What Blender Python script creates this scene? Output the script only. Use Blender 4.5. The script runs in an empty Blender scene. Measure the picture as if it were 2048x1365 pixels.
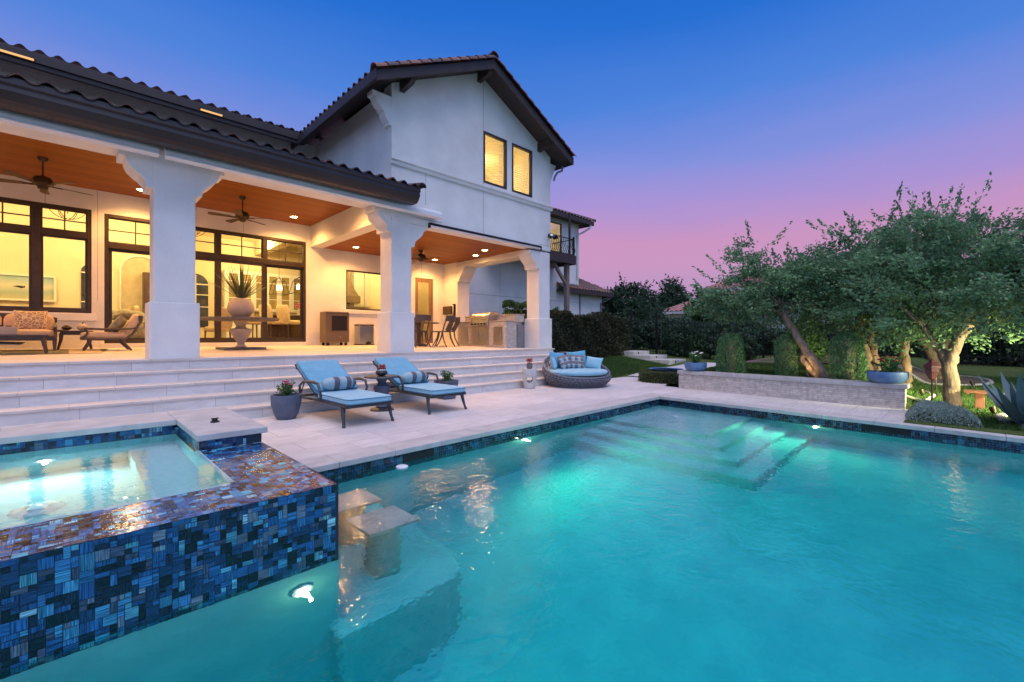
import bpy, math, random
import numpy as np
from mathutils import Matrix, Vector
PI = math.pi
scene = bpy.context.scene
col = scene.collection
random.seed(7)
rng = np.random.default_rng(11)

# ---------------------------------------------------------------- camera
CAM_H = 1.2
YAW = math.atan(914 / 900)
cd = bpy.data.cameras.new('camera')
cam = bpy.data.objects.new('camera', cd)
col.objects.link(cam)
cam.location = (0, 0, CAM_H)
cam.rotation_euler = (PI / 2, 0, -math.atan2(math.cos(YAW), math.sin(YAW)))
cd.sensor_width = 36
cd.lens = 900 / 2048 * 36
cd.shift_y = -8.5 / 2048
cd.clip_start = 0.05
cd.clip_end = 3000
scene.camera = cam

# ---------------------------------------------------------------- view + engine
scene.view_settings.view_transform = 'Standard'
scene.view_settings.look = 'None'
scene.view_settings.gamma = 1
scene.view_settings.exposure = 0.0
scene.render.engine = 'CYCLES'
cy = scene.cycles
cy.use_denoising = True
cy.max_bounces = 10
cy.diffuse_bounces = 4
cy.glossy_bounces = 4
cy.transmission_bounces = 8
cy.transparent_max_bounces = 12
cy.sample_clamp_indirect = 40
cy.blur_glossy = 0.2

# ---------------------------------------------------------------- dusk sky
world = bpy.data.worlds.new('World')
scene.world = world
world.use_nodes = True
nt = world.node_tree
nt.nodes.clear()
def wn(t, **k):
    n = nt.nodes.new(t)
    for a, b in k.items():
        setattr(n, a, b)
    return n
def wl(a, b):
    nt.links.new(a, b)
w_out = wn('ShaderNodeOutputWorld')
w_bg = wn('ShaderNodeBackground')
w_tc = wn('ShaderNodeTexCoord')
w_sep = wn('ShaderNodeSeparateXYZ')
wl(w_tc.outputs['Generated'], w_sep.inputs[0])
# soft cloud bands bend the afterglow a little
w_map = wn('ShaderNodeMapping')
w_map.inputs['Scale'].default_value = (1.2, 1.2, 7)
wl(w_tc.outputs['Generated'], w_map.inputs[0])
w_no = wn('ShaderNodeTexNoise')
w_no.inputs['Scale'].default_value = 2.2
w_no.inputs['Detail'].default_value = 5
wl(w_map.outputs[0], w_no.inputs['Vector'])
w_nm = wn('ShaderNodeMath', operation='MULTIPLY_ADD')
w_nm.inputs[1].default_value = 0.06
w_nm.inputs[2].default_value = -0.03
wl(w_no.outputs['Fac'], w_nm.inputs[0])
# the afterglow climbs higher towards the west (camera's right)
w_dot = wn('ShaderNodeVectorMath', operation='DOT_PRODUCT')
w_dot.inputs[1].default_value = (math.sin(YAW), -math.cos(YAW), 0)
wl(w_tc.outputs['Generated'], w_dot.inputs[0])
w_m1 = wn('ShaderNodeMath', operation='MULTIPLY_ADD')
w_m1.inputs[1].default_value = 0.02
wl(w_dot.outputs['Value'], w_m1.inputs[0])
wl(w_sep.outputs['Z'], w_m1.inputs[2])
w_m2 = wn('ShaderNodeMath', operation='ADD')
wl(w_m1.outputs[0], w_m2.inputs[0])
wl(w_nm.outputs[0], w_m2.inputs[1])
w_rmp = wn('ShaderNodeValToRGB')
wl(w_m2.outputs[0], w_rmp.inputs[0])
def s2l(r, g, b):
    f = lambda c: (c / 255 / 12.92) if c / 255 <= 0.04045 else ((c / 255 + 0.055) / 1.055) ** 2.4
    return (f(r), f(g), f(b), 1)
el = w_rmp.color_ramp.elements
stops = [(0.0, s2l(172, 142, 184)), (0.10, s2l(190, 152, 196)), (0.155, s2l(201, 152, 194)),
         (0.205, s2l(203, 150, 194)), (0.275, s2l(168, 148, 214)), (0.35, s2l(132, 146, 222)),
         (0.45, s2l(80, 132, 221)), (0.57, s2l(38, 111, 211)), (0.75, s2l(24, 82, 172)), (1.0, s2l(22, 70, 150))]
el[0].position, el[0].color = stops[0]
el[1].position, el[1].color = stops[-1]
for p, c in stops[1:-1]:
    e = el.new(p)
    e.color = c
# behind the camera the sky is still bright: pale blue low down, lavender white overhead
def sky_blend(prev, d, lo, hi, colr):
    dt = wn('ShaderNodeVectorMath', operation='DOT_PRODUCT')
    dt.inputs[1].default_value = Vector(d).normalized()
    wl(w_tc.outputs['Generated'], dt.inputs[0])
    mr = wn('ShaderNodeMapRange', interpolation_type='SMOOTHSTEP')
    mr.inputs['From Min'].default_value = lo
    mr.inputs['From Max'].default_value = hi
    wl(dt.outputs['Value'], mr.inputs['Value'])
    mx = wn('ShaderNodeMix', data_type='RGBA')
    wl(mr.outputs[0], mx.inputs['Factor'])
    wl(prev, mx.inputs['A'])
    mx.inputs['B'].default_value = (*colr, 1)
    return mx.outputs['Result']
sky = sky_blend(w_rmp.outputs[0], (-0.60, -0.75, 0.12), 0.0, 0.9, (0.42, 0.66, 1.24))
sky = sky_blend(sky, (-0.15, -0.30, 1.0), 0.80, 0.98, (3.6, 3.25, 3.95))
wl(sky, w_bg.inputs[0])
w_bg.inputs[1].default_value = 1.0
wl(w_bg.outputs[0], w_out.inputs[0])

# ---------------------------------------------------------------- mesh builder
class MB:
    def __init__(s):
        s.V = []; s.F = []; s.UV = {}; s.C = {}; s.X = None
    def add(s, vs, fs):
        b = len(s.V)
        if s.X is not None:
            vs = [tuple(s.X @ Vector(v)) for v in vs]
        s.V.extend(vs)
        s.F.extend([tuple(i + b for i in f) for f in fs])
        return s
    def box(s, x0, x1, y0, y1, z0, z1):
        return s.add([(x0, y0, z0), (x1, y0, z0), (x1, y1, z0), (x0, y1, z0), (x0, y0, z1), (x1, y0, z1), (x1, y1, z1), (x0, y1, z1)],
                     [(0, 3, 2, 1), (4, 5, 6, 7), (0, 1, 5, 4), (1, 2, 6, 5), (2, 3, 7, 6), (3, 0, 4, 7)])
    def bar(s, a, b, w, h, up=(0, 0, 1)):
        a = Vector(a); b = Vector(b); d = (b - a).normalized(); up = Vector(up)
        r = d.cross(up)
        r = r.normalized() if r.length > 1e-6 else Vector((1, 0, 0))
        u = r.cross(d)
        vs = []
        for p in (a, b):
            for sx, sy in ((-1, -1), (1, -1), (1, 1), (-1, 1)):
                vs.append(tuple(p + r * (w / 2 * sx) + u * (h / 2 * sy)))
        return s.add(vs, [(0, 1, 2, 3), (7, 6, 5, 4), (0, 4, 5, 1), (1, 5, 6, 2), (2, 6, 7, 3), (3, 7, 4, 0)])
    def tube(s, pts, r, n=8, cap=True, squash=1.0):
        pts = [Vector(p) for p in pts]
        rs = r if isinstance(r, (list, tuple)) else [r] * len(pts)
        vs = []; fs = []; ref = Vector((0, 0, 1))
        prev = None
        for i, p in enumerate(pts):
            d = (pts[min(i + 1, len(pts) - 1)] - pts[max(i - 1, 0)])
            d = d.normalized() if d.length > 1e-9 else Vector((0, 0, 1))
            if prev is None:
                a = d.cross(ref if abs(d.z) < 0.95 else Vector((1, 0, 0))).normalized()
            else:
                a = (prev - d * prev.dot(d))
                a = a.normalized() if a.length > 1e-6 else d.orthogonal().normalized()
            prev = a
            b = d.cross(a)
            for k in range(n):
                t = 2 * PI * k / n
                vs.append(tuple(p + a * (rs[i] * math.cos(t)) + b * (rs[i] * squash * math.sin(t))))
        for i in range(len(pts) - 1):
            for k in range(n):
                k2 = (k + 1) % n
                fs.append((i * n + k, i * n + k2, (i + 1) * n + k2, (i + 1) * n + k))
        if cap:
            fs.append(tuple(range(n - 1, -1, -1)))
            fs.append(tuple((len(pts) - 1) * n + k for k in range(n)))
        return s.add(vs, fs)
    def lathe(s, prof, c=(0, 0, 0), n=32, ax='z'):
        vs = []; fs = []
        for r, z in prof:
            for k in range(n):
                t = 2 * PI * k / n
                p = (r * math.cos(t), r * math.sin(t), z)
                if ax == 'x': p = (p[2], p[0], p[1])
                if ax == 'y': p = (p[0], p[2], p[1])
                vs.append((c[0] + p[0], c[1] + p[1], c[2] + p[2]))
        m = len(prof)
        for i in range(m - 1):
            for k in range(n):
                k2 = (k + 1) % n
                fs.append((i * n + k, i * n + k2, (i + 1) * n + k2, (i + 1) * n + k))
        if prof[0][0] > 1e-6: fs.append(tuple(range(n - 1, -1, -1)))
        if prof[-1][0] > 1e-6: fs.append(tuple((m - 1) * n + k for k in range(n)))
        return s.add(vs, fs)
    def prism(s, poly, a, b, ax='z'):
        ar = sum(p[0] * q[1] - q[0] * p[1] for p, q in zip(poly, poly[1:] + poly[:1]))
        if (ar < 0) != (ax == 'y'): poly = poly[::-1]
        if a > b: a, b = b, a
        n = len(poly); vs = []
        for t in (a, b):
            for u, v in poly:
                vs.append({'z': (u, v, t), 'y': (u, t, v), 'x': (t, u, v)}[ax])
        fs = [tuple(range(n - 1, -1, -1)), tuple(range(n, 2 * n))]
        for i in range(n):
            j = (i + 1) % n
            fs.append((i, j, n + j, n + i))
        return s.add(vs, fs)
    def superq(s, c, size, e=0.35, n=20, m=12, rot=None):
        f = lambda v, p: math.copysign(abs(v) ** p, v)
        vs = []; fs = []
        for i in range(m + 1):
            ph = -PI / 2 + PI * i / m
            for k in range(n):
                t = 2 * PI * k / n
                p = Vector((size[0] / 2 * f(math.cos(ph), e) * f(math.cos(t), e), size[1] / 2 * f(math.cos(ph), e) * f(math.sin(t), e), size[2] / 2 * f(math.sin(ph), e * 1.6)))
                if rot is not None: p = rot @ p
                vs.append(tuple(Vector(c) + p))
        for i in range(m):
            for k in range(n):
                k2 = (k + 1) % n
                fs.append((i * n + k, i * n + k2, (i + 1) * n + k2, (i + 1) * n + k))
        return s.add(vs, fs)
    def pillow(s, c, w, h, t, rot=None, n=14):
        vs = []; fs = []
        R = rot if rot is not None else Matrix.Identity(3)
        for sd in (1, -1):
            b = len(vs)
            for i in range(n + 1):
                for j in range(n + 1):
                    u = -1 + 2 * i / n; v = -1 + 2 * j / n
                    th = max(0, (1 - abs(u) ** 2.6) * (1 - abs(v) ** 2.6)) ** 0.55
                    x = w / 2 * u * (1 - 0.07 * (1 - v * v)); y = h / 2 * v * (1 - 0.07 * (1 - u * u))
                    p = R @ Vector((x, sd * (t / 2 * th + 0.002), y))
                    vs.append(tuple(Vector(c) + p))
            for i in range(n):
                for j in range(n):
                    q = (b + i * (n + 1) + j, b + (i + 1) * (n + 1) + j, b + (i + 1) * (n + 1) + j + 1, b + i * (n + 1) + j + 1)
                    fs.append(q if sd > 0 else q[::-1])
        return s.add(vs, fs)
    def build(s, name, mat, parent=None, smooth=False, bevel=0, seg=2, world=False, ang=38):
        me = bpy.data.meshes.new(name)
        V = s.V
        if world and parent is not None:
            l = parent_world(parent)
            V = [(v[0] - l[0], v[1] - l[1], v[2] - l[2]) for v in V]
        me.from_pydata(V, [], s.F)
        if s.UV:
            uv = me.uv_layers.new(name='UVMap')
            i = 0
            for fi, f in enumerate(s.F):
                q = s.UV.get(fi)
                for k in range(len(f)):
                    if q: uv.data[i].uv = q[k]
                    i += 1
        if s.C:
            ca = me.color_attributes.new('Col', 'FLOAT_COLOR', 'CORNER')
            i = 0
            for fi, f in enumerate(s.F):
                q = s.C.get(fi, (0.5, 0.5, 0.5))
                for k in range(len(f)):
                    ca.data[i].color = (q[0], q[1], q[2], 1)
                    i += 1
        if smooth:
            me.polygons.foreach_set('use_smooth', [True] * len(me.polygons))
            me.set_sharp_from_angle(angle=math.radians(ang))
        me.update()
        o = bpy.data.objects.new(name, me)
        col.objects.link(o)
        if mat is not None: me.materials.append(mat)
        if parent is not None: o.parent = parent
        if bevel:
            m = o.modifiers.new('bevel', 'BEVEL')
            m.width = bevel; m.segments = seg; m.limit_method = 'ANGLE'; m.angle_limit = math.radians(40)
        return o

def parent_world(p):
    l = Vector((0, 0, 0))
    while p is not None:
        l += p.location
        p = p.parent
    return l

def tag(o, label=None, cat=None, group=None, kind=None):
    if label: o['label'] = label
    if cat: o['category'] = cat
    if group: o['group'] = group
    if kind: o['kind'] = kind
    return o

def empty(name, loc, label, cat, group=None, rz=0):
    o = bpy.data.objects.new(name, None)
    col.objects.link(o)
    o.empty_display_size = 0.2
    o.location = loc
    o.rotation_euler = (0, 0, rz)
    return tag(o, label, cat, group)

def copy_tree(o, parent=None):
    c = o.copy()
    col.objects.link(c)
    if parent is not None: c.parent = parent
    for ch in list(o.children):
        copy_tree(ch, c)
    return c

def np_mesh(name, V, F, mat, parent=None, smooth=False, C=None):
    me = bpy.data.meshes.new(name)
    V = np.asarray(V, dtype=np.float32); F = np.asarray(F, dtype=np.int32)
    n, k = F.shape
    me.vertices.add(len(V)); me.vertices.foreach_set('co', V.ravel())
    me.loops.add(n * k); me.loops.foreach_set('vertex_index', F.ravel())
    me.polygons.add(n); me.polygons.foreach_set('loop_start', np.arange(0, n * k, k, dtype=np.int32))
    me.update(calc_edges=True)
    me.validate()
    if C is not None:
        ca = me.color_attributes.new('Col', 'FLOAT_COLOR', 'POINT')
        ca.data.foreach_set('color', np.asarray(C, dtype=np.float32).ravel())
    if smooth: me.polygons.foreach_set('use_smooth', [True] * n)
    o = bpy.data.objects.new(name, me)
    col.objects.link(o)
    me.materials.append(mat)
    if parent is not None: o.parent = parent
    return o

# ---------------------------------------------------------------- materials
class NT:
    def __init__(s, name):
        s.m = bpy.data.materials.new(name); s.m.use_nodes = True
        s.t = s.m.node_tree; s.t.nodes.clear()
        s.out = s.n('ShaderNodeOutputMaterial')
    def n(s, t, inp=None, **k):
        x = s.t.nodes.new(t)
        for a, b in k.items(): setattr(x, a, b)
        for a, b in (inp or {}).items():
            if hasattr(b, 'links') or isinstance(b, bpy.types.NodeSocket): s.t.links.new(b, x.inputs[a])
            else: x.inputs[a].default_value = b
        return x
    def l(s, a, b): s.t.links.new(a, b)
def c4(c): return (c[0], c[1], c[2], 1)

def mixc(N, fac, a, b, blend='MIX'):
    x = N.n('ShaderNodeMix', data_type='RGBA', blend_type=blend)
    for key, v in (('Factor', fac), ('A', a), ('B', b)):
        if isinstance(v, bpy.types.NodeSocket): N.l(v, x.inputs[key])
        elif key == 'Factor': x.inputs[key].default_value = v
        else: x.inputs[key].default_value = c4(v)
    return x.outputs['Result']

def ramp(N, fac, p0, p1, c0=(0, 0, 0), c1=(1, 1, 1)):
    r = N.n('ShaderNodeValToRGB')
    r.color_ramp.elements[0].position = p0; r.color_ramp.elements[0].color = c4(c0)
    r.color_ramp.elements[1].position = p1; r.color_ramp.elements[1].color = c4(c1)
    N.l(fac, r.inputs[0])
    return r.outputs[0]

def coords(N, scale=(1, 1, 1), kind='Object', rot=(0, 0, 0)):
    tc = N.n('ShaderNodeTexCoord')
    mp = N.n('ShaderNodeMapping', {'Vector': tc.outputs[kind]})
    mp.inputs['Scale'].default_value = scale
    mp.inputs['Rotation'].default_value = rot
    return mp.outputs[0]

def mat(name, c, c2=None, scale=6.0, detail=4, rough=0.6, metal=0.0, bump=0.0, bscale=None, stretch=(1, 1, 1), spec=0.5, coat=0.0, sheen=0.0, lo=0.35, hi=0.65):
    """Plain procedural surface: two close tones mixed by noise, with a fine bump."""
    N = NT(name)
    v = coords(N, stretch)
    no = N.n('ShaderNodeTexNoise', {'Vector': v, 'Scale': scale, 'Detail': detail})
    f = ramp(N, no.outputs['Fac'], lo, hi)
    base = mixc(N, f, c, c2 if c2 else tuple(x * 0.82 for x in c))
    b = N.n('ShaderNodeBsdfPrincipled', {'Base Color': base, 'Roughness': rough, 'Metallic': metal, 'Specular IOR Level': spec})
    if coat: b.inputs['Coat Weight'].default_value = coat
    if sheen: b.inputs['Sheen Weight'].default_value = sheen
    if bump:
        nb = N.n('ShaderNodeTexNoise', {'Vector': v, 'Scale': bscale or scale * 6, 'Detail': 3})
        bp = N.n('ShaderNodeBump', {'Strength': bump, 'Distance': 0.02, 'Height': nb.outputs['Fac']})
        N.l(bp.outputs[0], b.inputs['Normal'])
    N.l(b.outputs[0], N.out.inputs[0])
    return N.m

def emit(name, c, s):
    N = NT(name)
    e = N.n('ShaderNodeEmission', {'Color': c4(c), 'Strength': s})
    N.l(e.outputs[0], N.out.inputs[0])
    return N.m

MT = {}
MT['stucco'] = mat('white stucco', (0.80, 0.78, 0.74), (0.68, 0.665, 0.63), scale=1.1, rough=0.9, bump=0.55, bscale=55, spec=0.2, detail=8)
MT['stucco_trim'] = mat('smooth stucco trim', (0.74, 0.72, 0.68), (0.69, 0.67, 0.63), scale=2, rough=0.85, bump=0.12, bscale=60, spec=0.2)
MT['plaster_in'] = mat('cream interior plaster', (0.76, 0.66, 0.42), (0.72, 0.61, 0.38), scale=0.7, rough=0.85, spec=0.2)
MT['white_in'] = mat('white painted joinery', (0.80, 0.76, 0.62), (0.76, 0.72, 0.58), scale=2, rough=0.5)
MT['bronze'] = mat('dark bronze frame', (0.035, 0.022, 0.014), (0.05, 0.03, 0.018), scale=8, rough=0.45, metal=0.2)
MT['darkwood'] = mat('dark stained timber', (0.028, 0.018, 0.016), (0.045, 0.028, 0.022), scale=5, stretch=(1, 1, 8), rough=0.55, bump=0.15)
MT['fascia'] = mat('dark brown painted fascia', (0.030, 0.020, 0.019), (0.042, 0.028, 0.025), scale=3, rough=0.55, bump=0.1)
MT['gutter'] = mat('dark bronze gutter metal', (0.030, 0.024, 0.024), (0.040, 0.031, 0.030), scale=2, rough=0.35, metal=0.4)
MT['iron'] = mat('black wrought iron', (0.012, 0.012, 0.014), (0.02, 0.02, 0.022), scale=20, rough=0.5, metal=0.5)
MT['castalu'] = mat('aged dark cast aluminium', (0.045, 0.05, 0.06), (0.085, 0.085, 0.09), scale=18, rough=0.45, metal=0.55, bump=0.1)
MT['charcoal'] = mat('charcoal furniture frame', (0.05, 0.04, 0.045), (0.075, 0.06, 0.06), scale=12, rough=0.5, bump=0.05)
MT['chrome'] = mat('brushed stainless steel', (0.55, 0.54, 0.52), (0.47, 0.46, 0.45), scale=6, stretch=(1, 1, 30), rough=0.28, metal=1.0)
MT['white_metal'] = mat('white coated aluminium', (0.78, 0.78, 0.78), (0.72, 0.72, 0.73), scale=3, rough=0.35)
MT['grey_metal'] = mat('grey painted metal', (0.22, 0.22, 0.23), (0.17, 0.17, 0.18), scale=5, rough=0.5)
MT['blue_cush'] = mat('sky blue outdoor fabric', (0.10, 0.36, 0.52), (0.085, 0.31, 0.47), scale=7, rough=0.9, bump=0.55, bscale=24, sheen=0.25)
MT['blue_light'] = mat('pale aqua outdoor fabric', (0.27, 0.52, 0.62), (0.22, 0.46, 0.57), scale=7, rough=0.9, bump=0.55, bscale=24, sheen=0.25)
MT['piping'] = mat('dark blue piping', (0.05, 0.16, 0.26), rough=0.8)
MT['peach'] = mat('sand coloured cushion fabric', (0.62, 0.45, 0.30), (0.56, 0.40, 0.27), scale=8, rough=0.9, bump=0.5, bscale=26)
MT['olive'] = mat('grey green cushion fabric', (0.22, 0.20, 0.13), (0.34, 0.31, 0.22), scale=14, rough=0.9, bump=0.5, bscale=26)
MT['linen'] = mat('beige linen upholstery', (0.62, 0.50, 0.28), (0.55, 0.44, 0.24), scale=9, rough=0.9, bump=0.5, bscale=26)
MT['pot'] = mat('blue grey fibre clay', (0.075, 0.095, 0.145), (0.11, 0.13, 0.18), scale=9, rough=0.65, bump=0.2)
MT['bluebowl'] = mat('glazed blue concrete', (0.07, 0.16, 0.34), (0.11, 0.21, 0.38), scale=7, rough=0.5, bump=0.12)
MT['soil'] = mat('dark potting soil', (0.03, 0.022, 0.016), (0.06, 0.045, 0.032), scale=60, rough=1, bump=0.6)
MT['clay_pot'] = mat('pale terracotta', (0.52, 0.42, 0.33), (0.44, 0.35, 0.27), scale=6, rough=0.8, bump=0.15)
MT['greystone'] = mat('weathered grey cast stone', (0.17, 0.15, 0.14), (0.11, 0.10, 0.095), scale=14, rough=0.85, bump=0.3)
MT['whitestone'] = mat('white terrazzo stone', (0.60, 0.58, 0.55), (0.48, 0.46, 0.44), scale=25, rough=0.75, bump=0.2)
MT['coping'] = mat('sawn limestone coping', (0.52, 0.50, 0.47), (0.42, 0.40, 0.38), scale=5, detail=8, rough=0.75, bump=0.15, bscale=50)
MT['brownmetal'] = mat('brown plastic housing', (0.14, 0.095, 0.062), (0.12, 0.08, 0.052), scale=4, rough=0.5)
MT['louvre'] = mat('dark louvre slats', (0.016, 0.011, 0.009), rough=0.6)
MT['rubber'] = mat('black rubber', (0.012, 0.012, 0.012), rough=0.7)
MT['marble'] = mat('pale granite worktop', (0.45, 0.40, 0.33), (0.28, 0.24, 0.19), scale=22, rough=0.25)
MT['brass'] = mat('aged bronze lamp metal', (0.055, 0.04, 0.025), (0.08, 0.06, 0.035), scale=12, rough=0.4, metal=0.7)
MT['walnut'] = mat('walnut furniture', (0.075, 0.042, 0.024), (0.11, 0.062, 0.034), scale=4, stretch=(1, 1, 10), rough=0.45)
MT['red'] = mat('coral red petals', (0.42, 0.06, 0.045), (0.30, 0.04, 0.04), scale=30, rough=0.7)
MT['pinkpetal'] = mat('pink petals', (0.50, 0.09, 0.16), (0.38, 0.06, 0.12), scale=30, rough=0.7)
MT['whitepetal'] = mat('white petals', (0.75, 0.75, 0.70), rough=0.7)
MT['redlantern'] = mat('dark red lantern paint', (0.11, 0.028, 0.030), (0.085, 0.02, 0.024), scale=12, rough=0.5)
MT['redwood'] = mat('red brown weathered timber', (0.20, 0.075, 0.035), (0.13, 0.05, 0.025), scale=9, stretch=(1, 8, 1), rough=0.8, bump=0.2)
MT['mulch'] = mat('bark mulch bed', (0.10, 0.062, 0.045), (0.19, 0.125, 0.095), scale=40, rough=1, bump=0.7, bscale=60)
MT['edging'] = mat('pale limestone edging', (0.42, 0.39, 0.33), (0.33, 0.30, 0.25), scale=10, rough=0.9, bump=0.3)
MT['bark'] = mat('grey brown oak bark', (0.13, 0.095, 0.065), (0.24, 0.18, 0.125), scale=14, stretch=(1, 1, 0.35), rough=0.95, bump=0.9, bscale=30)
MT['wicker'] = mat('dark woven resin wicker', (0.095, 0.10, 0.125), (0.16, 0.165, 0.20), scale=20, rough=0.5)
MT['warm_lens'] = emit('warm lamp lens', (1.0, 0.60, 0.25), 130)
MT['warm_bulb'] = emit('warm bulb', (1.0, 0.72, 0.4), 8)
MT['pool_lens'] = emit('lit pool lamp lens', (0.80, 1.0, 0.72), 30)
MT['spa_lens'] = emit('lit spa lamp lens', (0.85, 1.0, 0.95), 22)

def leafmat(name, a, b, trans=0.35, rough=0.55):
    N = NT(name)
    at = N.n('ShaderNodeVertexColor', layer_name='Col')
    sep = N.n('ShaderNodeSeparateColor', {'Color': at.outputs[0]})
    base = mixc(N, sep.outputs[0], a, b)
    d = N.n('ShaderNodeBsdfPrincipled', {'Base Color': base, 'Roughness': rough, 'Specular IOR Level': 0.35})
    t = N.n('ShaderNodeBsdfTranslucent', {'Color': base})
    m = N.n('ShaderNodeMixShader', {0: trans, 1: d.outputs[0], 2: t.outputs[0]})
    N.l(m.outputs[0], N.out.inputs[0])
    return N.m
MT['leaf_oak'] = leafmat('live oak leaves', (0.060, 0.145, 0.080), (0.26, 0.43, 0.20))
MT['leaf_dark'] = leafmat('dark evergreen leaves', (0.022, 0.050, 0.028), (0.065, 0.12, 0.06))
MT['leaf_mid'] = leafmat('mid green leaves', (0.04, 0.105, 0.035), (0.15, 0.27, 0.085))
MT['leaf_ivy'] = leafmat('ivy leaves', (0.020, 0.032, 0.014), (0.085, 0.085, 0.038))
MT['leaf_juniper'] = leafmat('juniper sprays', (0.09, 0.20, 0.085), (0.23, 0.41, 0.17))
MT['leaf_box'] = leafmat('box hedge leaves', (0.045, 0.07, 0.018), (0.13, 0.17, 0.05))
MT['leaf_grey'] = leafmat('silver grey leaves', (0.20, 0.29, 0.26), (0.40, 0.50, 0.44))
MT['leaf_grass'] = leafmat('lawn grass blades', (0.035, 0.085, 0.018), (0.10, 0.19, 0.045))
MT['agave'] = mat('blue grey agave leaf', (0.085, 0.15, 0.155), (0.13, 0.21, 0.205), scale=4, rough=0.55)
MT['spike'] = mat('spiky green leaf', (0.055, 0.075, 0.030), (0.10, 0.12, 0.05), scale=4, rough=0.5)

# pane glass: mostly clear, reflecting a little
def glassmat(name, refl=0.10, tint=(1, 1, 1)):
    N = NT(name)
    t = N.n('ShaderNodeBsdfTransparent', {'Color': c4(tint)})
    g = N.n('ShaderNodeBsdfGlossy', {'Color': (1, 1, 1, 1), 'Roughness': 0.02})
    lw = N.n('ShaderNodeLayerWeight', {'Blend': 0.12})
    mul = N.n('ShaderNodeMath', {0: lw.outputs['Fresnel'], 1: refl * 6}, operation='MULTIPLY', use_clamp=True)
    m = N.n('ShaderNodeMixShader', {0: mul.outputs[0], 1: t.outputs[0], 2: g.outputs[0]})
    N.l(m.outputs[0], N.out.inputs[0])
    return N.m
MT['pane'] = glassmat('clear window glass', 0.08)

# timber boarded ceiling: long boards running along the house
def boardmat(name, a, b, axis='x', width=0.09):
    N = NT(name)
    tc = N.n('ShaderNodeTexCoord'); sx = N.n('ShaderNodeSeparateXYZ', {0: tc.outputs['Object']})
    q = N.n('ShaderNodeMath', {0: sx.outputs['Y'], 1: width}, operation='DIVIDE')
    fl = N.n('ShaderNodeMath', {0: q.outputs[0]}, operation='FLOOR')
    fr = N.n('ShaderNodeMath', {0: q.outputs[0]}, operation='FRACT')
    wn_ = N.n('ShaderNodeTexWhiteNoise', {'W': fl.outputs[0]}, noise_dimensions='1D')
    v = coords(N, (1.5, 14, 1))
    no = N.n('ShaderNodeTexNoise', {'Vector': v, 'Scale': 2.5, 'Detail': 6})
    f = N.n('ShaderNodeMath', {0: no.outputs['Fac'], 1: wn_.outputs['Value']}, operation='ADD')
    f2 = N.n('ShaderNodeMath', {0: f.outputs[0], 1: 0.5}, operation='MULTIPLY')
    base = mixc(N, ramp(N, f2.outputs[0], 0.25, 0.75), a, b)
    g = N.n('ShaderNodeMath', {0: fr.outputs[0], 1: 0.08}, operation='LESS_THAN')
    base2 = mixc(N, g.outputs[0], base, tuple(x * 0.25 for x in a))
    bp = N.n('ShaderNodeBump', {'Strength': 0.6, 'Distance': 0.01, 'Height': g.outputs[0]}, invert=True)
    p = N.n('ShaderNodeBsdfPrincipled', {'Base Color': base2, 'Roughness': 0.5, 'Specular IOR Level': 0.2, 'Normal': bp.outputs[0]})
    N.l(p.outputs[0], N.out.inputs[0])
    return N.m
MT['ceiling'] = boardmat('stained cedar ceiling boards', (0.23, 0.066, 0.006), (0.35, 0.108, 0.014))

# large format paving with fine joints and travertine veins
def pavemat(name, a, b, c, w=0.6, h=0.4, joint=(0.30, 0.29, 0.28), vein=(2.2, 16, 8), rot=0.0, rough=0.6, mortar=0.004, plane='xy'):
    N = NT(name)
    tc = N.n('ShaderNodeTexCoord')
    src = tc.outputs['Object']
    if plane == 'xz':
        sp = N.n('ShaderNodeSeparateXYZ', {0: src}); ro = N.n('ShaderNodeMath', {0: sp.outputs[1], 1: 3.37, 2: sp.outputs[0]}, operation='MULTIPLY_ADD'); cb = N.n('ShaderNodeCombineXYZ', {0: ro.outputs[0], 1: sp.outputs[2], 2: 0.0}); src = cb.outputs[0]
    mp = N.n('ShaderNodeMapping', {'Vector': src}); mp.inputs['Rotation'].default_value = (0, 0, rot)
    br = N.n('ShaderNodeTexBrick', {'Vector': mp.outputs[0], 'Color1': c4(a), 'Color2': c4(b), 'Mortar': c4(joint), 'Scale': 1, 'Mortar Size': mortar, 'Brick Width': w, 'Row Height': h, 'Bias': 0.0, 'Mortar Smooth': 0.3})
    v2 = N.n('ShaderNodeMapping', {'Vector': mp.outputs[0]}); v2.inputs['Scale'].default_value = vein
    no = N.n('ShaderNodeTexNoise', {'Vector': v2.outputs[0], 'Scale': 1.4, 'Detail': 8, 'Roughness': 0.65})
    f = ramp(N, no.outputs['Fac'], 0.42, 0.72)
    base = mixc(N, f, br.outputs['Color'], c)
    bl = N.n('ShaderNodeTexNoise', {'Vector': mp.outputs[0], 'Scale': 0.9, 'Detail': 3})
    dirt = ramp(N, bl.outputs['Fac'], 0.35, 0.7, (0.86, 0.86, 0.86), (1, 1, 1))
    base = mixc(N, 1.0, base, dirt, 'MULTIPLY')
    bp = N.n('ShaderNodeBump', {'Strength': 0.35, 'Distance': 0.004, 'Height': br.outputs['Fac']}, invert=True)
    nb = N.n('ShaderNodeTexNoise', {'Vector': mp.outputs[0], 'Scale': 45, 'Detail': 4})
    bp2 = N.n('ShaderNodeBump', {'Strength': 0.15, 'Distance': 0.01, 'Height': nb.outputs['Fac'], 'Normal': bp.outputs[0]})
    p = N.n('ShaderNodeBsdfPrincipled', {'Base Color': base, 'Roughness': rough, 'Normal': bp2.outputs[0], 'Specular IOR Level': 0.35})
    N.l(p.outputs[0], N.out.inputs[0])
    return N.m
MT['deck'] = pavemat('travertine deck paving', (0.74, 0.70, 0.68), (0.60, 0.575, 0.56), (0.50, 0.465, 0.44), w=0.9, h=0.45, joint=(0.27, 0.25, 0.24))
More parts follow.
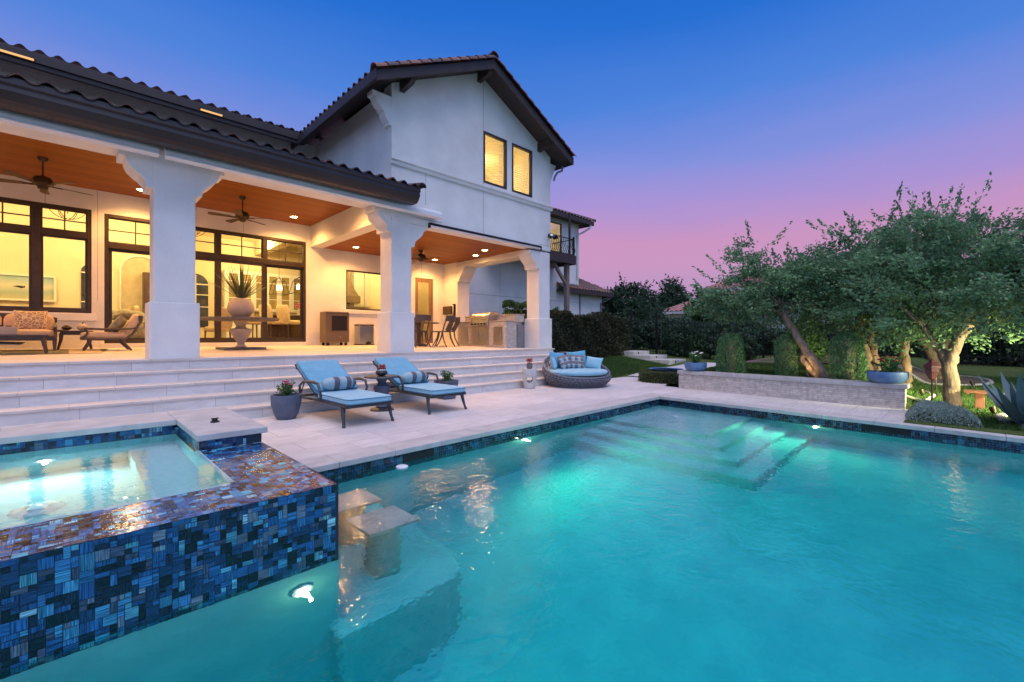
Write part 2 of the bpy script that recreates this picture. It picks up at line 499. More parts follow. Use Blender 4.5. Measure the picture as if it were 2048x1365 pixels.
MT['porch_floor'] = pavemat('travertine porch paving', (0.70, 0.65, 0.59), (0.64, 0.59, 0.53), (0.55, 0.49, 0.43), w=0.9, h=0.45, joint=(0.40, 0.36, 0.31))
MT['riser'] = pavemat('limestone step risers', (0.80, 0.76, 0.72), (0.71, 0.67, 0.64), (0.62, 0.58, 0.55), w=0.72, h=6.0, joint=(0.30, 0.29, 0.30), vein=(3, 9, 9), plane='xz', mortar=0.003)
MT['ledge'] = None
def ledgemat():
    N = NT('stacked ledgestone')
    tc = N.n('ShaderNodeTexCoord')
    sp = N.n('ShaderNodeSeparateXYZ', {0: tc.outputs['Object']})
    add = N.n('ShaderNodeMath', {0: sp.outputs[0], 1: sp.outputs[1]}, operation='ADD')
    cb = N.n('ShaderNodeCombineXYZ', {0: add.outputs[0], 1: sp.outputs[2], 2: 0.0})
    br = N.n('ShaderNodeTexBrick', {'Vector': cb.outputs[0], 'Color1': (0.76, 0.68, 0.60, 1), 'Color2': (0.58, 0.51, 0.45, 1), 'Mortar': (0.30, 0.27, 0.25, 1), 'Scale': 1, 'Mortar Size': 0.0022, 'Brick Width': 0.17, 'Row Height': 0.036, 'Bias': 0.0}, offset=0.37, squash=1.6, squash_frequency=3)
    no = N.n('ShaderNodeTexNoise', {'Vector': tc.outputs['Object'], 'Scale': 14, 'Detail': 6})
    base = mixc(N, ramp(N, no.outputs['Fac'], 0.4, 0.75), br.outputs['Color'], (0.40, 0.36, 0.33))
    h1 = N.n('ShaderNodeTexNoise', {'Vector': cb.outputs[0], 'Scale': 26, 'Detail': 5})
    hh = N.n('ShaderNodeMath', {0: br.outputs['Fac'], 1: -0.6, 2: h1.outputs['Fac']}, operation='MULTIPLY_ADD')
    bp = N.n('ShaderNodeBump', {'Strength': 0.8, 'Distance': 0.02, 'Height': hh.outputs[0]})
    p = N.n('ShaderNodeBsdfPrincipled', {'Base Color': base, 'Roughness': 0.9, 'Normal': bp.outputs[0], 'Specular IOR Level': 0.2})
    N.l(p.outputs[0], N.out.inputs[0])
    return N.m
MT['ledge'] = ledgemat()

# pool surfaces
MT['pool_plaster'] = mat('pool plaster', (0.27, 0.57, 0.58), (0.21, 0.49, 0.52), scale=3, rough=0.8)
MT['spa_plaster'] = mat('pale spa plaster', (0.36, 0.60, 0.62), (0.30, 0.53, 0.56), scale=30, detail=6, rough=0.8)
MT['stone_under'] = mat('submerged stone', (0.36, 0.43, 0.40), (0.29, 0.36, 0.34), scale=9, rough=0.8)
def watermat(name, absorb, dens, bump=0.05, sc=1.0):
    N = NT(name)
    tc = N.n('ShaderNodeTexCoord')
    mp = N.n('ShaderNodeMapping', {'Vector': tc.outputs['Object']}); mp.inputs['Scale'].default_value = (1, 1, 1)
    n1 = N.n('ShaderNodeTexNoise', {'Vector': mp.outputs[0], 'Scale': 8.0 * sc, 'Detail': 2, 'Roughness': 0.5, 'Distortion': 0.4})
    n2 = N.n('ShaderNodeTexNoise', {'Vector': mp.outputs[0], 'Scale': 24.0 * sc, 'Detail': 1.5})
    n2m = N.n('ShaderNodeMath', {0: n2.outputs['Fac'], 1: 0.40, 2: n1.outputs['Fac']}, operation='MULTIPLY_ADD')
    bp = N.n('ShaderNodeBump', {'Strength': 1.0, 'Distance': bump, 'Height': n2m.outputs[0]})
    g = N.n('ShaderNodeBsdfGlass', {'IOR': 1.33, 'Roughness': 0.0, 'Normal': bp.outputs[0], 'Color': (1, 1, 1, 1)})
    N.l(g.outputs[0], N.out.inputs[0])
    a = N.n('ShaderNodeVolumeAbsorption', {'Color': c4(absorb), 'Density': dens})
    N.l(a.outputs[0], N.out.inputs['Volume'])
    return N.m
MT['water'] = watermat('pool water', (0.0, 0.86, 0.915), 0.75, bump=0.0060)
def plainwater(name):
    N = NT(name)
    t = N.n('ShaderNodeBsdfPrincipled', {'Base Color': (.55, .75, .80, 1), 'Roughness': .06, 'Transmission Weight': .6, 'IOR': 1.33})
    N.l(t.outputs[0], N.out.inputs[0])
    return N.m
MT['water_plain'] = plainwater('shallow water')
MT['spa_water'] = watermat('spa water', (0.35, 0.92, 0.95), 0.3, bump=0.0016, sc=1.2)

def mosaicmat(name, wet=False):
    N = NT(name)
    at = N.n('ShaderNodeVertexColor', layer_name='Col')
    uv = N.n('ShaderNodeUVMap', uv_map='UVMap')
    mp = N.n('ShaderNodeMapping', {'Vector': uv.outputs[0]}); mp.inputs['Scale'].default_value = (1, 0.03, 1)
    no = N.n('ShaderNodeTexNoise', {'Vector': mp.outputs[0], 'Scale': 260, 'Detail': 2})
    f = ramp(N, no.outputs['Fac'], 0.38, 0.66, (0.45, 0.45, 0.47), (2.2, 2.15, 2.0))
    base = mixc(N, 1.0, at.outputs[0], f, 'MULTIPLY')
    p = N.n('ShaderNodeBsdfPrincipled', {'Base Color': base, 'Roughness': 0.12, 'Specular IOR Level': 0.6})
    if wet:
        v = coords(N, (9, 30, 20), rot=(0, 0, 0.35))
        n1 = N.n('ShaderNodeTexNoise', {'Vector': v, 'Scale': 1.7, 'Detail': 4, 'Distortion': 0.5})
        bp = N.n('ShaderNodeBump', {'Strength': 1.0, 'Distance': 0.0032, 'Height': n1.outputs['Fac']})
        N.l(bp.outputs[0], p.inputs['Normal'])
        p.inputs['Roughness'].default_value = 0.03
        p.inputs['Coat Weight'].default_value = 0.0
        p.inputs['Specular IOR Level'].default_value = 0.35
        p.inputs['Coat Roughness'].default_value = 0.0
        N.l(bp.outputs[0], p.inputs['Coat Normal'])
    N.l(p.outputs[0], N.out.inputs[0])
    return N.m
MT['mosaic'] = mosaicmat('striped blue glass mosaic')
MT['mosaic_wet'] = mosaicmat('wet striped glass mosaic', True)
MT['grout'] = mat('dark blue grout', (0.012, 0.022, 0.04), rough=0.5)

def tilemat(name, cols, rough=0.55):
    N = NT(name)
    at = N.n('ShaderNodeVertexColor', layer_name='Col')
    no = N.n('ShaderNodeTexNoise', {'Vector': coords(N), 'Scale': 5, 'Detail': 5})
    f = ramp(N, no.outputs['Fac'], 0.3, 0.75, (0.65, 0.65, 0.65), (1.15, 1.15, 1.15))
    base = mixc(N, 1.0, at.outputs[0], f, 'MULTIPLY')
    p = N.n('ShaderNodeBsdfPrincipled', {'Base Color': base, 'Roughness': rough})
    N.l(p.outputs[0], N.out.inputs[0])
    return N.m
MT['rooftile'] = tilemat('clay roof tiles', None)

# ================================================================ THE SITE
def xe(y): return 8.53 + (y - 4.39) * 0.099        # far pool edge
def yl(x): return 4.21 + 0.021 * x                  # house-side pool edge
WATER = -0.16
def sstep(a, b, x):
    t = min(1, max(0, (x - a) / (b - a)))
    return t * t * (3 - 2 * t)
def ground_z(x, y):
    zl = min(0.62, max(0.0, (x - 11.5) * 0.045 + max(0, y - 7.2) * 0.13))
    zr = 0.01 + 0.022 * min(14, max(0, x - 9.0))
    zm = 0.35 + 0.014 * min(14, max(0, x - 10.3))
    a = sstep(0.62, 1.2, y); b = sstep(4.3, 6.3, y)
    z = zr * (1 - a) + zm * a
    z = z * (1 - b) + zl * b
    return z + 0.012 * math.sin(x * 1.7 + y * 0.6) * sstep(10.5, 12, x)
def wall_back(y): return 10.18 - (4.77 - y) * 0.0918 + 0.27   # back face of the planter wall
def sheet_z(x, y):
    if -6.5 < y < 5.88 and -6.5 < x < 1.25: return -3.2
    if -6.5 < y < 4.7 and x < xe(y) + 0.12: return -3.2
    if y > 7.35 and x < 10.55: return -0.4
    if 0.66 < y < 5.3 and x < wall_back(y) - 0.12: return -0.15
    if y >= 5.3 and x < 10.6: return -0.15
    if y >= 4.7 and x < 12.3 and y < 7.15: return -0.12
    return ground_z(x, y) if x > 8 else -0.15

# ground: one sheet, fine near the garden, coarse to the horizon
xs = [-1500, -400, -100, -40, -12, -6, 0, 1.2, 1.32, 4, 7, 7.9] + [8.3 + 0.12 * i for i in range(70)] + [16.7 + 0.5 * i for i in range(18)] + [27, 30, 35, 42, 60, 100, 200, 500, 1500]
ys = [-1500, -500, -200, -80, -40, -22, -14] + [-10 + 0.4 * i for i in range(23)] + [-0.8 + 0.12 * i for i in range(93)] + [10.5, 11, 12, 13, 15, 18, 24, 34, 60, 120, 300, 800, 1500]
GV = []; GF = []
for yv in ys:
    for xv in xs:
        sh = (xe(max(-7, min(5, yv))) - 8.53) * (1 - sstep(10, 13, xv)) * sstep(4, 7.5, xv)
        GV.append((xv + sh, yv, sheet_z(xv + sh, yv)))
nx = len(xs)
for j in range(len(ys) - 1):
    for i in range(nx - 1):
        GF.append((j * nx + i, j * nx + i + 1, (j + 1) * nx + i + 1, (j + 1) * nx + i))
def lawnmat():
    N = NT('lawn turf')
    v = coords(N)
    a = N.n('ShaderNodeTexNoise', {'Vector': v, 'Scale': 1.2, 'Detail': 6, 'Roughness': 0.6})
    b = N.n('ShaderNodeTexNoise', {'Vector': v, 'Scale': 55, 'Detail': 4})
    base = mixc(N, ramp(N, a.outputs['Fac'], 0.35, 0.7), (0.075, 0.12, 0.030), (0.135, 0.175, 0.05))
    base = mixc(N, ramp(N, b.outputs['Fac'], 0.35, 0.7), base, (0.03, 0.06, 0.015))
    bp = N.n('ShaderNodeBump', {'Strength': 0.9, 'Distance': 0.03, 'Height': b.outputs['Fac']})
    p = N.n('ShaderNodeBsdfPrincipled', {'Base Color': base, 'Roughness': 0.95, 'Normal': bp.outputs[0], 'Specular IOR Level': 0.15})
    N.l(p.outputs[0], N.out.inputs[0])
    return N.m
MT['lawn'] = lawnmat()
tag(np_mesh('ground', GV, GF, MT['lawn'], smooth=True), 'green lawn sloping up gently from the pool terrace', 'ground', kind='structure')

# grass blades on the lawns in view
def grass_patch(n, sampler, h=0.055):
    V = []; F = []; C = []
    k = 0; tries = 0
    while k < n and tries < n * 6:
        tries += 1
        x, y = sampler()
        if not ok_grass(x, y): continue
        z = ground_z(x, y)
        a = random.uniform(0, 2 * PI); w = random.uniform(0.006, 0.013); hh = h * random.uniform(0.5, 1.2)
        lx = random.uniform(-.02, .02); ly = random.uniform(-.02, .02)
        ca, sa = math.cos(a) * w, math.sin(a) * w
        b = len(V)
        V += [(x - ca, y - sa, z - .004), (x + ca, y + sa, z - .004), (x + lx, y + ly, z + hh)]
        F.append((b, b + 1, b + 2)); c = random.random()
        C += [(c, c, c, 1)] * 3
        k += 1
    return V, F, C
def path_mid(x): return 6.55 + 0.06 * max(0, x - 12)
def ok_grass(x, y):
    if y > 5.0 and x < 12.0 and y < 7.3: return False
    if 12 <= x < 16.9 and abs(y - path_mid(x)) < 0.72: return False
    if 15.1 < x < 17.0 and 6.4 < y < 10.2: return False
    if y > 0.6 and y < 5.2 and x < wall_back(y) + .02: return False
    if x < xe(y) + .42: return False
    if x > 14.5 and 1.2 < y < 5.8: return False
    return True
gv = grass_patch(26000, lambda: (random.uniform(10.7, 16.2), random.uniform(7.3, 9.5)))
g2 = grass_patch(26000, lambda: (10.2 + 5 * random.random() ** 1.3, random.uniform(0.7, 6.0)))
g3 = grass_patch(30000, lambda: (8.5 + 8 * random.random() ** 1.2, random.uniform(-2.2, 0.75)))
AV = gv[0] + g2[0] + g3[0]; AC = gv[2] + g2[2] + g3[2]; AF = []
off = 0
for q in (gv, g2, g3):
    AF += [tuple(i + off for i in f) for f in q[1]]; off += len(q[0])
tag(np_mesh('grass', AV, AF, MT['leaf_grass'], C=AC), 'short grass blades growing over the lawns', 'grass', kind='stuff')

# mulch bed along the back hedge
mb = MB()
pts = [(15.6, 1.9), (14.9, 3.0), (15.0, 5.0), (16.4, 5.6), (19, 5), (20, 3.6), (20, 2.2), (18, 1.8)]
mb.add([(x, y, ground_z(x, y) + 0.045) for x, y in pts] + [(17, 3.6, ground_z(17, 3.6) + 0.05)], [(i, (i + 1) % 8, 8) for i in range(8)])
tag(mb.build('mulch_bed', MT['mulch']), 'brown mulch bed in front of the back hedge', 'mulch', kind='structure')

# ---------------------------------------------------------------- terrace
def flat(poly, z, name, m, label, th=0.1):
    mb = MB(); mb.prism(poly, z - th, z)
    return tag(mb.build(name, m), label, 'paving', kind='structure')
cw = 0.33
flat([(1.27, yl(1.2) + cw), (8.86, 4.39 + cw + .02), (xe(.62) + cw, .62), (9.93, .62), (10.33, 5.2), (12.0, 5.85), (12.0, 7.22), (11.2, 7.26), (10.62, 7.42), (-8, 7.42), (-8, 5.92), (1.27, 5.92)], 0.0, 'terrace', MT['deck'], 'pale travertine terrace between steps and pool')
# coping strips along the pool
mb = MB()
def strip(a, b, n, out):
    for i in range(n):
        g_ = .0015 / (Vector(b) - Vector(a)).length; t0 = i / n + g_; t1 = (i + 1) / n - g_
        p = [Vector(a).lerp(Vector(b), t) for t in (t0, t1)]
        o = Vector(out)
        mb.prism([tuple(p[0]), tuple(p[1]), tuple(p[1] + o), tuple(p[0] + o)], -0.055, 0.003)
strip((1.24, yl(1.24) - .025), (8.50, 4.39 - .025), 12, (0, cw + .02))
strip((8.505, 4.742), (xe(-6) - .025, -6), 17, (cw + .02, 0))
strip((-2.4, -6.35), (7.5, -6.35), 16, (0, 0.36))
tag(mb.build('pool_coping', MT['coping'], bevel=0.006), 'pale limestone coping round the pool edge', 'coping', kind='structure')
flat([(-8, -9), (12, -9), (12, -6.36), (-8, -6.36)], -0.004, 'near_terrace', MT['deck'], 'travertine paving on the near side of the pool')
flat([(-8, -6.35), (-2.42, -6.35), (-2.42, 5.92), (-8, 5.92)], -0.002, 'side_terrace', MT['deck'], 'travertine paving beyond the spa')

# garden path rising to the gate, then three steps
mb = MB()
n = 14
vs = []; fs = []
for i in range(n + 1):
    x = 12.0 + (16.7 - 12.0) * i / n
    m_ = path_mid(x); z = max(0.0, ground_z(x, m_)) + 0.012
    w0 = 0.66
    vs += [(x, m_ - w0, z), (x, m_ + w0, z), (x, m_ + w0, z - .2), (x, m_ - w0, z - .2)]
for i in range(n):
    b = i * 4
    for k in range(4):
        fs.append((b + k, b + (k + 1) % 4, b + 4 + (k + 1) % 4, b + 4 + k))
mb.add(vs, fs)
tag(mb.build('garden_path', MT['deck']), 'pale paved garden path climbing towards the gate', 'path', kind='structure')
mb = MB()
for k, (y0, z1) in enumerate(((7.5, 0.36), (8.25, 0.50), (9.0, 0.64))):
    mb.box(15.25 + .06 * k, 16.6, y0, y0 + 0.95 + (k == 2) * 1.5, z1 - .3, z1)
st = mb.build('garden_steps', MT['coping'], bevel=0.01)
tag(st, 'three broad stone steps at the end of the garden path', 'steps', kind='structure')
for k, (y0, z1) in enumerate(((7.5, 0.36), (8.25, 0.50), (9.0, 0.64))):
    mb = MB(); mb.lathe([(0.0, -0.012), (.035, -0.012), (.04, 0), (.04, .02)], (15.75, y0, z1 - .07), 16, 'y')
    tag(mb.build('step_light', MT['iron'], smooth=True), ['black round step light in the lowest garden step', 'black round step light in the middle garden step', 'black round step light in the topmost garden step'][k], 'step light', 'step lights')

# ---------------------------------------------------------------- pool shell
mb = MB()
def wallq(a, b, z0, z1):
    mb.add([(a[0], a[1], z0), (b[0], b[1], z0), (b[0], b[1], z1), (a[0], a[1], z1)], [(0, 1, 2, 3)])
pool_poly = [(1.2, 2.76), (1.2, yl(1.2)), (8.53, 4.39), (xe(-6), -6), (-2.4, -6), (-2.4, 2.76)]
FZ = -1.75
for i in range(6):
    a, b = pool_poly[i], pool_poly[(i + 1) % 6]
    wallq(a, b, FZ, -0.23 if i in (0, 5) else -0.02)
mb.add([(x, y, FZ + (0.35 if x > 6 else 0)) for x, y in pool_poly], [tuple(range(6))])
# sun shelf with two steps wrapping its corner
for k, z in enumerate((-0.36, -0.62, -0.88, -1.14)):
    o = 0.30 * k
    mb.box(6.5 - o, 8.9, 2.62 - o, 4.8, FZ - .05, z - 0.001 * k)
# bench by the spa carrying the bar stools
prof = [(1.15, 2.62), (1.95, 2.62), (2.1, 2.68), (2.18, 2.84), (2.2, 3.0), (2.2, 4.28), (1.15, 4.28)]
mb.prism(prof, FZ - .05, -0.98)
po = mb.build('pool_shell', MT['pool_plaster'], bevel=0.02)
tag(po, 'blue green plastered swimming pool with sun shelf and steps', 'pool', kind='structure')

# mosaic laid tile by tile
PAL = [(.006, .012, .03), (.008, .03, .085), (.01, .055, .16), (.012, .075, .20), (.02, .11, .25), (.03, .17, .30), (.05, .24, .33), (.14, .33, .40), (.004, .007, .014), (.06, .10, .15), (.10, .16, .22), (.03, .05, .09)]
PW = [4.2, 4.6, 4.6, 4.2, 3.4, 2.4, 1.5, .5, 3.6, 1.6, .7, 2.2]
def mosaic(mb, o, u, v, nu, nv, cell, lift=0.002, gap=0.0014, seed=1, dim=1.0, tilt=.0009):
    r = random.Random(seed)
    o = Vector(o); u = Vector(u); v = Vector(v); nrm = u.cross(v)
    used = [[False] * nv for _ in range(nu)]
    for i in range(nu):
        for j in range(nv):
            if used[i][j]: continue
            w, h = r.choices([(2, 2), (1, 1), (1, 2), (2, 1), (2, 3)], [5, 5, 3, 3, .3])[0]
            w = min(w, nu - i); h = min(h, nv - j)
            if any(used[i + a][j + b] for a in range(w) for b in range(h)): w = h = 1
            for a in range(w):
                for b in range(h): used[i + a][j + b] = True
            u0 = i * cell + gap; u1 = (i + w) * cell - gap; v0 = j * cell + gap; v1 = (j + h) * cell - gap
            tl = lift + r.uniform(0, 0.0008)
            f = len(mb.F)
            mb.add([tuple(o + u * a + v * b + nrm * (tl + r.uniform(0, tilt))) for a, b in ((u0, v0), (u1, v0), (u1, v1), (u0, v1))], [(0, 1, 2, 3)])
            c = r.choices(PAL, PW)[0]; k = r.uniform(.75, 1.3) * dim
            mb.C[f] = tuple(x * k for x in c)
            ru = r.uniform(0, 50); rv = r.uniform(0, 50)
            if r.random() < .5: mb.UV[f] = [(ru + u0, rv + v0), (ru + u1, rv + v0), (ru + u1, rv + v1), (ru + u0, rv + v1)]
            else: mb.UV[f] = [(ru + v0, rv + u0), (ru + v0, rv + u1), (ru + v1, rv + u1), (ru + v1, rv + u0)]
    return mb
mb = MB()
c_ = 0.028
u1 = Vector((8.53 - 1.2, 4.39 - yl(1.2), 0)).normalized()
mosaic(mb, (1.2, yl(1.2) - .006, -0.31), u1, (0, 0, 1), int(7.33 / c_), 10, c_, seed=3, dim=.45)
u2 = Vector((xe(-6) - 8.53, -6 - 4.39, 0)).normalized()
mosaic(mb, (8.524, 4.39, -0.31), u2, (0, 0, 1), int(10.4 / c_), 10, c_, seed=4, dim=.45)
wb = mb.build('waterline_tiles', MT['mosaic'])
tag(wb, 'band of dark blue mosaic tiles at the pool waterline', 'tiles', kind='structure')

# pool water (a closed body, so the water tints what lies deep in it)
def water_body(name, poly, top, bot, m, label):
    mb = MB(); mb.prism(poly, bot, top)
    return tag(mb.build(name, m), label, 'water', kind='structure')
water_body('pool_water', [(1.195, 2.765), (1.195, yl(1.2) + .01), (8.54, 4.40), (xe(-6) + .01, -6.01), (-2.41, -6.01), (-2.41, 2.765)], WATER, FZ - .02, MT['water'], 'still turquoise water filling the swimming pool')

def pool_light(name, loc, n, label, power, colr, lens):
    n = Vector(n).normalized()
    q = n.to_track_quat('Z', 'Y').to_matrix().to_4x4()
    t = empty(name, loc, label, 'pool light', 'underwater pool lights')
    mb = MB(); mb.X = q
    mb.lathe([(.062, 0), (.062, .010), (.052, .016), (.044, .016), (.042, .006)], n=28)
    mb.build('ring', MT['white_metal'], t, smooth=True)
    mb = MB(); mb.X = q
    mb.lathe([(.03, .012), (.022, .02), (.012, .024), (0, .025)], n=24)
    mb.build('lens', lens, t, smooth=True)
    ld = bpy.data.lights.new('pool_lamp', 'SPOT'); ld.energy = power; ld.color = colr; ld.shadow_soft_size = 0.015; ld.spot_size = math.radians(165); ld.spot_blend = 0.6
    lo = bpy.data.objects.new('pool_lamp', ld); col.objects.link(lo)
    lo.parent = t; lo.location = n * 0.06
    lo.rotation_euler = (-n).to_track_quat('Z', 'Y').to_euler()
    gd = bpy.data.lights.new('pool_lamp_glow', 'POINT'); gd.energy = power * .012; gd.color = colr; gd.shadow_soft_size = .01  # extra lamp off the wall, added to imitate the halo in the water
    go = bpy.data.objects.new('pool_lamp_glow', gd); col.objects.link(go); go.parent = t; go.location = n * .12
    return t
PL = (0.85, 1.0, 0.50)
pool_light('pool_light', (4.45, yl(4.45) - .012, -0.36), (0, -1, -.03), 'lit pool lamp in the wall below the loungers', 175, PL, MT['pool_lens'])
pool_light('pool_light', (xe(1.66) - .012, 1.66, -0.33), (-1, 0, -.05), 'lit pool lamp in the far wall below the stone planter', 105, PL, MT['pool_lens'])
pool_light('pool_light', (0.98, 2.745, -0.44), (0, -1, -.03), 'lit pool lamp low on the outside of the tiled spa', 55, PL, MT['pool_lens'])

pool_light('pool_light', (1.2, -5.985, -0.5), (0, 1, -.03), 'added unseen pool lamp in the near pool wall, left one', 130, PL, MT['pool_lens'])  # unseen lamps from here on, added so the whole pool glows evenly
pool_light('pool_light', (5.2, -5.985, -0.5), (0, 1, -.03), 'added unseen pool lamp in the near pool wall, right one', 145, PL, MT['pool_lens'])
pool_light('pool_light', (-2.385, -1.5, -0.5), (1, 0, -.03), 'added unseen pool lamp in the short pool wall beside the spa', 90, PL, MT['pool_lens'])
# bar stools standing in the water
for k, y0 in enumerate((2.9, 3.46)):
    t = empty('bar_stool', (1.68, y0 + .19, -0.98), ['nearer square stone stool standing in the pool beside the spa corner', 'further square stone stool standing in the pool by the spa wall'][k], 'pool stool', 'stone stools standing in the pool')
    mb = MB(); mb.box(-.2, .2, -.19, .19, .745, .80); mb.build('seat', MT['stone_under'], t, bevel=.006)
    mb = MB(); mb.lathe([(.13, 0), (.13, .745)], n=28); mb.build('pedestal', MT['stone_under'], t, smooth=True)
# skimmer mouths and a float
mb = MB(); mb.box(2.55, 2.95, yl(2.7) - .013, yl(2.7) - .004, -.15, -.07)
tag(mb.build('skimmer', MT['rubber']), 'dark skimmer slot in the tiles below the loungers', 'skimmer', 'pool skimmers')
mb = MB(); mb.prism([(xe(1.1) - .013, 1.1), (xe(1.1) - .003, 1.1), (xe(.55) - .003, .55), (xe(.55) - .013, .55)], -.15, -.065)
tag(mb.build('skimmer', MT['rubber']), 'dark skimmer slot in the tiles beneath the silver shrub', 'skimmer', 'pool skimmers')
mb = MB(); mb.lathe([(0, -.03), (.045, -.03), (.062, -.01), (.062, .01), (.045, .018), (0, .02)], (2.47, 4.14, WATER + .004), 28)
tag(mb.build('pool_float', MT['white_metal'], smooth=True), 'small round white float on the pool below the loungers', 'float')
mb = MB()
for k in range(16):
    a = random.uniform(0, 6.28); r_ = random.uniform(0, .06)
    mb.superq((7.32 + r_ * math.cos(a), 3.5 + r_ * math.sin(a), WATER + .015 - r_ * .25), (.05, .05, .05), e=1, n=8, m=6)
tag(mb.build('bubbler', MT['water_plain'], smooth=True), 'small bubbling jet of water on the sun shelf', 'water jet')

# ---------------------------------------------------------------- spa
spa = empty('spa', (0, 4.2, 0), 'raised square spa clad in striped blue mosaic with wet overflowing rim', 'spa')
RZ = 0.285
mb = MB()
mb.box(-1.6, 1.197, 2.763, 3.23, -1.8, RZ - .002)
mb.box(.73, 1.197, 3.23, 4.34, -1.8, RZ - .002)
mb.box(.75, 1.2, 4.34, 5.86, -1.8, .36)
mb.box(-1.6, .75, 5.33, 5.86, -1.8, .36)
mb.box(-1.6, -1.25, 3.23, 5.33, -1.8, RZ - .002)
mb.build('spa_core', MT['grout'], spa, world=True)
cell = 0.0255
mb = MB()
mosaic(mb, (-1.6, 2.763, RZ - 20 * cell), (1, 0, 0), (0, 0, 1), 109, 20, cell, seed=5)
mosaic(mb, (1.197, 2.763, RZ - 20 * cell), (0, 1, 0), (0, 0, 1), 61, 20, cell, seed=6)
mosaic(mb, (.755, 4.34, RZ), (1, 0, 0), (0, 0, 1), 14, 3, .025, seed=7)
mosaic(mb, (.7, 5.33, .13), (-1, 0, 0), (0, 0, -1), 2, 2, .025, seed=7)
mosaic(mb, (-1.25, 5.33, .21), (1, 0, 0), (0, 0, 1), 80, 6, .025, seed=8)
mosaic(mb, (.75, 5.33, .21), (0, -1, 0), (0, 0, 1), 39, 6, .025, seed=9)
mb.build('mosaic_cladding', MT['mosaic'], spa, world=True)
mb = MB()
mosaic(mb, (-1.6, 2.763, RZ - .002), (1, 0, 0), (0, 1, 0), 109, 18, cell, seed=10, tilt=.00025, dim=1.45)
mosaic(mb, (.74, 3.225, RZ - .002), (1, 0, 0), (0, 1, 0), 18, 43, cell, seed=11, tilt=.00025, dim=1.45)
mb.build('overflow_rim', MT['mosaic_wet'], spa, world=True)
mb = MB()
mb.box(.73, 1.245, 4.32, 5.09, .36, .412); mb.box(.73, 1.245, 5.093, 5.9, .36, .412)
for a, b in ((-1.65, -.42), (-.417, .727)): mb.box(a, b, 5.29, 5.9, .36, .412)
mb.build('coping_slab', MT['coping'], spa, world=True, bevel=.006)
mb = MB()
mb.add([(-1.25, 3.23, -.62), (.73, 3.23, -.62), (.73, 5.33, -.62), (-1.25, 5.33, -.62)], [(0, 1, 2, 3)])
for a, b in (((-1.25, 3.235), (.73, 3.235)), ((.725, 3.23), (.725, 5.33)), ((.73, 5.325), (-1.25, 5.325)), ((-1.245, 5.33), (-1.245, 3.23))):
    mb.add([(a[0], a[1], -.62), (b[0], b[1], -.62), (b[0], b[1], .2), (a[0], a[1], .2)], [(0, 1, 2, 3)])
mb.box(.38, .724, 3.236, 5.324, -.62, -.22)
for a, b in (((-1.25, 3.2), (.76, 3.2)), ((.755, 3.2), (.755, 4.33))):
    pass
mb.build('spa_basin', MT['spa_plaster'], spa, world=True)
mb = MB()
mb.box(.715, .745, 3.215, 4.335, .2, RZ + .001); mb.box(-1.25, .745, 3.215, 3.245, .2, RZ + .001)
mb.build('basin_lip', MT['spa_plaster'], spa, world=True)
mb = MB()
mb.lathe([(.0, .05), (.04, .048), (.1, .03), (.13, .005), (.135, 0)], (-.15, 4.42, -.62), 36)
mb.build('drain_cover', MT['white_metal'], spa, world=True, smooth=True)
mb = MB()
for k in range(28):
    a = 2 * PI * k / 28
    mb.bar((-.15 + .05 * math.cos(a), 4.42 + .05 * math.sin(a), -.568), (-.15 + .132 * math.cos(a), 4.42 + .132 * math.sin(a), -.612), .006, .008)
mb.build('drain_ribs', MT['white_metal'], spa, world=True)
mb = MB(); mb.lathe([(.035, 0), (.038, .01), (.024, .015), (.02, .03), (0, .032)], (.96, 4.88, .412), 20)
mb.bar((.93, 4.88, .446), (.99, 4.89, .446), .012, .01)
tag(mb.build('valve_handle', MT['iron'], smooth=True), 'small black valve handle on the spa coping slab', 'valve')
water_body('spa_water', [(-1.26, 3.222), (.738, 3.222), (.738, 5.34), (-1.26, 5.34)], RZ + .003, -.63, MT['spa_water'], 'bright glowing water filling the raised spa')
pool_light('spa_light', (-.14, 5.31, -0.2), (0, -1, -.12), 'bright lit lamp in the back wall of the spa', 42, (.78, 1.0, .92), MT['spa_lens'])

# ---------------------------------------------------------------- porch steps + porch floor
STEPS = [(8.51, .68), (8.14, .51), (7.77, .34), (7.40, .17)]
def zf(y): return 0.85 + 0.0207 * (y - 8.88)
ps = MB()
for y0, z in STEPS: ps.box(-8, 10.53, y0 - .018, y0 + .40, z - .035, z)
pso = tag(ps.build('porch_steps', MT['porch_floor'], bevel=.006), 'broad pale stone steps rising from terrace to porch', 'steps', kind='structure')
rb = MB()
for (y0, z), y1 in zip(STEPS, (8.88, 8.51, 8.14, 7.77)): rb.box(-8, 10.51, y0, y0 + .40, z - .17, z - .0345)
rb.box(-8, 10.51, 8.88, 9.2, .68, .813)
rb.build('riser', MT['riser'], pso)
mb = MB()
y0, y1 = 8.862, 13.98
mb.add([(-8, y0, .85), (10.56, y0, .85), (10.56, y1, zf(y1)), (-8, y1, zf(y1)), (-8, y0, .812), (10.56, y0, .812), (10.56, y1, .7), (-8, y1, .7)],
       [(0, 1, 2, 3), (4, 7, 6, 5), (0, 4, 5, 1), (1, 5, 6, 2), (2, 6, 7, 3), (3, 7, 4, 0)])
tag(mb.build('porch_floor', MT['porch_floor'], bevel=.004), 'pale travertine floor of the covered porch', 'paving', kind='structure')

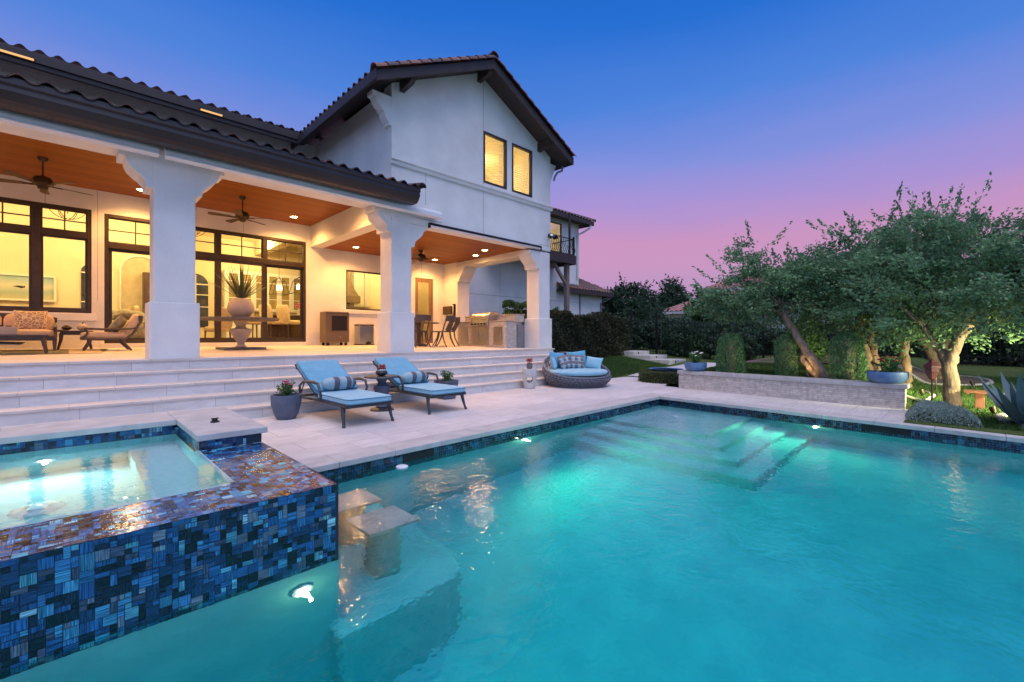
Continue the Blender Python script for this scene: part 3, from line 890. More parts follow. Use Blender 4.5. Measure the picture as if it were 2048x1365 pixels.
# ---------------------------------------------------------------- stone planter wall
def wx(y): return 10.18 - (4.77 - y) * 0.0918
pw = empty('planter_wall', (10.0, 2.75, 0), 'low cream ledgestone wall with smooth cap behind the pool', 'wall')
mb = MB()
mb.prism([(wx(.74), .74), (wx(4.77), 4.77), (wx(4.77) + .27, 4.77), (wx(.74) + .27, .74)], -.1, .338)
mb.build('stone_face', MT['ledge'], pw, world=True)
mb = MB()
cuts = [.70, 1.55, 2.25, 2.95, 3.55, 4.15, 4.80]
for a, b in zip(cuts, cuts[1:]):
    mb.prism([(wx(a) - .03, a + .002), (wx(b) - .03, b - .002), (wx(b) + .31, b - .002), (wx(a) + .31, a + .002)], .338, .412)
mb.build('wall_cap', MT['coping'], pw, world=True, bevel=.006)

# ================================================================ THE HOUSE
house = empty('house', (5.4, 9.0, 0), 'white stucco two storey house with tiled roofs and lit covered porch', 'house')
def H(mb, name, m, parent=None, **k):
    return mb.build(name, m, parent or house, world=True, **k)
def holed(x0, x1, z0, z1, y0, y1, holes):
    """wall lying along x with rectangular openings (hx0,hx1,hz0,hz1)"""
    mb = MB()
    xs = sorted({x0, x1, *[h[0] for h in holes], *[h[1] for h in holes]})
    for a, b in zip(xs, xs[1:]):
        zs = [z0]
        hs = sorted([(h[2], h[3]) for h in holes if h[0] <= a + 1e-6 and h[1] >= b - 1e-6])
        cur = z0
        for ha, hb in hs:
            if ha > cur: mb.box(a, b, y0, y1, cur, ha)
            cur = hb
        if z1 > cur: mb.box(a, b, y0, y1, cur, z1)
    return mb
YF, YB = 8.97, 13.7

# --- columns with plinths and stepped ogee brackets
BR = [(0.0, 0.0), (.42, 0), (.42, -.10), (.345, -.10), (.335, -.16), (.30, -.23), (.24, -.295), (.17, -.345), (.12, -.40), (.10, -.46), (.10, -.52), (0, -.52)]
def column(x0, x1, soffit_l, soffit_r, left, right):
    zb = zf(9.2)
    mb = MB()
    mb.box(x0, x1, 8.99, 9.50, zb + .9, max(soffit_l, soffit_r))
    c = H(mb, 'column', MT['stucco'], bevel=.012)
    mb = MB(); mb.box(x0 - .055, x1 + .055, 8.945, 9.555, zb - .02, zb + .90)
    H(mb, 'plinth', MT['stucco'], c, bevel=.02)
    if left:
        mb = MB(); mb.prism([(x0 + .004 - o * 1.0, soffit_l - .002 + z) for o, z in BR], 8.995, 9.495, 'y')
        H(mb, 'bracket', MT['stucco'], c, bevel=.008)
    if right:
        mb = MB(); mb.prism([(x1 - .004 + o, soffit_r - .002 + z) for o, z in BR], 8.995, 9.495, 'y')
        H(mb, 'bracket', MT['stucco'], c, bevel=.008)
column(.95, 1.495, 4.06, 4.06, True, True)
column(5.10, 5.61, 4.06, 3.80, True, True)
column(9.99, 10.475, 3.75, 3.75, True, False)
column(-3.2, -2.65, 4.06, 4.06, True, True)

# --- porch beam, divider, ceilings
mb = MB(); mb.box(-8, 5.095, YF, 9.5, 4.06, 4.62); H(mb, 'porch_beam', MT['stucco'], bevel=.01)
mb = MB(); mb.box(5.10, 5.45, 9.505, YB, 3.862, 4.62); H(mb, 'ceiling_divider', MT['stucco_trim'], bevel=.006)
mb = MB(); mb.box(-8, 5.097, 9.502, YB + .05, 4.48, 4.56); H(mb, 'porch_ceiling', MT['ceiling'])
mb = MB(); mb.box(5.452, 9.99, 9.30, YB + .05, 3.88, 3.96); H(mb, 'porch_ceiling', MT['ceiling'])

# --- gable block
GW = [(7.78, 8.63, 5.27, 6.63), (8.83, 9.66, 5.27, 6.63)]
mb = holed(5.095, 10.48, 3.80, 6.66, YF + .004, 9.30, GW)
mb.prism([(5.095, 6.66), (10.48, 6.66), (10.48, 6.74), (7.70, 8.06), (7.56, 8.06), (5.095, 6.82)], YF + .004, 9.30, 'y')
H(mb, 'gable_wall', MT['stucco'])
mb = MB(); mb.box(5.097, 5.35, 9.30, 16, 4.5, 6.76); H(mb, 'side_wall', MT['stucco'])
mb = MB(); mb.box(10.23, 10.478, 9.30, 16, 3.9, 6.74); H(mb, 'side_wall', MT['stucco'])
mb = MB(); mb.box(9.99, 10.478, 9.505, 12.9, 3.72, 3.95); mb.box(9.95, 10.52, 9.55, 12.86, 3.70, 3.745)
H(mb, 'side_beam', MT['stucco_trim'])
mb = MB(); mb.box(9.94, 10.5, 12.9, 14.0, .9, 3.9)
pil = H(mb, 'pilaster', MT['stucco'], bevel=.01)
mb = MB(); mb.prism([(12.9 + .004 - o, 3.70 + z) for o, z in BR], 9.945, 10.495, 'x'); H(mb, 'bracket', MT['stucco'], pil, bevel=.008)
# stucco joints
for jx in ((7.775, 7.781, 3.82, 7.9), (5.72, 6.45, 3.955, 3.962), (9.95, 10.47, 3.955, 3.962), (5.98, 5.985, 4.3, 5.04)):
    mb = MB(); mb.box(jx[0], jx[1], YF - .0005, YF + .003, jx[2], jx[3]); H(mb, 'control_joint', MT['greystone'])
# string course
mb = MB()
prof = [(0, 5.03), (.03, 5.03), (.045, 5.06), (.05, 5.10), (.085, 5.13), (.085, 5.175), (0, 5.19)]
mb.prism([(YF + .002 - a, b) for a, b in prof], 5.05, 10.53, 'x')
H(mb, 'string_course', MT['stucco_trim'])
# gable windows with lit blinds
MT['blind_lit'] = None
def blindmat():
    N = NT('lit slatted blind')
    tc = N.n('ShaderNodeTexCoord'); sp = N.n('ShaderNodeSeparateXYZ', {0: tc.outputs['Object']})
    no = N.n('ShaderNodeTexNoise', {'Vector': tc.outputs['Object'], 'Scale': 1.6, 'Detail': 2})
    c = mixc(N, ramp(N, no.outputs['Fac'], .35, .7), (.70, .62, .38), (.80, .72, .46))
    d = N.n('ShaderNodeBsdfDiffuse', {'Color': c}); t = N.n('ShaderNodeBsdfTranslucent', {'Color': c})
    m = N.n('ShaderNodeMixShader', {0: .55, 1: d.outputs[0], 2: t.outputs[0]})
    N.l(m.outputs[0], N.out.inputs[0])
    return N.m
MT['blind_lit'] = blindmat()
def blind_window(x0, x1, z0, z1, y, mat_frame, sill=False, parent=None):
    f = .055
    mb = MB()
    mb.box(x0, x0 + f, y - .02, y + .07, z0, z1); mb.box(x1 - f, x1, y - .02, y + .07, z0, z1)
    mb.box(x0 + f, x1 - f, y - .02, y + .07, z0, z0 + f); mb.box(x0 + f, x1 - f, y - .02, y + .07, z1 - f, z1)
    w = H(mb, 'window', mat_frame, parent, bevel=.006)
    mb = MB(); mb.add([(x0 + f, y + .02, z0 + f), (x1 - f, y + .02, z0 + f), (x1 - f, y + .02, z1 - f), (x0 + f, y + .02, z1 - f)], [(0, 1, 2, 3)])
    H(mb, 'pane', MT['pane'], w)
    mb = MB(); z = z0 + f + .01
    while z < z1 - f:
        mb.add([(x0 + f, y + .09, z + .032), (x1 - f, y + .09, z + .032), (x1 - f, y + .115, z), (x0 + f, y + .115, z)], [(0, 1, 2, 3)])
        z += .060
    H(mb, 'blind', MT['blind_lit'], w)
    return w
for h in GW: blind_window(*h, YF + .01, MT['bronze'])
mb = MB(); mb.box(5.2, 10.4, 11.5, 11.6, 4.6, 7.0); mb.box(5.2, 10.4, 9.2, 11.5, 4.62, 4.7); mb.box(5.12, 10.45, 9.1, 11.6, 6.72, 6.76)
H(mb, 'upstairs_room', MT['plaster_in'])
def lamp(name, loc, power, colr=(1.0, .70, .38), size=.06, parent=None, spot=None, rot=None):
    ld = bpy.data.lights.new(name, 'SPOT' if spot else 'POINT'); ld.energy = power; ld.color = colr; ld.shadow_soft_size = size
    if spot: ld.spot_size = math.radians(spot); ld.spot_blend = .7
    lo = bpy.data.objects.new(name, ld); col.objects.link(lo)
    if parent is not None:
        lo.parent = parent; lo.location = Vector(loc) - parent_world(parent)
    else: lo.location = loc
    if rot: lo.rotation_euler = rot
    return lo
WARM = (1.0, .45, .125)
YELL = (1.0, .74, .34)

# --- tiled roofs
def tile_patch(p00, p10, p01, p11, wave=.26, course=.36, amp=.055, seed=1, dark=1.0):
    """barrel tile surface between eave (p00-p10) and ridge (p01-p11)"""
    r = random.Random(seed)
    p00, p10, p01, p11 = map(Vector, (p00, p10, p01, p11))
    L = max((p10 - p00).length, (p11 - p01).length); S = max((p01 - p00).length, (p11 - p10).length)
    nc = max(1, round(L / wave)); nr = max(1, round(S / course)); k = 8
    nrm = (p10 - p00).cross(p01 - p00).normalized()
    mb = MB()
    for j in range(nr):
        b = len(mb.V); vs = []
        for e in (0, 1):
            t = (j + e) / nr
            lift = .03 if e == 0 else 0.0
            for i in range(nc * k + 1):
                s_ = i / (nc * k)
                ph = (i % k) / k
                h = abs(math.sin(PI * ph)) ** .8 * amp if ph < 2 else 0
                h = (math.sin(PI * (ph / .62)) * amp if ph < .62 else -math.sin(PI * (ph - .62) / .38) * amp * .35)
                p = p00.lerp(p10, s_).lerp(p01.lerp(p11, s_), t) + nrm * (h + lift)
                vs.append(tuple(p))
        fs = []; m = nc * k + 1
        for i in range(nc * k): fs.append((i, i + 1, m + i + 1, m + i))
        # thick front lip of the course
        low = [tuple(Vector(v) - nrm * .022) for v in vs[:m]]
        vs += low
        for i in range(nc * k): fs.append((2 * m + i, 2 * m + i + 1, i + 1, i))
        f0 = len(mb.F)
        mb.add(vs, fs)
        cols = [tile_col(r, dark) for _ in range(nc)]
        for i in range(nc * k):
            mb.C[f0 + i] = cols[i // k]; mb.C[f0 + nc * k + i] = cols[i // k]
    return mb
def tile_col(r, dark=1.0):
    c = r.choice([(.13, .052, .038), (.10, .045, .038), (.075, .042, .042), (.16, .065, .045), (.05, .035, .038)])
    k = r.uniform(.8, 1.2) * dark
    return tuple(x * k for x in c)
# gable roof: eaves at x 4.42 / 10.84, ridge x 7.63
EL, ER, RX, EZ, RZZ = 4.42, 10.84, 7.63, 6.62, 8.20
YR0 = 8.38
H(tile_patch((EL, 16, EZ), (EL, YR0, EZ), (RX, 16, RZZ), (RX, YR0, RZZ), seed=2), 'gable_roof', MT['rooftile'], smooth=True)
H(tile_patch((ER, YR0, EZ), (ER, 16, EZ), (RX, YR0, RZZ), (RX, 16, RZZ), seed=3), 'gable_roof', MT['rooftile'], smooth=True)
mb = MB()
for s_, ex in ((1, EL), (-1, ER)):
    mb.prism([(ex, EZ - .02), (RX, RZZ - .02), (RX, RZZ - .12), (ex, EZ - .12)], YR0 + .06, 16, 'y')
H(mb, 'roof_soffit', MT['darkwood'])
mb = MB()
for ex in (EL, ER):
    mb.prism([(ex, EZ - .02), (RX, RZZ - .02), (RX, RZZ - .25), (ex, EZ - .24)], YR0, YR0 + .055, 'y')
H(mb, 'barge_board', MT['fascia'], bevel=.006)
mb = MB(); mb.box(EL - .03, EL + .02, YR0, 13.2, EZ - .22, EZ - .005); H(mb, 'eave_fascia', MT['fascia'], bevel=.004)
mb = MB(); mb.box(ER - .02, ER + .03, YR0, 16, EZ - .22, EZ - .005)
H(mb, 'eave_fascia', MT['fascia'], bevel=.004)
# rake tiles laid down both verges, and the ridge
def half_pipe(mb, a, b, r0, r1, upv, f_lift=0.0, n=10, colr=None):
    a = Vector(a); b = Vector(b); d = (b - a).normalized(); up = Vector(upv); side = d.cross(up).normalized(); up = side.cross(d)
    vs = []; 
    for p, r_ in ((a, r0), (b, r1)):
        for k in range(n + 1):
            t = PI * k / n
            vs.append(tuple(p + side * (r_ * math.cos(t)) + up * (r_ * math.sin(t) * .9)))
    for k in range(n + 1): vs.append(tuple(Vector(vs[k]) - up * 0.0 + (a - Vector(vs[k])) * .16))
    f0 = len(mb.F)
    fs = [(k, k + 1, n + 2 + k, n + 1 + k) for k in range(n)] + [(2 * n + 2 + k, 2 * n + 3 + k, k + 1, k) for k in range(n)]
    mb.add(vs, fs)
    for i in range(len(fs)): mb.C[f0 + i] = colr
r = random.Random(9)
mb = MB()
for ex in (EL, ER):
    n = 12
    a = Vector((ex, YR0 + .03, EZ + .0)); b = Vector((RX, YR0 + .03, RZZ + .0))
    for i in range(n):
        p = a.lerp(b, i / n - .012); q = a.lerp(b, (i + 1) / n)
        half_pipe(mb, p, q, .125, .098, (0, 0, 1), colr=tile_col(r, 1.25))
n = 18
for i in range(n):
    half_pipe(mb, (RX, YR0 + i * .42 - .03, RZZ + .06), (RX, YR0 + (i + 1) * .42, RZZ + .05), .13, .105, (0, 0, 1), colr=tile_col(r))
H(mb, 'verge_tiles', MT['rooftile'], smooth=True)
# timber outlookers and stucco corbels under the gable eaves
def rake_z(x): return EZ + (RZZ - EZ) * (1 - abs(x - RX) / (RX - EL))
for x in (5.35, 7.63, 9.95):
    mb = MB(); z = rake_z(x) - .13
    mb.prism([(YF + .01, z), (YR0 + .07, z), (YR0 + .07, z - .10), (YR0 + .12, z - .16), (YR0 + .2, z - .20), (YF + .01, z - .24)], x - .06, x + .06, 'x')
    H(mb, 'outlooker', MT['darkwood'], bevel=.005)
CB = [(0, 0), (.46, 0), (.46, -.09), (.40, -.11), (.36, -.20), (.30, -.27), (.24, -.30), (.24, -.35), (.19, -.37), (.16, -.46), (.10, -.55), (.07, -.58), (.07, -.64), (0, -.64)]
mb = MB(); mb.prism([(5.10 - o, 6.52 + z) for o, z in CB], YF + .012, YF + .25, 'y'); H(mb, 'corbel', MT['stucco_trim'], bevel=.005)
mb = MB(); mb.prism([(10.475 + o * .6, 6.5 + z * .9) for o, z in CB], YF + .012, YF + .25, 'y'); H(mb, 'corbel', MT['stucco_trim'], bevel=.005)
mb = MB(); mb.tube([(10.80, 8.75, 6.42), (10.76, 8.75, 6.28), (10.6, 8.8, 6.2), (10.53, 8.85, 6.05), (10.53, 8.87, 5.95)], .035, 10); H(mb, 'downpipe', MT['grey_metal'], smooth=True)

# porch roof with its big dark gutter
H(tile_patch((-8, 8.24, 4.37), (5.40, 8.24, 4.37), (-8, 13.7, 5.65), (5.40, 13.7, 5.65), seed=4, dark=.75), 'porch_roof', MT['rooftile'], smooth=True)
mb = MB()
gp = [(8.55, 4.40), (8.26, 4.40), (8.25, 4.31), (8.28, 4.29), (8.27, 4.22), (8.34, 4.13), (8.40, 4.085), (8.55, 4.085)]
mb.prism(gp, -8, 5.38, 'x')
H(mb, 'gutter', MT['gutter'], bevel=.006)
mb = MB(); mb.box(-8, 5.36, 8.55, YF, 4.36, 4.40); mb.box(-8, 5.36, 8.55, 8.6, 4.085, 4.36)
H(mb, 'porch_soffit', MT['fascia'])
mb = MB(); half_pipe(mb, (5.40, 8.22, 4.41), (5.40, 9.0, 4.58), .10, .09, (0, 0, 1), colr=(.06, .04, .04)); H(mb, 'verge_tiles', MT['rooftile'], smooth=True)
# main roof behind
mb = MB(); mb.box(-9, 5.1, 13.3, 13.55, 4.56, 6.72); H(mb, 'clerestory_wall', MT['stucco'])
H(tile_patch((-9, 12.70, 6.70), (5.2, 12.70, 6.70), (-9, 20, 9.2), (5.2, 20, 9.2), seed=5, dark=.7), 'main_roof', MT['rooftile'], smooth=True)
mb = MB(); mb.box(-9, 4.45, 12.70, 12.78, 6.41, 6.71); mb.box(-9, 4.45, 12.66, 12.70, 6.50, 6.69); H(mb, 'main_fascia', MT['fascia'], bevel=.006)
mb = MB(); mb.prism([(12.781, 6.44), (13.6, 6.74), (13.6, 6.78), (12.781, 6.48)], -9, 4.6, 'x'); H(mb, 'main_soffit', MT['darkwood'])

# --- back wall of the porch
LW = (-3.3, .36, 1.72, 4.03); SD = (.57, 4.98, 1.05, 3.99); KW = (6.19, 7.62, 2.06, 3.31); PD = (8.70, 9.46, .96, 3.30)
mb = holed(-8, 5.1, .86, 4.56, YB, YB + .22, [LW, SD]); H(mb, 'back_wall', MT['stucco'])
mb = holed(5.1, 9.94, .86, 3.9, YB + .001, YB + .22, [KW, PD]); H(mb, 'back_wall', MT['stucco'])
mb = MB()
mb.box(-3.4, .44, YB - .05, YB + .01, 1.55, 1.71); mb.box(6.1, 7.7, YB - .05, YB + .01, 1.93, 2.05)
mb.box(.5, 5.05, YB - .06, YB + .1, .9, 1.045)
H(mb, 'window_sill', MT['stucco_trim'], bevel=.006)
mb = MB(); mb.box(.455, .461, YB - .001, YB + .003, 2.0, 4.46); H(mb, 'control_joint', MT['greystone'])
def frame_rect(mb, x0, x1, z0, z1, y, w=.06, d=.09):
    mb.box(x0, x0 + w, y, y + d, z0, z1); mb.box(x1 - w, x1, y, y + d, z0, z1)
    mb.box(x0 + w, x1 - w, y + .001, y + d - .001, z0, z0 + w); mb.box(x0 + w, x1 - w, y + .001, y + d - .001, z1 - w, z1)
def glass(x0, x1, z0, z1, y):
    mb = MB(); mb.add([(x0, y, z0), (x1, y, z0), (x1, y, z1), (x0, y, z1)], [(0, 1, 2, 3)]); return mb
def grid_bars(mb, x0, x1, z0, z1, y, nx_, nz_):
    for i in range(1, nx_): x = x0 + (x1 - x0) * i / nx_; mb.box(x - .012, x + .012, y, y + .03, z0, z1)
    for j in range(1, nz_): z = z0 + (z1 - z0) * j / nz_; mb.box(x0, x1, y + .002, y + .028, z - .012, z + .012)
yfr = YB + .015
# big fixed window, three lights with gridded transoms
mb = MB(); frame_rect(mb, *LW, yfr, .07, .1)
edges = [-3.3, -2.37, -1.43, -.49, .36]
for e in edges[1:-1]: mb.box(e - .06, e + .06, yfr + .002, yfr + .098, LW[2] + .07, LW[3] - .07)
for a, b in zip(edges, edges[1:]): mb.box(a + .06, b - .06, yfr + .004, yfr + .096, 3.37, 3.49)
w = H(mb, 'window', MT['bronze'], bevel=.006)
mb = MB()
for a, b in zip(edges, edges[1:]):
    frame_rect(mb, a + .06, b - .06, 3.485, 3.965, yfr + .03, .035, .05); frame_rect(mb, a + .06, b - .06, 1.785, 3.375, yfr + .03, .045, .05)
    grid_bars(mb, a + .09, b - .09, 3.52, 3.93, yfr + .04, 2, 2)
H(mb, 'sash', MT['bronze'], w)
H(glass(-3.25, .31, 1.76, 3.99, yfr + .055), 'pane', MT['pane'], w)
# sliding doors
mb = MB(); frame_rect(mb, *SD, yfr, .07, .12)
ed = [.57, 1.67, 2.77, 3.88, 4.98]
for e in ed[1:-1]: mb.box(e - .05, e + .05, yfr + .002, yfr + .118, 3.33, 3.92)
mb.box(.64, 4.91, yfr + .004, yfr + .116, 3.22, 3.36)
d = H(mb, 'sliding_door', MT['bronze'], bevel=.006)
for i, (a, b) in enumerate(zip(ed, ed[1:])):
    mb = MB(); yy = yfr + (.02 if i in (1, 2) else .065)
    frame_rect(mb, a + (.0 if i else .06), b - (0 if i < 3 else .06), 1.10, 3.23, yy, .075, .04)
    H(mb, 'door_panel', MT['bronze'], d, bevel=.004)
    mb = MB(); grid_bars(mb, a + .05, b - .05, 3.36, 3.92, yfr + .05, 2, 2); frame_rect(mb, a + .05, b - .05, 3.35, 3.925, yfr + .045, .03, .04)
    H(mb, 'transom_bars', MT['bronze'], d)
H(glass(.6, 4.95, 1.08, 3.96, yfr + .06), 'pane', MT['pane'], d)
mb = MB(); mb.tube([(2.70, yfr - .03, 2.0), (2.70, yfr - .03, 2.25)], .012, 8); mb.box(2.685, 2.715, yfr - .02, yfr + .03, 2.03, 2.06); mb.box(2.685, 2.715, yfr - .02, yfr + .03, 2.19, 2.22)
H(mb, 'door_handle', MT['bronze'], d)
# kitchen window and patio door
mb = MB(); frame_rect(mb, *KW, yfr, .045, .09); w = H(mb, 'window', MT['bronze'], bevel=.005)
H(glass(KW[0] + .04, KW[1] - .04, KW[2] + .04, KW[3] - .04, yfr + .05), 'pane', MT['pane'], w)
mb = MB(); frame_rect(mb, *PD, yfr, .05, .09); frame_rect(mb, PD[0] + .05, PD[1] - .05, PD[2] + .04, PD[3] - .05, yfr + .02, .10, .045)
pd = H(mb, 'patio_door', mat('taupe painted door', (.23, .14, .075), (.19, .115, .06), rough=.5), bevel=.005)
H(glass(PD[0] + .14, PD[1] - .14, PD[2] + .13, PD[3] - .14, yfr + .04), 'pane', MT['pane'], pd)

# --- rooms behind the glass
FLR = 1.0
MT['wood_floor'] = boardmat('oak floor boards', (.26, .15, .06), (.36, .21, .09), width=.14)
mb = MB(); mb.box(-8, 9.9, YB + .22, 20.4, FLR - .1, FLR); H(mb, 'room_floor', MT['wood_floor'])
mb = MB(); mb.box(-8, 9.9, YB + .22, 20.4, 5.0, 5.06); H(mb, 'room_ceiling', MT['plaster_in'])
# rear wall of the living room with arched recess and arched window
mb = MB(); mb.box(-8, 2.62, 18.0, 18.2, FLR, 5.0); mb.box(-8.2, -8, YB + .2, 18, FLR, 5.0)
mb.box(2.5, 2.62, 18.0, 20.4, FLR, 5.0); mb.box(2.5, 9.9, 20.2, 20.4, FLR, 5.0); mb.box(9.7, 9.9, YB + .22, 20.2, FLR, 5.0)
mb.box(8.32, 8.42, 14.6, 17.0, FLR, 5.0); mb.box(8.42, 9.7, 17.0, 17.1, FLR, 5.0)
mb.box(6.0, 6.12, YB + .22, 14.6, FLR, 5.0)
H(mb, 'room_wall', MT['plaster_in'])
def arch_poly(x0, x1, z0, zs, n=14):
    c = (x0 + x1) / 2; r_ = (x1 - x0) / 2
    return [(x0, z0), (x1, z0)] + [(c + r_ * math.cos(PI * k / n), zs + r_ * math.sin(PI * k / n)) for k in range(n + 1)]
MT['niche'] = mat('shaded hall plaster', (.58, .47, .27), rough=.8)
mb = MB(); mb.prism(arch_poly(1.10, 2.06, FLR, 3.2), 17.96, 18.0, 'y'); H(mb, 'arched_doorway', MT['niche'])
ring = arch_poly(1.10, 2.06, FLR, 3.2); ring = ring[1:]
mb = MB(); mb.tube([(x, 17.94, z) for x, z in ring] + [(1.10, 17.94, FLR)], .025, 6); H(mb, 'arch_trim', MT['white_in'])
mb = MB(); mb.box(1.62, 1.98, 17.7, 17.95, FLR, 3.18); H(mb, 'hall_door', MT['walnut'])
MT['night_glass'] = mat('window showing dark garden', (.02, .03, .03), (.07, .07, .09), scale=5, rough=.1)
mb = MB(); mb.prism(arch_poly(.25, .70, 1.75, 3.1), 17.97, 18.0, 'y'); aw = H(mb, 'arched_window', MT['night_glass'])
mb = MB(); mb.box(.46, .49, 17.94, 17.97, 1.75, 3.3); mb.box(.25, .70, 17.942, 17.968, 2.2, 2.23); mb.box(.25, .70, 17.942, 17.968, 3.05, 3.08); H(mb, 'glazing_bar', MT['white_in'], aw)
mb = MB(); mb.prism(arch_poly(2.95, 3.75, 1.55, 3.15), 20.16, 20.2, 'y'); aw = H(mb, 'arched_window', MT['night_glass'])
mb = MB(); mb.box(3.33, 3.37, 20.13, 20.16, 1.55, 3.5)
for z in (1.9, 2.3, 2.75, 3.14): mb.box(2.95, 3.75, 20.132, 20.158, z, z + .035)
H(mb, 'glazing_bar', MT['white_in'], aw)
# ceiling beams over the kitchen
mb = MB(); mb.box(2.6, 8.3, 16.2, 16.5, 4.45, 5.0); mb.box(5.3, 5.6, 14, 20, 4.46, 5.0); H(mb, 'ceiling_beam', MT['plaster_in'])
for i, (x, y, p) in enumerate(((-1.6, 15.6, 62), (1.2, 16.2, 62), (3.0, 15.4, 50), (5.0, 15.2, 56), (5.0, 18.3, 66), (6.95, 15.3, 60), (9.1, 15.3, 30), (-4.5, 16, 45))):
    lamp('room_lamp', (x, y, 4.5), p * 2.5, YELL, .12, house)
lamp('upstairs_lamp', (7.2, 10.6, 6.4), 60, (1, .74, .36), .12, house)
lamp('upstairs_lamp', (9.2, 10.6, 6.4), 55, (1, .74, .36), .12, house)

# --- wing of the house to the right with balcony
YW = 15.0
mb = holed(10.47, 19.9, -.2, 7.35, YW, YW + .25, [(17.35, 18.42, 5.2, 7.12)]); mb.box(19.65, 19.9, YW + .25, 19, -.2, 7.35)
H(mb, 'wing_wall', MT['stucco'])
mb = MB()
mb.box(10.5, 19.9, YW - .003, YW + .001, 3.05, 3.062)
H(mb, 'control_joint', MT['greystone'])
mb = MB()
mb.box(14.0, 14.008, YW - .003, YW + .001, 0, 5)
H(mb, 'control_joint', MT['greystone'])
mb = MB(); mb.box(10.7, 11.1, YW - .03, YW + .02, .6, 3.0); H(mb, 'side_door', MT['bronze'])
blind_window(17.35, 18.42, 5.2, 7.12, YW + .01, MT['bronze'])
mb = MB(); mb.box(16.5, 19.3, 17, 17.1, 5, 7.3); mb.box(16.5, 19.3, YW + .26, 17, 5.0, 5.1); H(mb, 'upstairs_room', MT['plaster_in'])
lamp('upstairs_lamp', (17.6, 16.2, 6.7), 45, YELL, .1, house)
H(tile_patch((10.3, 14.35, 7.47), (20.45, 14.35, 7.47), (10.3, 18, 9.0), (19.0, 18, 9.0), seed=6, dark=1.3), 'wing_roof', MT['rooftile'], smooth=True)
mb = MB(); mb.box(10.3, 20.42, 14.35, 14.42, 7.25, 7.46); mb.box(10.3, 20.42, 14.42, YW, 7.33, 7.40); mb.box(20.36, 20.42, 14.42, 18, 7.25, 7.46); H(mb, 'wing_fascia', MT['fascia'])
mb = MB(); half_pipe(mb, (20.45, 14.30, 7.48), (19.0, 18, 9.03), .13, .12, (0, 0, 1), colr=(.06, .04, .04)); H(mb, 'verge_tiles', MT['rooftile'], smooth=True)
mb = MB(); mb.tube([(20.2, 14.4, 7.28), (20.15, 14.45, 7.1), (19.9, 14.75, 6.85), (19.72, 14.9, 6.75), (19.72, 14.92, 4.4)], .055, 10); H(mb, 'downpipe', MT['stucco_trim'], smooth=True)
mb = MB(); mb.box(13.0, 17.75, 13.6, YW, 4.92, 5.16); mb.box(12.97, 17.79, 13.56, 13.62, 4.74, 5.18); mb.box(17.73, 17.79, 13.6, YW, 4.74, 5.18)
bal = H(mb, 'balcony', MT['darkwood'], bevel=.01)
mb = MB()
def rail(a, b):
    a = Vector(a); b = Vector(b)
    mb.bar(a + Vector((0, 0, .82)), b + Vector((0, 0, .82)), .05, .035); mb.bar(a + Vector((0, 0, .06)), b + Vector((0, 0, .06)), .04, .03)
    d_ = (b - a); out = Vector((d_.y, -d_.x, 0)).normalized(); n_ = int(d_.length / .13)
    for i in range(n_ + 1):
        p = a + d_ * (i / n_)
        mb.tube([p + Vector((0, 0, .06)), p + out * .10 + Vector((0, 0, .18)), p + out * .11 + Vector((0, 0, .30)), p + out * .01 + Vector((0, 0, .52)), p + Vector((0, 0, .82))], .011, 5, cap=False)
rail((13, 13.66, 5.16), (17.70, 13.66, 5.16)); rail((17.70, 13.66, 5.16), (17.70, YW, 5.16))
mb.box(17.66, 17.74, 13.62, 13.70, 5.1, 6.1)
H(mb, 'balcony_railing', MT['iron'], bal)
mb = MB(); mb.box(17.50, 17.58, 13.74, 13.82, 5.16, 7.3); H(mb, 'balcony_post', MT['darkwood'], bal)
mb = MB(); mb.box(17.30, 17.50, 13.75, 13.95, .4, 4.75); mb.bar((17.4, 13.85, 3.7), (16.4, 13.85, 4.75), .13, .13, (0, 1, 0)); H(mb, 'timber_post', mat('weathered timber post', (.26, .2, .17), (.18, .13, .11), stretch=(4, 4, 1), scale=4, rough=.9), bal)
# low block beyond
mb = MB(); mb.box(18.6, 22.25, 15.1, 20, -.2, 3.75); H(mb, 'low_block_wall', MT['stucco'])
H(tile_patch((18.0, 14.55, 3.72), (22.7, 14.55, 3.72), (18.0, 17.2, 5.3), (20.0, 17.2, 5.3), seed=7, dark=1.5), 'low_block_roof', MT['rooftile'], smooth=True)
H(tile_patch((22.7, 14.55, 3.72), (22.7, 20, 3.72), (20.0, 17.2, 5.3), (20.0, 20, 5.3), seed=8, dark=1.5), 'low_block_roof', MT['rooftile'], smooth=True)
mb = MB(); mb.box(18.0, 22.68, 14.55, 14.62, 3.50, 3.72); mb.box(22.62, 22.68, 14.62, 20, 3.50, 3.72); mb.box(18.0, 22.62, 14.62, 15.12, 3.58, 3.64); H(mb, 'low_block_fascia', MT['fascia'])
mb = MB(); mb.tube([(22.55, 14.7, 3.5), (22.4, 14.9, 3.3), (22.1, 15.05, 3.15), (22.1, 15.06, .3)], .05, 10); mb.tube([(20.1, 15.06, 3.5), (20.1, 15.06, .3)], .03, 8); H(mb, 'downpipe', MT['grey_metal'], smooth=True)

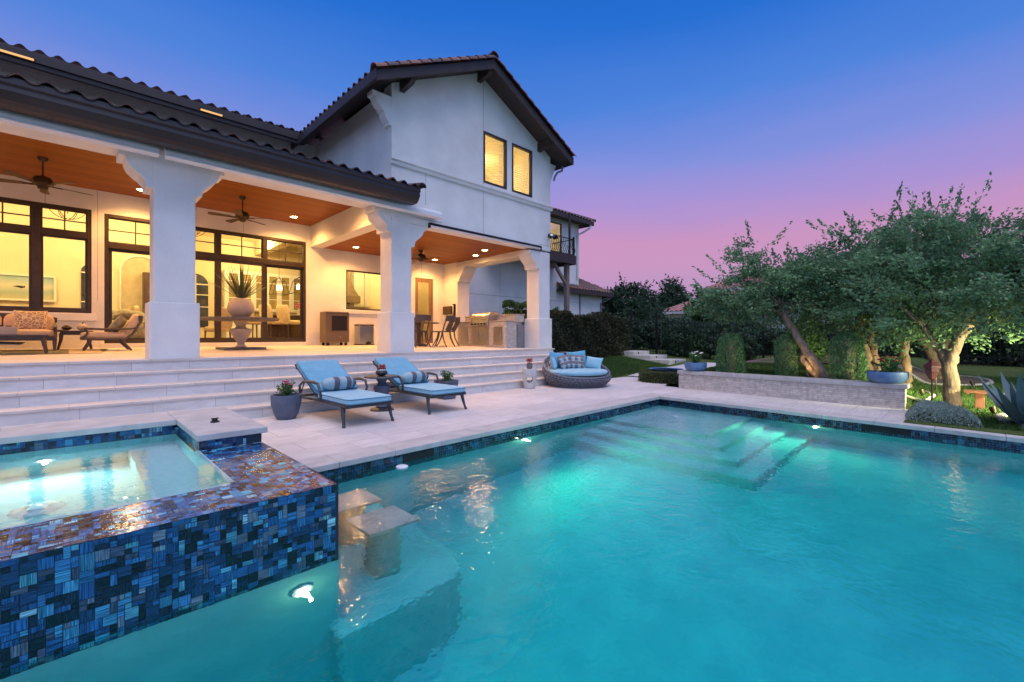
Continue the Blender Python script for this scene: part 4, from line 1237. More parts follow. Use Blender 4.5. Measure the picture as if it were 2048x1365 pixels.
# ================================================================ THINGS ON AND ABOUT THE HOUSE
# retractable awning rolls
def awning(x0, x1, y, z, r_, label, dark=False):
    t = empty('awning', ((x0 + x1) / 2, y, z), label, 'awning', 'rolled shade awnings')
    L = (x1 - x0) / 2
    mb = MB()
    if not dark:
        mb.lathe([(r_ * .2, -L), (r_, -L + .004), (r_, L - .004), (r_ * .2, L)], (0, 0, 0), 24, 'x')
        mb.build('cassette', MT['white_metal'], t, smooth=True)
        mb = MB(); mb.box(-L, L, -.02, .17, r_ * .55, r_ * 1.05); mb.build('back_plate', MT['white_metal'], t, bevel=.004)
        mb = MB(); mb.box(-L + .01, L - .01, -r_ - .008, -r_ + .03, -r_ * .75, -r_ * .45); mb.build('front_rail', MT['white_metal'], t, bevel=.003)
    else:
        mb.prism([(-r_, 0), (0, 0), (0, -.07), (-r_ * .6, -.07), (-r_, -.03)], -L, L, 'x'); mb.build('cassette', MT['white_metal'], t, bevel=.004)
        mb = MB(); mb.box(-L, L, -r_ - .012, -r_ + .005, -.028, .03); mb.build('front_rail', MT['iron'], t, bevel=.003)
        mb = MB(); mb.box(-L - .03, -L, -.07, 0, -.09, .03); mb.build('end_bracket', MT['iron'], t)
        mb = MB(); mb.box(L, L + .03, -.07, 0, -.09, .03); mb.build('end_bracket', MT['iron'], t)
    return t
awning(-7.5, .99, 8.80, 4.065, .092, 'white rolled awning over the left porch opening, left of the near column')
awning(1.06, 6.26, 8.80, 4.065, .092, 'white rolled awning over the middle porch opening, reaching onto the gable wall')
awning(6.08, 9.98, YF, 3.86, .07, 'slim dark edged shade cassette over the grill porch opening', True)

# recessed ceiling lights
def downlight(x, y, z, label, power, spot=150):
    t = empty('ceiling_light', (x, y, z), label, 'ceiling light', 'recessed ceiling lights')
    mb = MB(); mb.lathe([(.105, 0), (.105, -.008), (.08, -.012), (.075, -.002)], n=28); mb.build('trim_ring', MT['white_in'], t, smooth=True)
    mb = MB(); mb.lathe([(.076, -.003), (.04, -.008), (0, -.009)], n=24); mb.build('lens', MT['warm_lens'], t, smooth=True)
    lamp('ceiling_lamp', (x, y, z - .03), power, WARM, .07, t, spot)
    return t
PW_ = 340
downlight(1.15, 12.95, 4.48, 'recessed light beside the near column, above the armchair', PW_)
downlight(4.38, 12.95, 4.48, 'recessed light above the sliding doors near the planter table', PW_)
downlight(-2.2, 12.95, 4.48, 'recessed light above the porch sofa', PW_)
downlight(1.15, 10.2, 4.48, 'recessed light just behind the near column top', PW_ * .55)
downlight(4.38, 10.2, 4.48, 'recessed light between the near and middle columns', PW_ * .55)
downlight(-2.2, 10.2, 4.48, 'recessed light over the front of the sofa group', PW_ * .55)
downlight(6.11, 12.84, 3.88, 'recessed light above the kitchen window and air cooler', PW_ * .8)
downlight(9.16, 10.5, 3.88, 'recessed light nearest the grill counter front', PW_ * .6)
downlight(9.55, 11.4, 3.88, 'recessed light above the grill beside the side beam', PW_ * .5)
downlight(9.05, 13.0, 3.88, 'recessed light near the patio door behind the fan', PW_ * .7)
downlight(6.3, 10.4, 3.88, 'recessed light just behind the middle column', PW_ * .45)
# slim glowing strips standing in for warm light reflected on the upper fascia
for x, l in ((-.70, 'added glowing strip for a warm reflection above the left end of the porch roof'), (2.42, 'added glowing strip for a warm reflection on the upper roof edge near the gable')):
    t = empty('eave_glint', (x, 12.63, 6.55), l, 'eave glint', 'added eave glints')
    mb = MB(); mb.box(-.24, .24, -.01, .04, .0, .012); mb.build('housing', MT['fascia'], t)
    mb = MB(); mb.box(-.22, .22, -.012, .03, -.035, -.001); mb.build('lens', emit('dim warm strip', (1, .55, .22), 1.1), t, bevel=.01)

# ceiling fans
def fan(x, y, zc, zm, label, R_, rz, chain=False):
    t = empty('ceiling_fan', (x, y, zc), label, 'ceiling fan', 'porch ceiling fans', rz)
    h = zm - zc
    mb = MB(); mb.lathe([(.075, 0), (.075, -.03), (.05, -.07), (.02, -.075)], n=24); mb.build('canopy', MT['brass'], t, smooth=True)
    mb = MB(); mb.tube([(0, 0, -.05), (0, 0, h + .12)], .013, 10); mb.build('downrod', MT['brass'], t, smooth=True)
    mb = MB(); mb.lathe([(.02, h + .13), (.05, h + .10), (.12, h + .08), (.145, h + .03), (.145, h - .03), (.10, h - .07), (.075, h - .08), (.07, h - .12), (.03, h - .14), (0, h - .14)], n=32)
    mb.build('motor', MT['brass'], t, smooth=True)
    mb = MB(); mb.tube([(.03, 0, h - .13), (.03, 0, h - (.75 if chain else .45))], .003, 5); mb.lathe([(0, -.03), (.012, -.015), (.012, .01), (0, .02)], (.03, 0, h - (.75 if chain else .45)), 10)
    mb.build('pull_chain', MT['brass'], t)
    for k in range(5):
        M_ = Matrix.Rotation(2 * PI * k / 5, 4, 'Z') @ Matrix.Translation((0, 0, h - .045)) @ Matrix.Rotation(math.radians(11), 4, 'X')
        mb = MB(); mb.X = M_
        mb.prism([(.10, -.028), (.20, -.02), (.27, -.05), (R_ - .06, -.075), (R_, -.05), (R_, .05), (R_ - .06, .075), (.27, .05), (.20, .02), (.10, .028)], -.006, .004)
        b = mb.build('blade', MT['walnut'], t, bevel=.003)
        mb = MB(); mb.X = M_
        mb.bar((.09, 0, -.012), (.27, 0, -.012), .035, .012); mb.build('blade_arm', MT['brass'], b)
    return t
fan(-.34, 11.9, 4.48, 4.03, 'bronze ceiling fan over the porch sofa group', .70, .3)
fan(2.90, 11.95, 4.48, 4.03, 'bronze ceiling fan over the pedestal table with the spiky plant', .68, .55)
fan(7.76, 11.9, 3.88, 3.66, 'dark ceiling fan over the dining chairs, half behind the middle column', .68, .1, True)

# flood light on the gable corner
t = empty('flood_light', (10.40, YF, 4.27), 'twin black flood light on the right corner of the gable wall', 'flood light')
mb = MB(); mb.lathe([(.06, 0), (.06, .03), (.03, .05)], (0, -.05, 0), 20, 'y'); mb.build('base', MT['iron'], t, smooth=True)
for s_, lens in ((-1, MT['iron']), (1, MT['white_metal'])):
    M_ = Matrix.Translation((.10 * s_ + .04, -.15, -.05)) @ Matrix.Rotation(math.radians(35 * s_), 4, 'Z') @ Matrix.Rotation(math.radians(62), 4, 'X')
    mb = MB(); mb.X = M_; mb.lathe([(.025, -.08), (.05, -.04), (.075, .06), (.07, .07)], n=20); hd = mb.build('lamp_head', MT['iron'], t, smooth=True)
    mb = MB(); mb.X = M_; mb.lathe([(.07, .062), (.03, .075), (0, .078)], n=20); mb.build('lens', MT['white_metal'], hd, smooth=True)

# ---------------------------------------------------------------- porch furniture
def ogee_leg(mb, x, y, z0, h, dx, dy, r0=.024, r1=.016):
    mb.tube([(x, y, z0 + h), (x + dx * .1, y + dy * .1, z0 + h * .7), (x + dx * .35, y + dy * .35, z0 + h * .4), (x + dx * .8, y + dy * .8, z0 + h * .12), (x + dx, y + dy, z0)], [r0 * 1.15, r0, r0 * .85, r1, r1 * 1.1], 8)
# sofa
FS = zf(12.6)
t = empty('sofa', (-1.25, 12.7, FS), 'dark framed porch sofa with sand coloured cushions under the big window', 'sofa')
W2 = 1.08
mb = MB()
mb.box(-W2, W2, -.40, -.35, .20, .27); mb.box(-W2, W2, .33, .38, .20, .27); mb.box(-W2, -W2 + .05, -.35, .33, .2, .27); mb.box(W2 - .05, W2, -.35, .33, .2, .27)
mb.prism([(-W2, .27), (W2, .27), (W2, .66), (W2 * .7, .72), (0, .745), (-W2 * .7, .72), (-W2, .66)], .36, .40, 'y')
for s_ in (-1, 1):
    mb.tube([(s_ * (W2 - .02), .36, .55), (s_ * (W2 - .02), .0, .50), (s_ * (W2 - .02), -.33, .46), (s_ * (W2 - .02), -.40, .44)], .022, 8)
    mb.tube([(s_ * (W2 - .02), -.38, .45), (s_ * (W2 - .02), -.34, .36), (s_ * (W2 - .02), -.39, .25)], .022, 8)
mb.build('frame', MT['charcoal'], t, smooth=True)
for x in (-W2 + .03, W2 - .03):
    for y, dy in ((-.37, -.06), (.35, .06)):
        mb = MB(); ogee_leg(mb, x, y, 0, .22, 0, dy); mb.build('leg', MT['charcoal'], t, smooth=True)
for x in (-.70, 0, .70):
    mb = MB(); mb.superq((x, -.02, .34), (.70, .72, .15), .3); mb.build('seat_cushion', MT['peach'], t, smooth=True)
    mb = MB(); mb.superq((x, .25, .55), (.69, .17, .36), .42, rot=Matrix.Rotation(math.radians(-10), 3, 'X')); mb.build('back_cushion', MT['peach'], t, smooth=True)
MT['patterned'] = None
def patmat():
    N = NT('beige scroll patterned fabric')
    v = coords(N)
    n1 = N.n('ShaderNodeTexVoronoi', {'Vector': v, 'Scale': 17}, feature='DISTANCE_TO_EDGE')
    f = ramp(N, n1.outputs['Distance'], .05, .10)
    b = mixc(N, f, (.66, .52, .36), (.33, .22, .13))
    p = N.n('ShaderNodeBsdfPrincipled', {'Base Color': b, 'Roughness': .9}); N.l(p.outputs[0], N.out.inputs[0])
    return N.m
MT['patterned'] = patmat()
mb = MB(); mb.pillow((-.02, 0, .19), .46, .40, .15, Matrix.Rotation(math.radians(-18), 3, 'X'))
o = mb.build('scatter_pillow', MT['patterned'], None, smooth=True); o.location = (-.50, 12.66, FS + .40)
tag(o, 'beige scroll patterned pillow on the right end of the porch sofa', 'pillow')
# coffee table with tray box and magazine shelf
FC = zf(11.5)
t = empty('coffee_table', (-1.25, 11.5, FC), 'low dark coffee table in front of the porch sofa', 'coffee table')
mb = MB(); mb.box(-1.0, 1.0, -.32, .32, .30, .335); mb.build('tabletop', MT['charcoal'], t, bevel=.008)
mb = MB(); mb.box(-.93, .93, -.28, .28, .255, .298); mb.build('apron', MT['charcoal'], t)
for x, dx in ((-.93, -.04), (.93, .04)):
    for y in (-.27, .27):
        mb = MB(); mb.tube([(x, y, .27), (x + dx * .3, y, .15), (x + dx, y, 0)], [.034, .022, .016], 8); mb.build('leg', MT['charcoal'], t, smooth=True)
for y in (-.1, .1):
    mb = MB(); mb.tube([(-.1, y, .27), (-.1, y, 0)], .018, 8); mb.build('leg', MT['charcoal'], t, smooth=True)
t2 = empty('planter_tray', (-1.15, 11.5, FC + .336), 'long pale planter box on the coffee table', 'planter box')
mb = MB(); mb.box(-.52, .52, -.12, .12, 0, .13); mb.build('box', MT['clay_pot'], t2, bevel=.006)
mb = MB()
for k in range(40): mb.superq((random.uniform(-.48, .48), random.uniform(-.09, .09), .13 + random.uniform(0, .02)), (.05, .05, .04), 1, 7, 5)
mb.build('pebbles', MT['rubber'], t2, smooth=True)
mb = MB(); mb.add([(-.95, -.10, .17), (-.55, -.10, .15), (-.50, .2, .19), (-.9, .2, .21), (-.95, -.10, .182), (-.55, -.10, .162), (-.50, .2, .202), (-.9, .2, .222)], [(0, 1, 2, 3), (7, 6, 5, 4), (0, 4, 5, 1), (1, 5, 6, 2), (2, 6, 7, 3), (3, 7, 4, 0)])
o = mb.build('magazine', mat('faded paper', (.55, .5, .38)), None); o.location = (-.05, 11.45, FC); tag(o, 'pale folded magazine beneath the coffee table', 'magazine')
# striped rug
def rugmat():
    N = NT('striped outdoor rug')
    tc = N.n('ShaderNodeTexCoord'); sp = N.n('ShaderNodeSeparateXYZ', {0: tc.outputs['Object']})
    q = N.n('ShaderNodeMath', {0: sp.outputs[0], 1: 2.2}, operation='MULTIPLY'); fl = N.n('ShaderNodeMath', {0: q.outputs[0]}, operation='FLOOR')
    w = N.n('ShaderNodeTexWhiteNoise', {'W': fl.outputs[0]}, noise_dimensions='1D')
    b = mixc(N, ramp(N, w.outputs['Value'], .3, .6), (.16, .15, .09), (.5, .4, .24))
    p = N.n('ShaderNodeBsdfPrincipled', {'Base Color': b, 'Roughness': .95}); N.l(p.outputs[0], N.out.inputs[0])
    return N.m
mb = MB(); mb.add([(-2.6, 11.12, zf(11.12) + .012), (.42, 11.12, zf(11.12) + .012), (.60, 12.9, zf(12.9) + .012), (-2.6, 12.9, zf(12.9) + .012)], [(0, 1, 2, 3)])
mb.add([(-2.6, 11.12, zf(11.12)), (.42, 11.12, zf(11.12)), (.42, 11.12, zf(11.12) + .012), (-2.6, 11.12, zf(11.12) + .012)], [(0, 1, 2, 3)])
tag(mb.build('rug', rugmat()), 'olive and sand striped rug under the porch sofa group', 'rug')
# end table
FE = zf(13.0)
t = empty('side_table', (.09, 12.95, FE), 'dark splay legged side table between porch sofa and armchair', 'side table')
mb = MB(); mb.box(-.27, .27, -.24, .24, .365, .39); mb.build('tabletop', MT['charcoal'], t, bevel=.008)
mb = MB(); mb.box(-.22, .22, -.20, .20, .30, .364); mb.build('apron', MT['charcoal'], t)
for x, dx in ((-.20, -.05), (.20, .05)):
    for y in (-.18, .18):
        mb = MB(); mb.tube([(x, y, .33), (x + dx * .1, y, .2), (x + dx, y, 0)], [.036, .026, .018], 8); mb.build('leg', MT['charcoal'], t, smooth=True)
t = empty('pumpkin_jar', (.20, 12.9, FE + .391), 'pale ribbed pumpkin on the porch side table', 'pumpkin')
mb = MB(); vs = []
n, m = 40, 12
for i in range(m + 1):
    ph = PI * i / m
    for k in range(n):
        a = 2 * PI * k / n; r_ = .085 * math.sin(ph) ** .75 * (1 + .07 * abs(math.sin(4 * a)))
        vs.append((r_ * math.cos(a), r_ * math.sin(a), .07 - .068 * math.cos(ph)))
mb.add(vs, [(i * n + k, i * n + (k + 1) % n, (i + 1) * n + (k + 1) % n, (i + 1) * n + k) for i in range(m) for k in range(n)])
mb.build('shell', MT['clay_pot'], t, smooth=True)
mb = MB(); mb.tube([(0, 0, .13), (.0, 0, .16), (.02, 0, .18)], [.012, .008, .009], 8); mb.build('stalk', MT['walnut'], t, smooth=True)
mb = MB(); mb.superq((0, 0, .055), (.16, .11, .11), 1, 20, 10); o = mb.build('stone_ball', MT['brass'], None, smooth=True); o.location = (-.03, 12.85, FE + .391); tag(o, 'dark bronze ball on the porch side table', 'ornament')
mb = MB(); mb.box(-.09, .09, -.06, .06, 0, .018); o = mb.build('book', MT['walnut'], None, bevel=.003); o.location = (-.12, 12.82, FE + .391); tag(o, 'thin dark book on the porch side table', 'book')
# lounge armchair seen from the side
FA = zf(12.4)
t = empty('armchair', (.60, 12.40, FA), 'dark framed lounge armchair with sand cushions beside the near column', 'armchair')
for y in (-.31, .31):
    mb = MB()
    mb.tube([(-.38, y, .44), (-.10, y, .43), (.30, y, .44), (.40, y, .46)], .018, 8)
    mb.tube([(-.37, y, .44), (-.34, y, .34), (-.40, y, .27), (-.44, y, .25)], [.02, .02, .024, .02], 8)
    mb.tube([(-.44, y, .24), (-.2, y, .225), (.22, y, .23), (.34, y, .34), (.45, y, .56), (.49, y, .70)], [.022, .024, .024, .024, .022, .018], 8)
    mb.build('side_frame', MT['charcoal'], t, smooth=True)
    for x, dx in ((-.30, -.10), (.18, .14)):
        mb = MB(); mb.tube([(x, y, .235), (x + dx * .15, y, .15), (x + dx, y, 0)], [.035, .026, .018], 8); mb.build('leg', MT['charcoal'], t, smooth=True)
mb = MB(); mb.box(.43, .50, -.31, .31, .60, .72); mb.box(-.42, -.38, -.31, .31, .21, .25); mb.build('cross_rail', MT['charcoal'], t, bevel=.01)
mb = MB(); mb.superq((-.08, 0, .31), (.72, .56, .13), .3); mb.build('seat_cushion', MT['peach'], t, smooth=True)
mb = MB(); mb.superq((.34, 0, .53), (.14, .56, .48), .35, rot=Matrix.Rotation(math.radians(24), 3, 'Y')); mb.build('back_cushion', MT['peach'], t, smooth=True)
mb = MB(); mb.pillow((0, 0, 0), .40, .36, .15, Matrix.Rotation(math.radians(35), 3, 'Y') @ Matrix.Rotation(math.radians(70), 3, 'Z'))
o = mb.build('scatter_pillow', MT['olive'], None, smooth=True); o.location = (.72, 12.33, FA + .53); tag(o, 'grey green pillow leaning in the porch armchair', 'pillow')

# pedestal table with the big ball planter
FT = zf(11.8)
t = empty('pedestal_table', (2.83, 11.8, FT), 'round stone pedestal table on the porch behind the near column', 'table')
mb = MB(); mb.lathe([(.0, .66), (.72, .66), (.79, .68), (.80, .70), (.79, .722), (.0, .724)], n=56); mb.build('tabletop', MT['greystone'], t, smooth=True)
mb = MB(); mb.lathe([(.10, .05), (.13, .06), (.075, .10), (.07, .14), (.14, .26), (.215, .40), (.225, .47), (.12, .49), (.09, .53), (.13, .60), (.17, .66)], n=36); mb.build('urn_pedestal', MT['clay_pot'], t, smooth=True)
mb = MB(); mb.box(-.42, .42, -.42, .42, 0, .05); mb.build('plinth', MT['greystone'], t, bevel=.012)
t = empty('ball_planter', (2.83, 11.8, FT + .725), 'round cream ball pot with a spiky plant on the pedestal table', 'planter')
mb = MB(); mb.lathe([(.10, 0), (.17, .03), (.25, .12), (.275, .22), (.255, .33), (.20, .41), (.16, .44), (.15, .45), (.13, .445)], n=44); mb.build('pot', MT['clay_pot'], t, smooth=True)
mb = MB(); mb.lathe([(0, .425), (.14, .425)], n=24); mb.build('soil', MT['soil'], t)
def spiky(t, z0, n, lmin, lmax, w, m, name='leaf', droop=.25):
    for k in range(n):
        a = k * 2.399 + random.uniform(-.2, .2); el = math.radians(random.uniform(28, 86)); L = random.uniform(lmin, lmax)
        mb = MB(); L_ = []; R_l = []; mid = []
        d = Vector((math.cos(a) * math.cos(el), math.sin(a) * math.cos(el), math.sin(el))); side = Vector((-math.sin(a), math.cos(a), 0))
        p = Vector((math.cos(a) * .03, math.sin(a) * .03, z0))
        for i in range(7):
            u = i / 6; ww = w * (1 - u ** 1.6) * (0.55 + .45 * math.sin(min(1, u * 3) * PI / 2)) + .0015
            up = side.cross(d)
            L_.append(tuple(p + side * ww)); R_l.append(tuple(p - side * ww)); mid.append(tuple(p - up.normalized() * ww * .35))
            p = p + d * (L / 6); d = (d - Vector((0, 0, droop * (1 - math.sin(el)) * .35))).normalized()
        vs = L_ + mid + R_l; fs = [(i, i + 1, 8 + i, 7 + i) for i in range(6)] + [(7 + i, 8 + i, 15 + i, 14 + i) for i in range(6)]
        mb.add(vs, fs); mb.build(name, m, t, smooth=True, ang=60)
spiky(t, .42, 62, .55, .98, .019, MT['spike'], droop=.22)

# evaporative cooler
t = empty('air_cooler', (5.65, 13.28, zf(13.28)), 'brown wheeled air cooler by the porch wall under the kitchen window', 'air cooler')
mb = MB(); mb.box(-.36, .36, -.22, .22, .09, 1.0); mb.build('housing', MT['brownmetal'], t, bevel=.03)
mb = MB(); frame_rect(mb, -.20, .30, .42, .90, -.235, .02, .02); mb.build('grille_frame', MT['brownmetal'], t, bevel=.004)
mb = MB(); mb.box(-.18, .28, -.226, -.222, .44, .88)
for k in range(11): mb.bar((-.18, -.232, .46 + k * .04), (.28, -.232, .46 + k * .04), .014, .006)
mb.build('grille', MT['louvre'], t)
mb = MB(); mb.box(-.34, .34, -.228, -.2, .93, .98); mb.build('control_panel', MT['charcoal'], t, bevel=.004)
mb = MB(); mb.lathe([(.012, 0), (.012, .01), (0, .012)], (.07, -.232, .26), 12, 'y'); mb.build('tap', MT['chrome'], t, smooth=True)
for x in (-.27, .27):
    for y in (-.16, .16):
        mb = MB(); mb.lathe([(.02, -.016), (.045, -.016), (.045, .016), (.02, .016)], (x, y, .045), 18, 'y'); mb.box(x - .02, x + .02, y - .024, y - .018, .04, .1); mb.build('caster', MT['rubber'], t, smooth=True)
# steel bin
t = empty('pedal_bin', (6.62, 13.35, zf(13.35)), 'brushed steel pedal bin left of the middle column', 'bin')
mb = MB(); mb.box(-.25, .25, -.16, .16, .02, .60); mb.build('body', MT['chrome'], t, bevel=.02)
mb = MB(); mb.box(-.255, .255, -.165, .165, .60, .645); mb.build('lid', MT['charcoal'], t, bevel=.012)
mb = MB(); mb.box(-.255, .255, -.165, .165, 0, .03); mb.build('base', MT['rubber'], t)
mb = MB(); mb.prism([(.0 + .09 * math.cos(PI * k / 12) + .06, .03 + .085 * math.sin(PI * k / 12)) for k in range(13)], -.175, -.158, 'y'); mb.build('pedal', MT['rubber'], t)

# dining table and klismos chairs
FD = zf(11.9)
t = empty('dining_table', (7.75, 12.0, FD), 'dark dining table behind the middle column', 'dining table')
mb = MB(); mb.lathe([(0, .70), (.62, .70), (.64, .715), (.62, .735), (0, .735)], n=40); mb.build('tabletop', MT['charcoal'], t, smooth=True)
mb = MB(); mb.lathe([(.26, 0), (.24, .05), (.08, .10), (.06, .35), (.11, .62), (.2, .70)], n=24); mb.build('pedestal', MT['charcoal'], t, smooth=True)
def klismos(loc, rz, label):
    t = empty('dining_chair', loc, label, 'dining chair', 'dining chairs on the grill porch', rz)
    mb = MB(); mb.box(-.22, .22, -.22, .2, .44, .475); mb.build('seat', MT['charcoal'], t, bevel=.012)
    for x in (-.20, .20):
        mb = MB(); mb.tube([(x, .20, .44), (x, .24, .25), (x * 1.1, .33, .08), (x * 1.15, .40, 0)], [.026, .022, .019, .017], 8); mb.build('leg', MT['charcoal'], t, smooth=True)
        mb = MB(); mb.tube([(x, -.19, .44), (x, -.22, .25), (x * 1.1, -.30, .08), (x * 1.15, -.36, 0)], [.026, .022, .019, .017], 8); mb.build('leg', MT['charcoal'], t, smooth=True)
        mb = MB(); mb.tube([(x, -.20, .46), (x * 1.02, -.25, .62), (x * 1.05, -.33, .82), (x * 1.05, -.35, .90)], [.022, .02, .018, .016], 8); mb.build('back_post', MT['charcoal'], t, smooth=True)
    mb = MB(); pts = [(-.25 + .5 * k / 10, -.35 - .07 * math.sin(PI * k / 10)) for k in range(11)]
    mb.prism(pts + [(x, y - .022) for x, y in reversed(pts)], .76, .93); mb.build('top_rail', MT['charcoal'], t, bevel=.005)
    mb = MB(); mb.bar((0, -.22, .47), (0, -.40, .80), .14, .016, (1, 0, 0)); mb.build('back_splat', MT['charcoal'], t)
    return t
ch = klismos((8.05, 11.25, zf(11.25)), math.radians(20), 'dark curved leg dining chair in the clear, right of the middle column')
for i, (x, y, rz, l) in enumerate(((7.30, 11.35, math.radians(-8), 'dark curved leg dining chair partly hidden by the middle column'), (8.62, 11.75, math.radians(72), 'dark curved leg dining chair at the right side of the table, seen side on'), (8.2, 12.75, math.radians(160), 'dark curved leg dining chair on the far side of the table'))):
    c = copy_tree(ch); c.location = (x, y, zf(y)); c.rotation_euler = (0, 0, rz); c['label'] = l

# grill island along the side of the porch
FG = zf(10.7)
t = empty('grill_island', (9.55, 10.75, FG), 'cream ledgestone grill island with steel doors under the side beam', 'grill island')
mb = MB(); mb.box(-.35, .33, -1.15, 1.15, -.05, .76); mb.build('stone_base', MT['ledge'], t)
mb = MB(); mb.box(.0, .36, -1.2, 1.2, .76, .96); mb.build('raised_back', MT['ledge'], t)
mb = MB(); mb.box(-.38, .0, -1.18, -.42, .762, .80); mb.box(-.38, .0, .46, 1.18, .762, .80); mb.box(-.02, .40, -1.22, 1.22, .962, 1.0); mb.build('worktop', MT['marble'], t, bevel=.008)
for a, b, l in ((-1.02, -.62, 0), (.60, .98, 1)):
    mb = MB(); mb.box(-.372, -.35, a, b, .08, .62); dd = mb.build('steel_door', MT['chrome'], t, bevel=.006)
    mb = MB(); ya = a + .06 if l == 1 else a + .06; mb.tube([(-.375, ya, .26), (-.40, ya, .27), (-.40, ya, .41), (-.375, ya, .42)], .01, 8); mb.build('handle', MT['chrome'], dd, smooth=True)
for a, b in ((-.40, .01), (.02, .43)):
    mb = MB(); mb.box(-.372, -.35, a, b, .06, .60); dd = mb.build('steel_door', MT['chrome'], t, bevel=.006)
    ya = b - .06 if a < 0 else a + .06
    mb = MB(); mb.tube([(-.375, ya, .26), (-.40, ya, .27), (-.40, ya, .41), (-.375, ya, .42)], .01, 8); mb.build('handle', MT['chrome'], dd, smooth=True)
g = empty('gas_grill', (9.42, 10.77, FG + .62), 'stainless built in gas grill with domed lid in the stone island', 'grill')
mb = MB(); mb.box(-.27, .27, -.43, .43, .0, .22); mb.build('body', MT['chrome'], g, bevel=.01)
mb = MB(); mb.box(-.29, -.27, -.43, .43, .02, .17); fp = mb.build('control_panel', MT['chrome'], g, bevel=.008)
for k in range(5):
    mb = MB(); mb.lathe([(.028, 0), (.026, -.03), (0, -.032)], (-.29, -.3 + .15 * k, .09), 16, 'x'); mb.build('knob', MT['iron'], fp, smooth=True)
mb = MB(); lid = [(-.26, 0)] + [(-.26 + .0 + .26 * (1 - math.cos(PI / 2 * k / 8)), .05 + .20 * math.sin(PI / 2 * k / 8)) for k in range(9)] + [(.16, .24), (.25, .16), (.26, 0)]
mb.prism([(x, z + .225) for x, z in lid], -.42, .42, 'y')
ld_ = mb.build('lid', MT['chrome'], g, smooth=True, bevel=.012)
mb = MB(); mb.tube([(-.30, -.36, .30), (-.30, .36, .30)], .014, 10); mb.box(-.30, -.25, -.34, -.32, .29, .31); mb.box(-.30, -.25, .32, .34, .29, .31); mb.build('lid_handle', MT['chrome'], ld_, smooth=True)
mb = MB(); mb.lathe([(.03, 0), (.03, -.012), (0, -.014)], (-.20, 0, .40), 20, 'x'); mb.build('thermometer', MT['white_metal'], ld_, smooth=True)
# planter box next to it
t = empty('planter_box', (9.82, 9.72, zf(9.7)), 'grey square planter box between grill island and right column', 'planter')
mb = MB(); mb.box(-.17, .17, -.17, .17, 0, .70); mb.build('box', MT['grey_metal'], t, bevel=.01)
# louvred heater on the side wall
t = empty('wall_heater', (9.93, 13.28, 1.92), 'brown slatted heater panel on the wall beside the patio door', 'heater')
mb = MB(); mb.box(-.05, 0, -.30, -.24, -.02, .46); mb.box(-.10, 0, -.30, -.25, -.02, .01); mb.box(-.10, 0, -.30, -.25, .42, .46); mb.build('bracket', MT['iron'], t)
mb = MB(); mb.box(-.16, -.10, -.24, .26, .08, .38); mb.build('panel', MT['bronze'], t, bevel=.005)
mb = MB()
for k in range(7): mb.box(-.168, -.158, -.22, .24, .105 + k * .038, .12 + k * .038)
mb.build('slats', MT['brownmetal'], t)

# ---------------------------------------------------------------- rooms: things seen through the glass
t = empty('painting', (-1.25, 17.95, 2.53), 'wide pale seascape painting on the living room wall', 'painting')
mb = MB(); frame_rect(mb, -1.0, 1.0, -.36, .36, -.04, .05, .05); mb.build('picture_frame', MT['white_in'], t)
def seamat():
    N = NT('soft sea and sky paint')
    tc = N.n('ShaderNodeTexCoord'); sp = N.n('ShaderNodeSeparateXYZ', {0: tc.outputs['Object']})
    no = N.n('ShaderNodeTexNoise', {'Vector': tc.outputs['Object'], 'Scale': 2.5, 'Detail': 3})
    q = N.n('ShaderNodeMath', {0: no.outputs['Fac'], 1: .25, 2: sp.outputs[2]}, operation='MULTIPLY_ADD')
    r = N.n('ShaderNodeValToRGB'); e = r.color_ramp.elements
    q2 = N.n('ShaderNodeMath', {0: q.outputs[0], 1: 1.2, 2: .4}, operation='MULTIPLY_ADD'); N.l(q2.outputs[0], r.inputs[0])
    e[0].position = .1; e[0].color = (.62, .50, .22, 1); e[1].position = .95; e[1].color = (.24, .42, .42, 1)
    x = e.new(.4); x.color = (.36, .45, .33, 1); x = e.new(.6); x.color = (.62, .60, .44, 1)
    p = N.n('ShaderNodeBsdfPrincipled', {'Base Color': r.outputs[0], 'Roughness': .7}); N.l(p.outputs[0], N.out.inputs[0])
    return N.m
mb = MB(); mb.box(-.95, .95, -.012, -.004, -.31, .31); mb.build('canvas', seamat(), t)
mb = MB(); mb.prism([(.16, .02), (.28, .05), (.38, .035), (.40, .06), (.405, 0), (.33, -.02), (.24, .01)], -.016, -.013, 'y'); mb.build('painted_bird', MT['rubber'], t)
t = empty('chandelier', (-.02, 15.6, 4.98), 'open hoop iron chandelier in the living room', 'chandelier', 'room chandeliers')
mb = MB(); mb.tube([(0, 0, 0), (0, 0, -.75)], .009, 6); mb.lathe([(.06, 0), (.05, -.03), (0, -.035)], n=16)
for a in (0, PI / 3, 2 * PI / 3):
    mb.tube([(.36 * math.cos(2 * PI * k / 28) * math.cos(a), .36 * math.cos(2 * PI * k / 28) * math.sin(a), -.52 + .36 * math.sin(2 * PI * k / 28)) for k in range(29)], .008, 5)
mb.build('hoops', MT['iron'], t)
for a in range(4):
    mb = MB(); mb.lathe([(.012, -.48), (.012, -.40), (.02, -.38), (.014, -.33), (0, -.30)], (.12 * math.cos(a * PI / 2), .12 * math.sin(a * PI / 2), 0), 10); mb.build('candle_bulb', MT['warm_bulb'], t, smooth=True)
c = copy_tree(t); c.location = (2.55, 15.7, 4.98); c['label'] = 'open hoop iron chandelier over the indoor dining table'
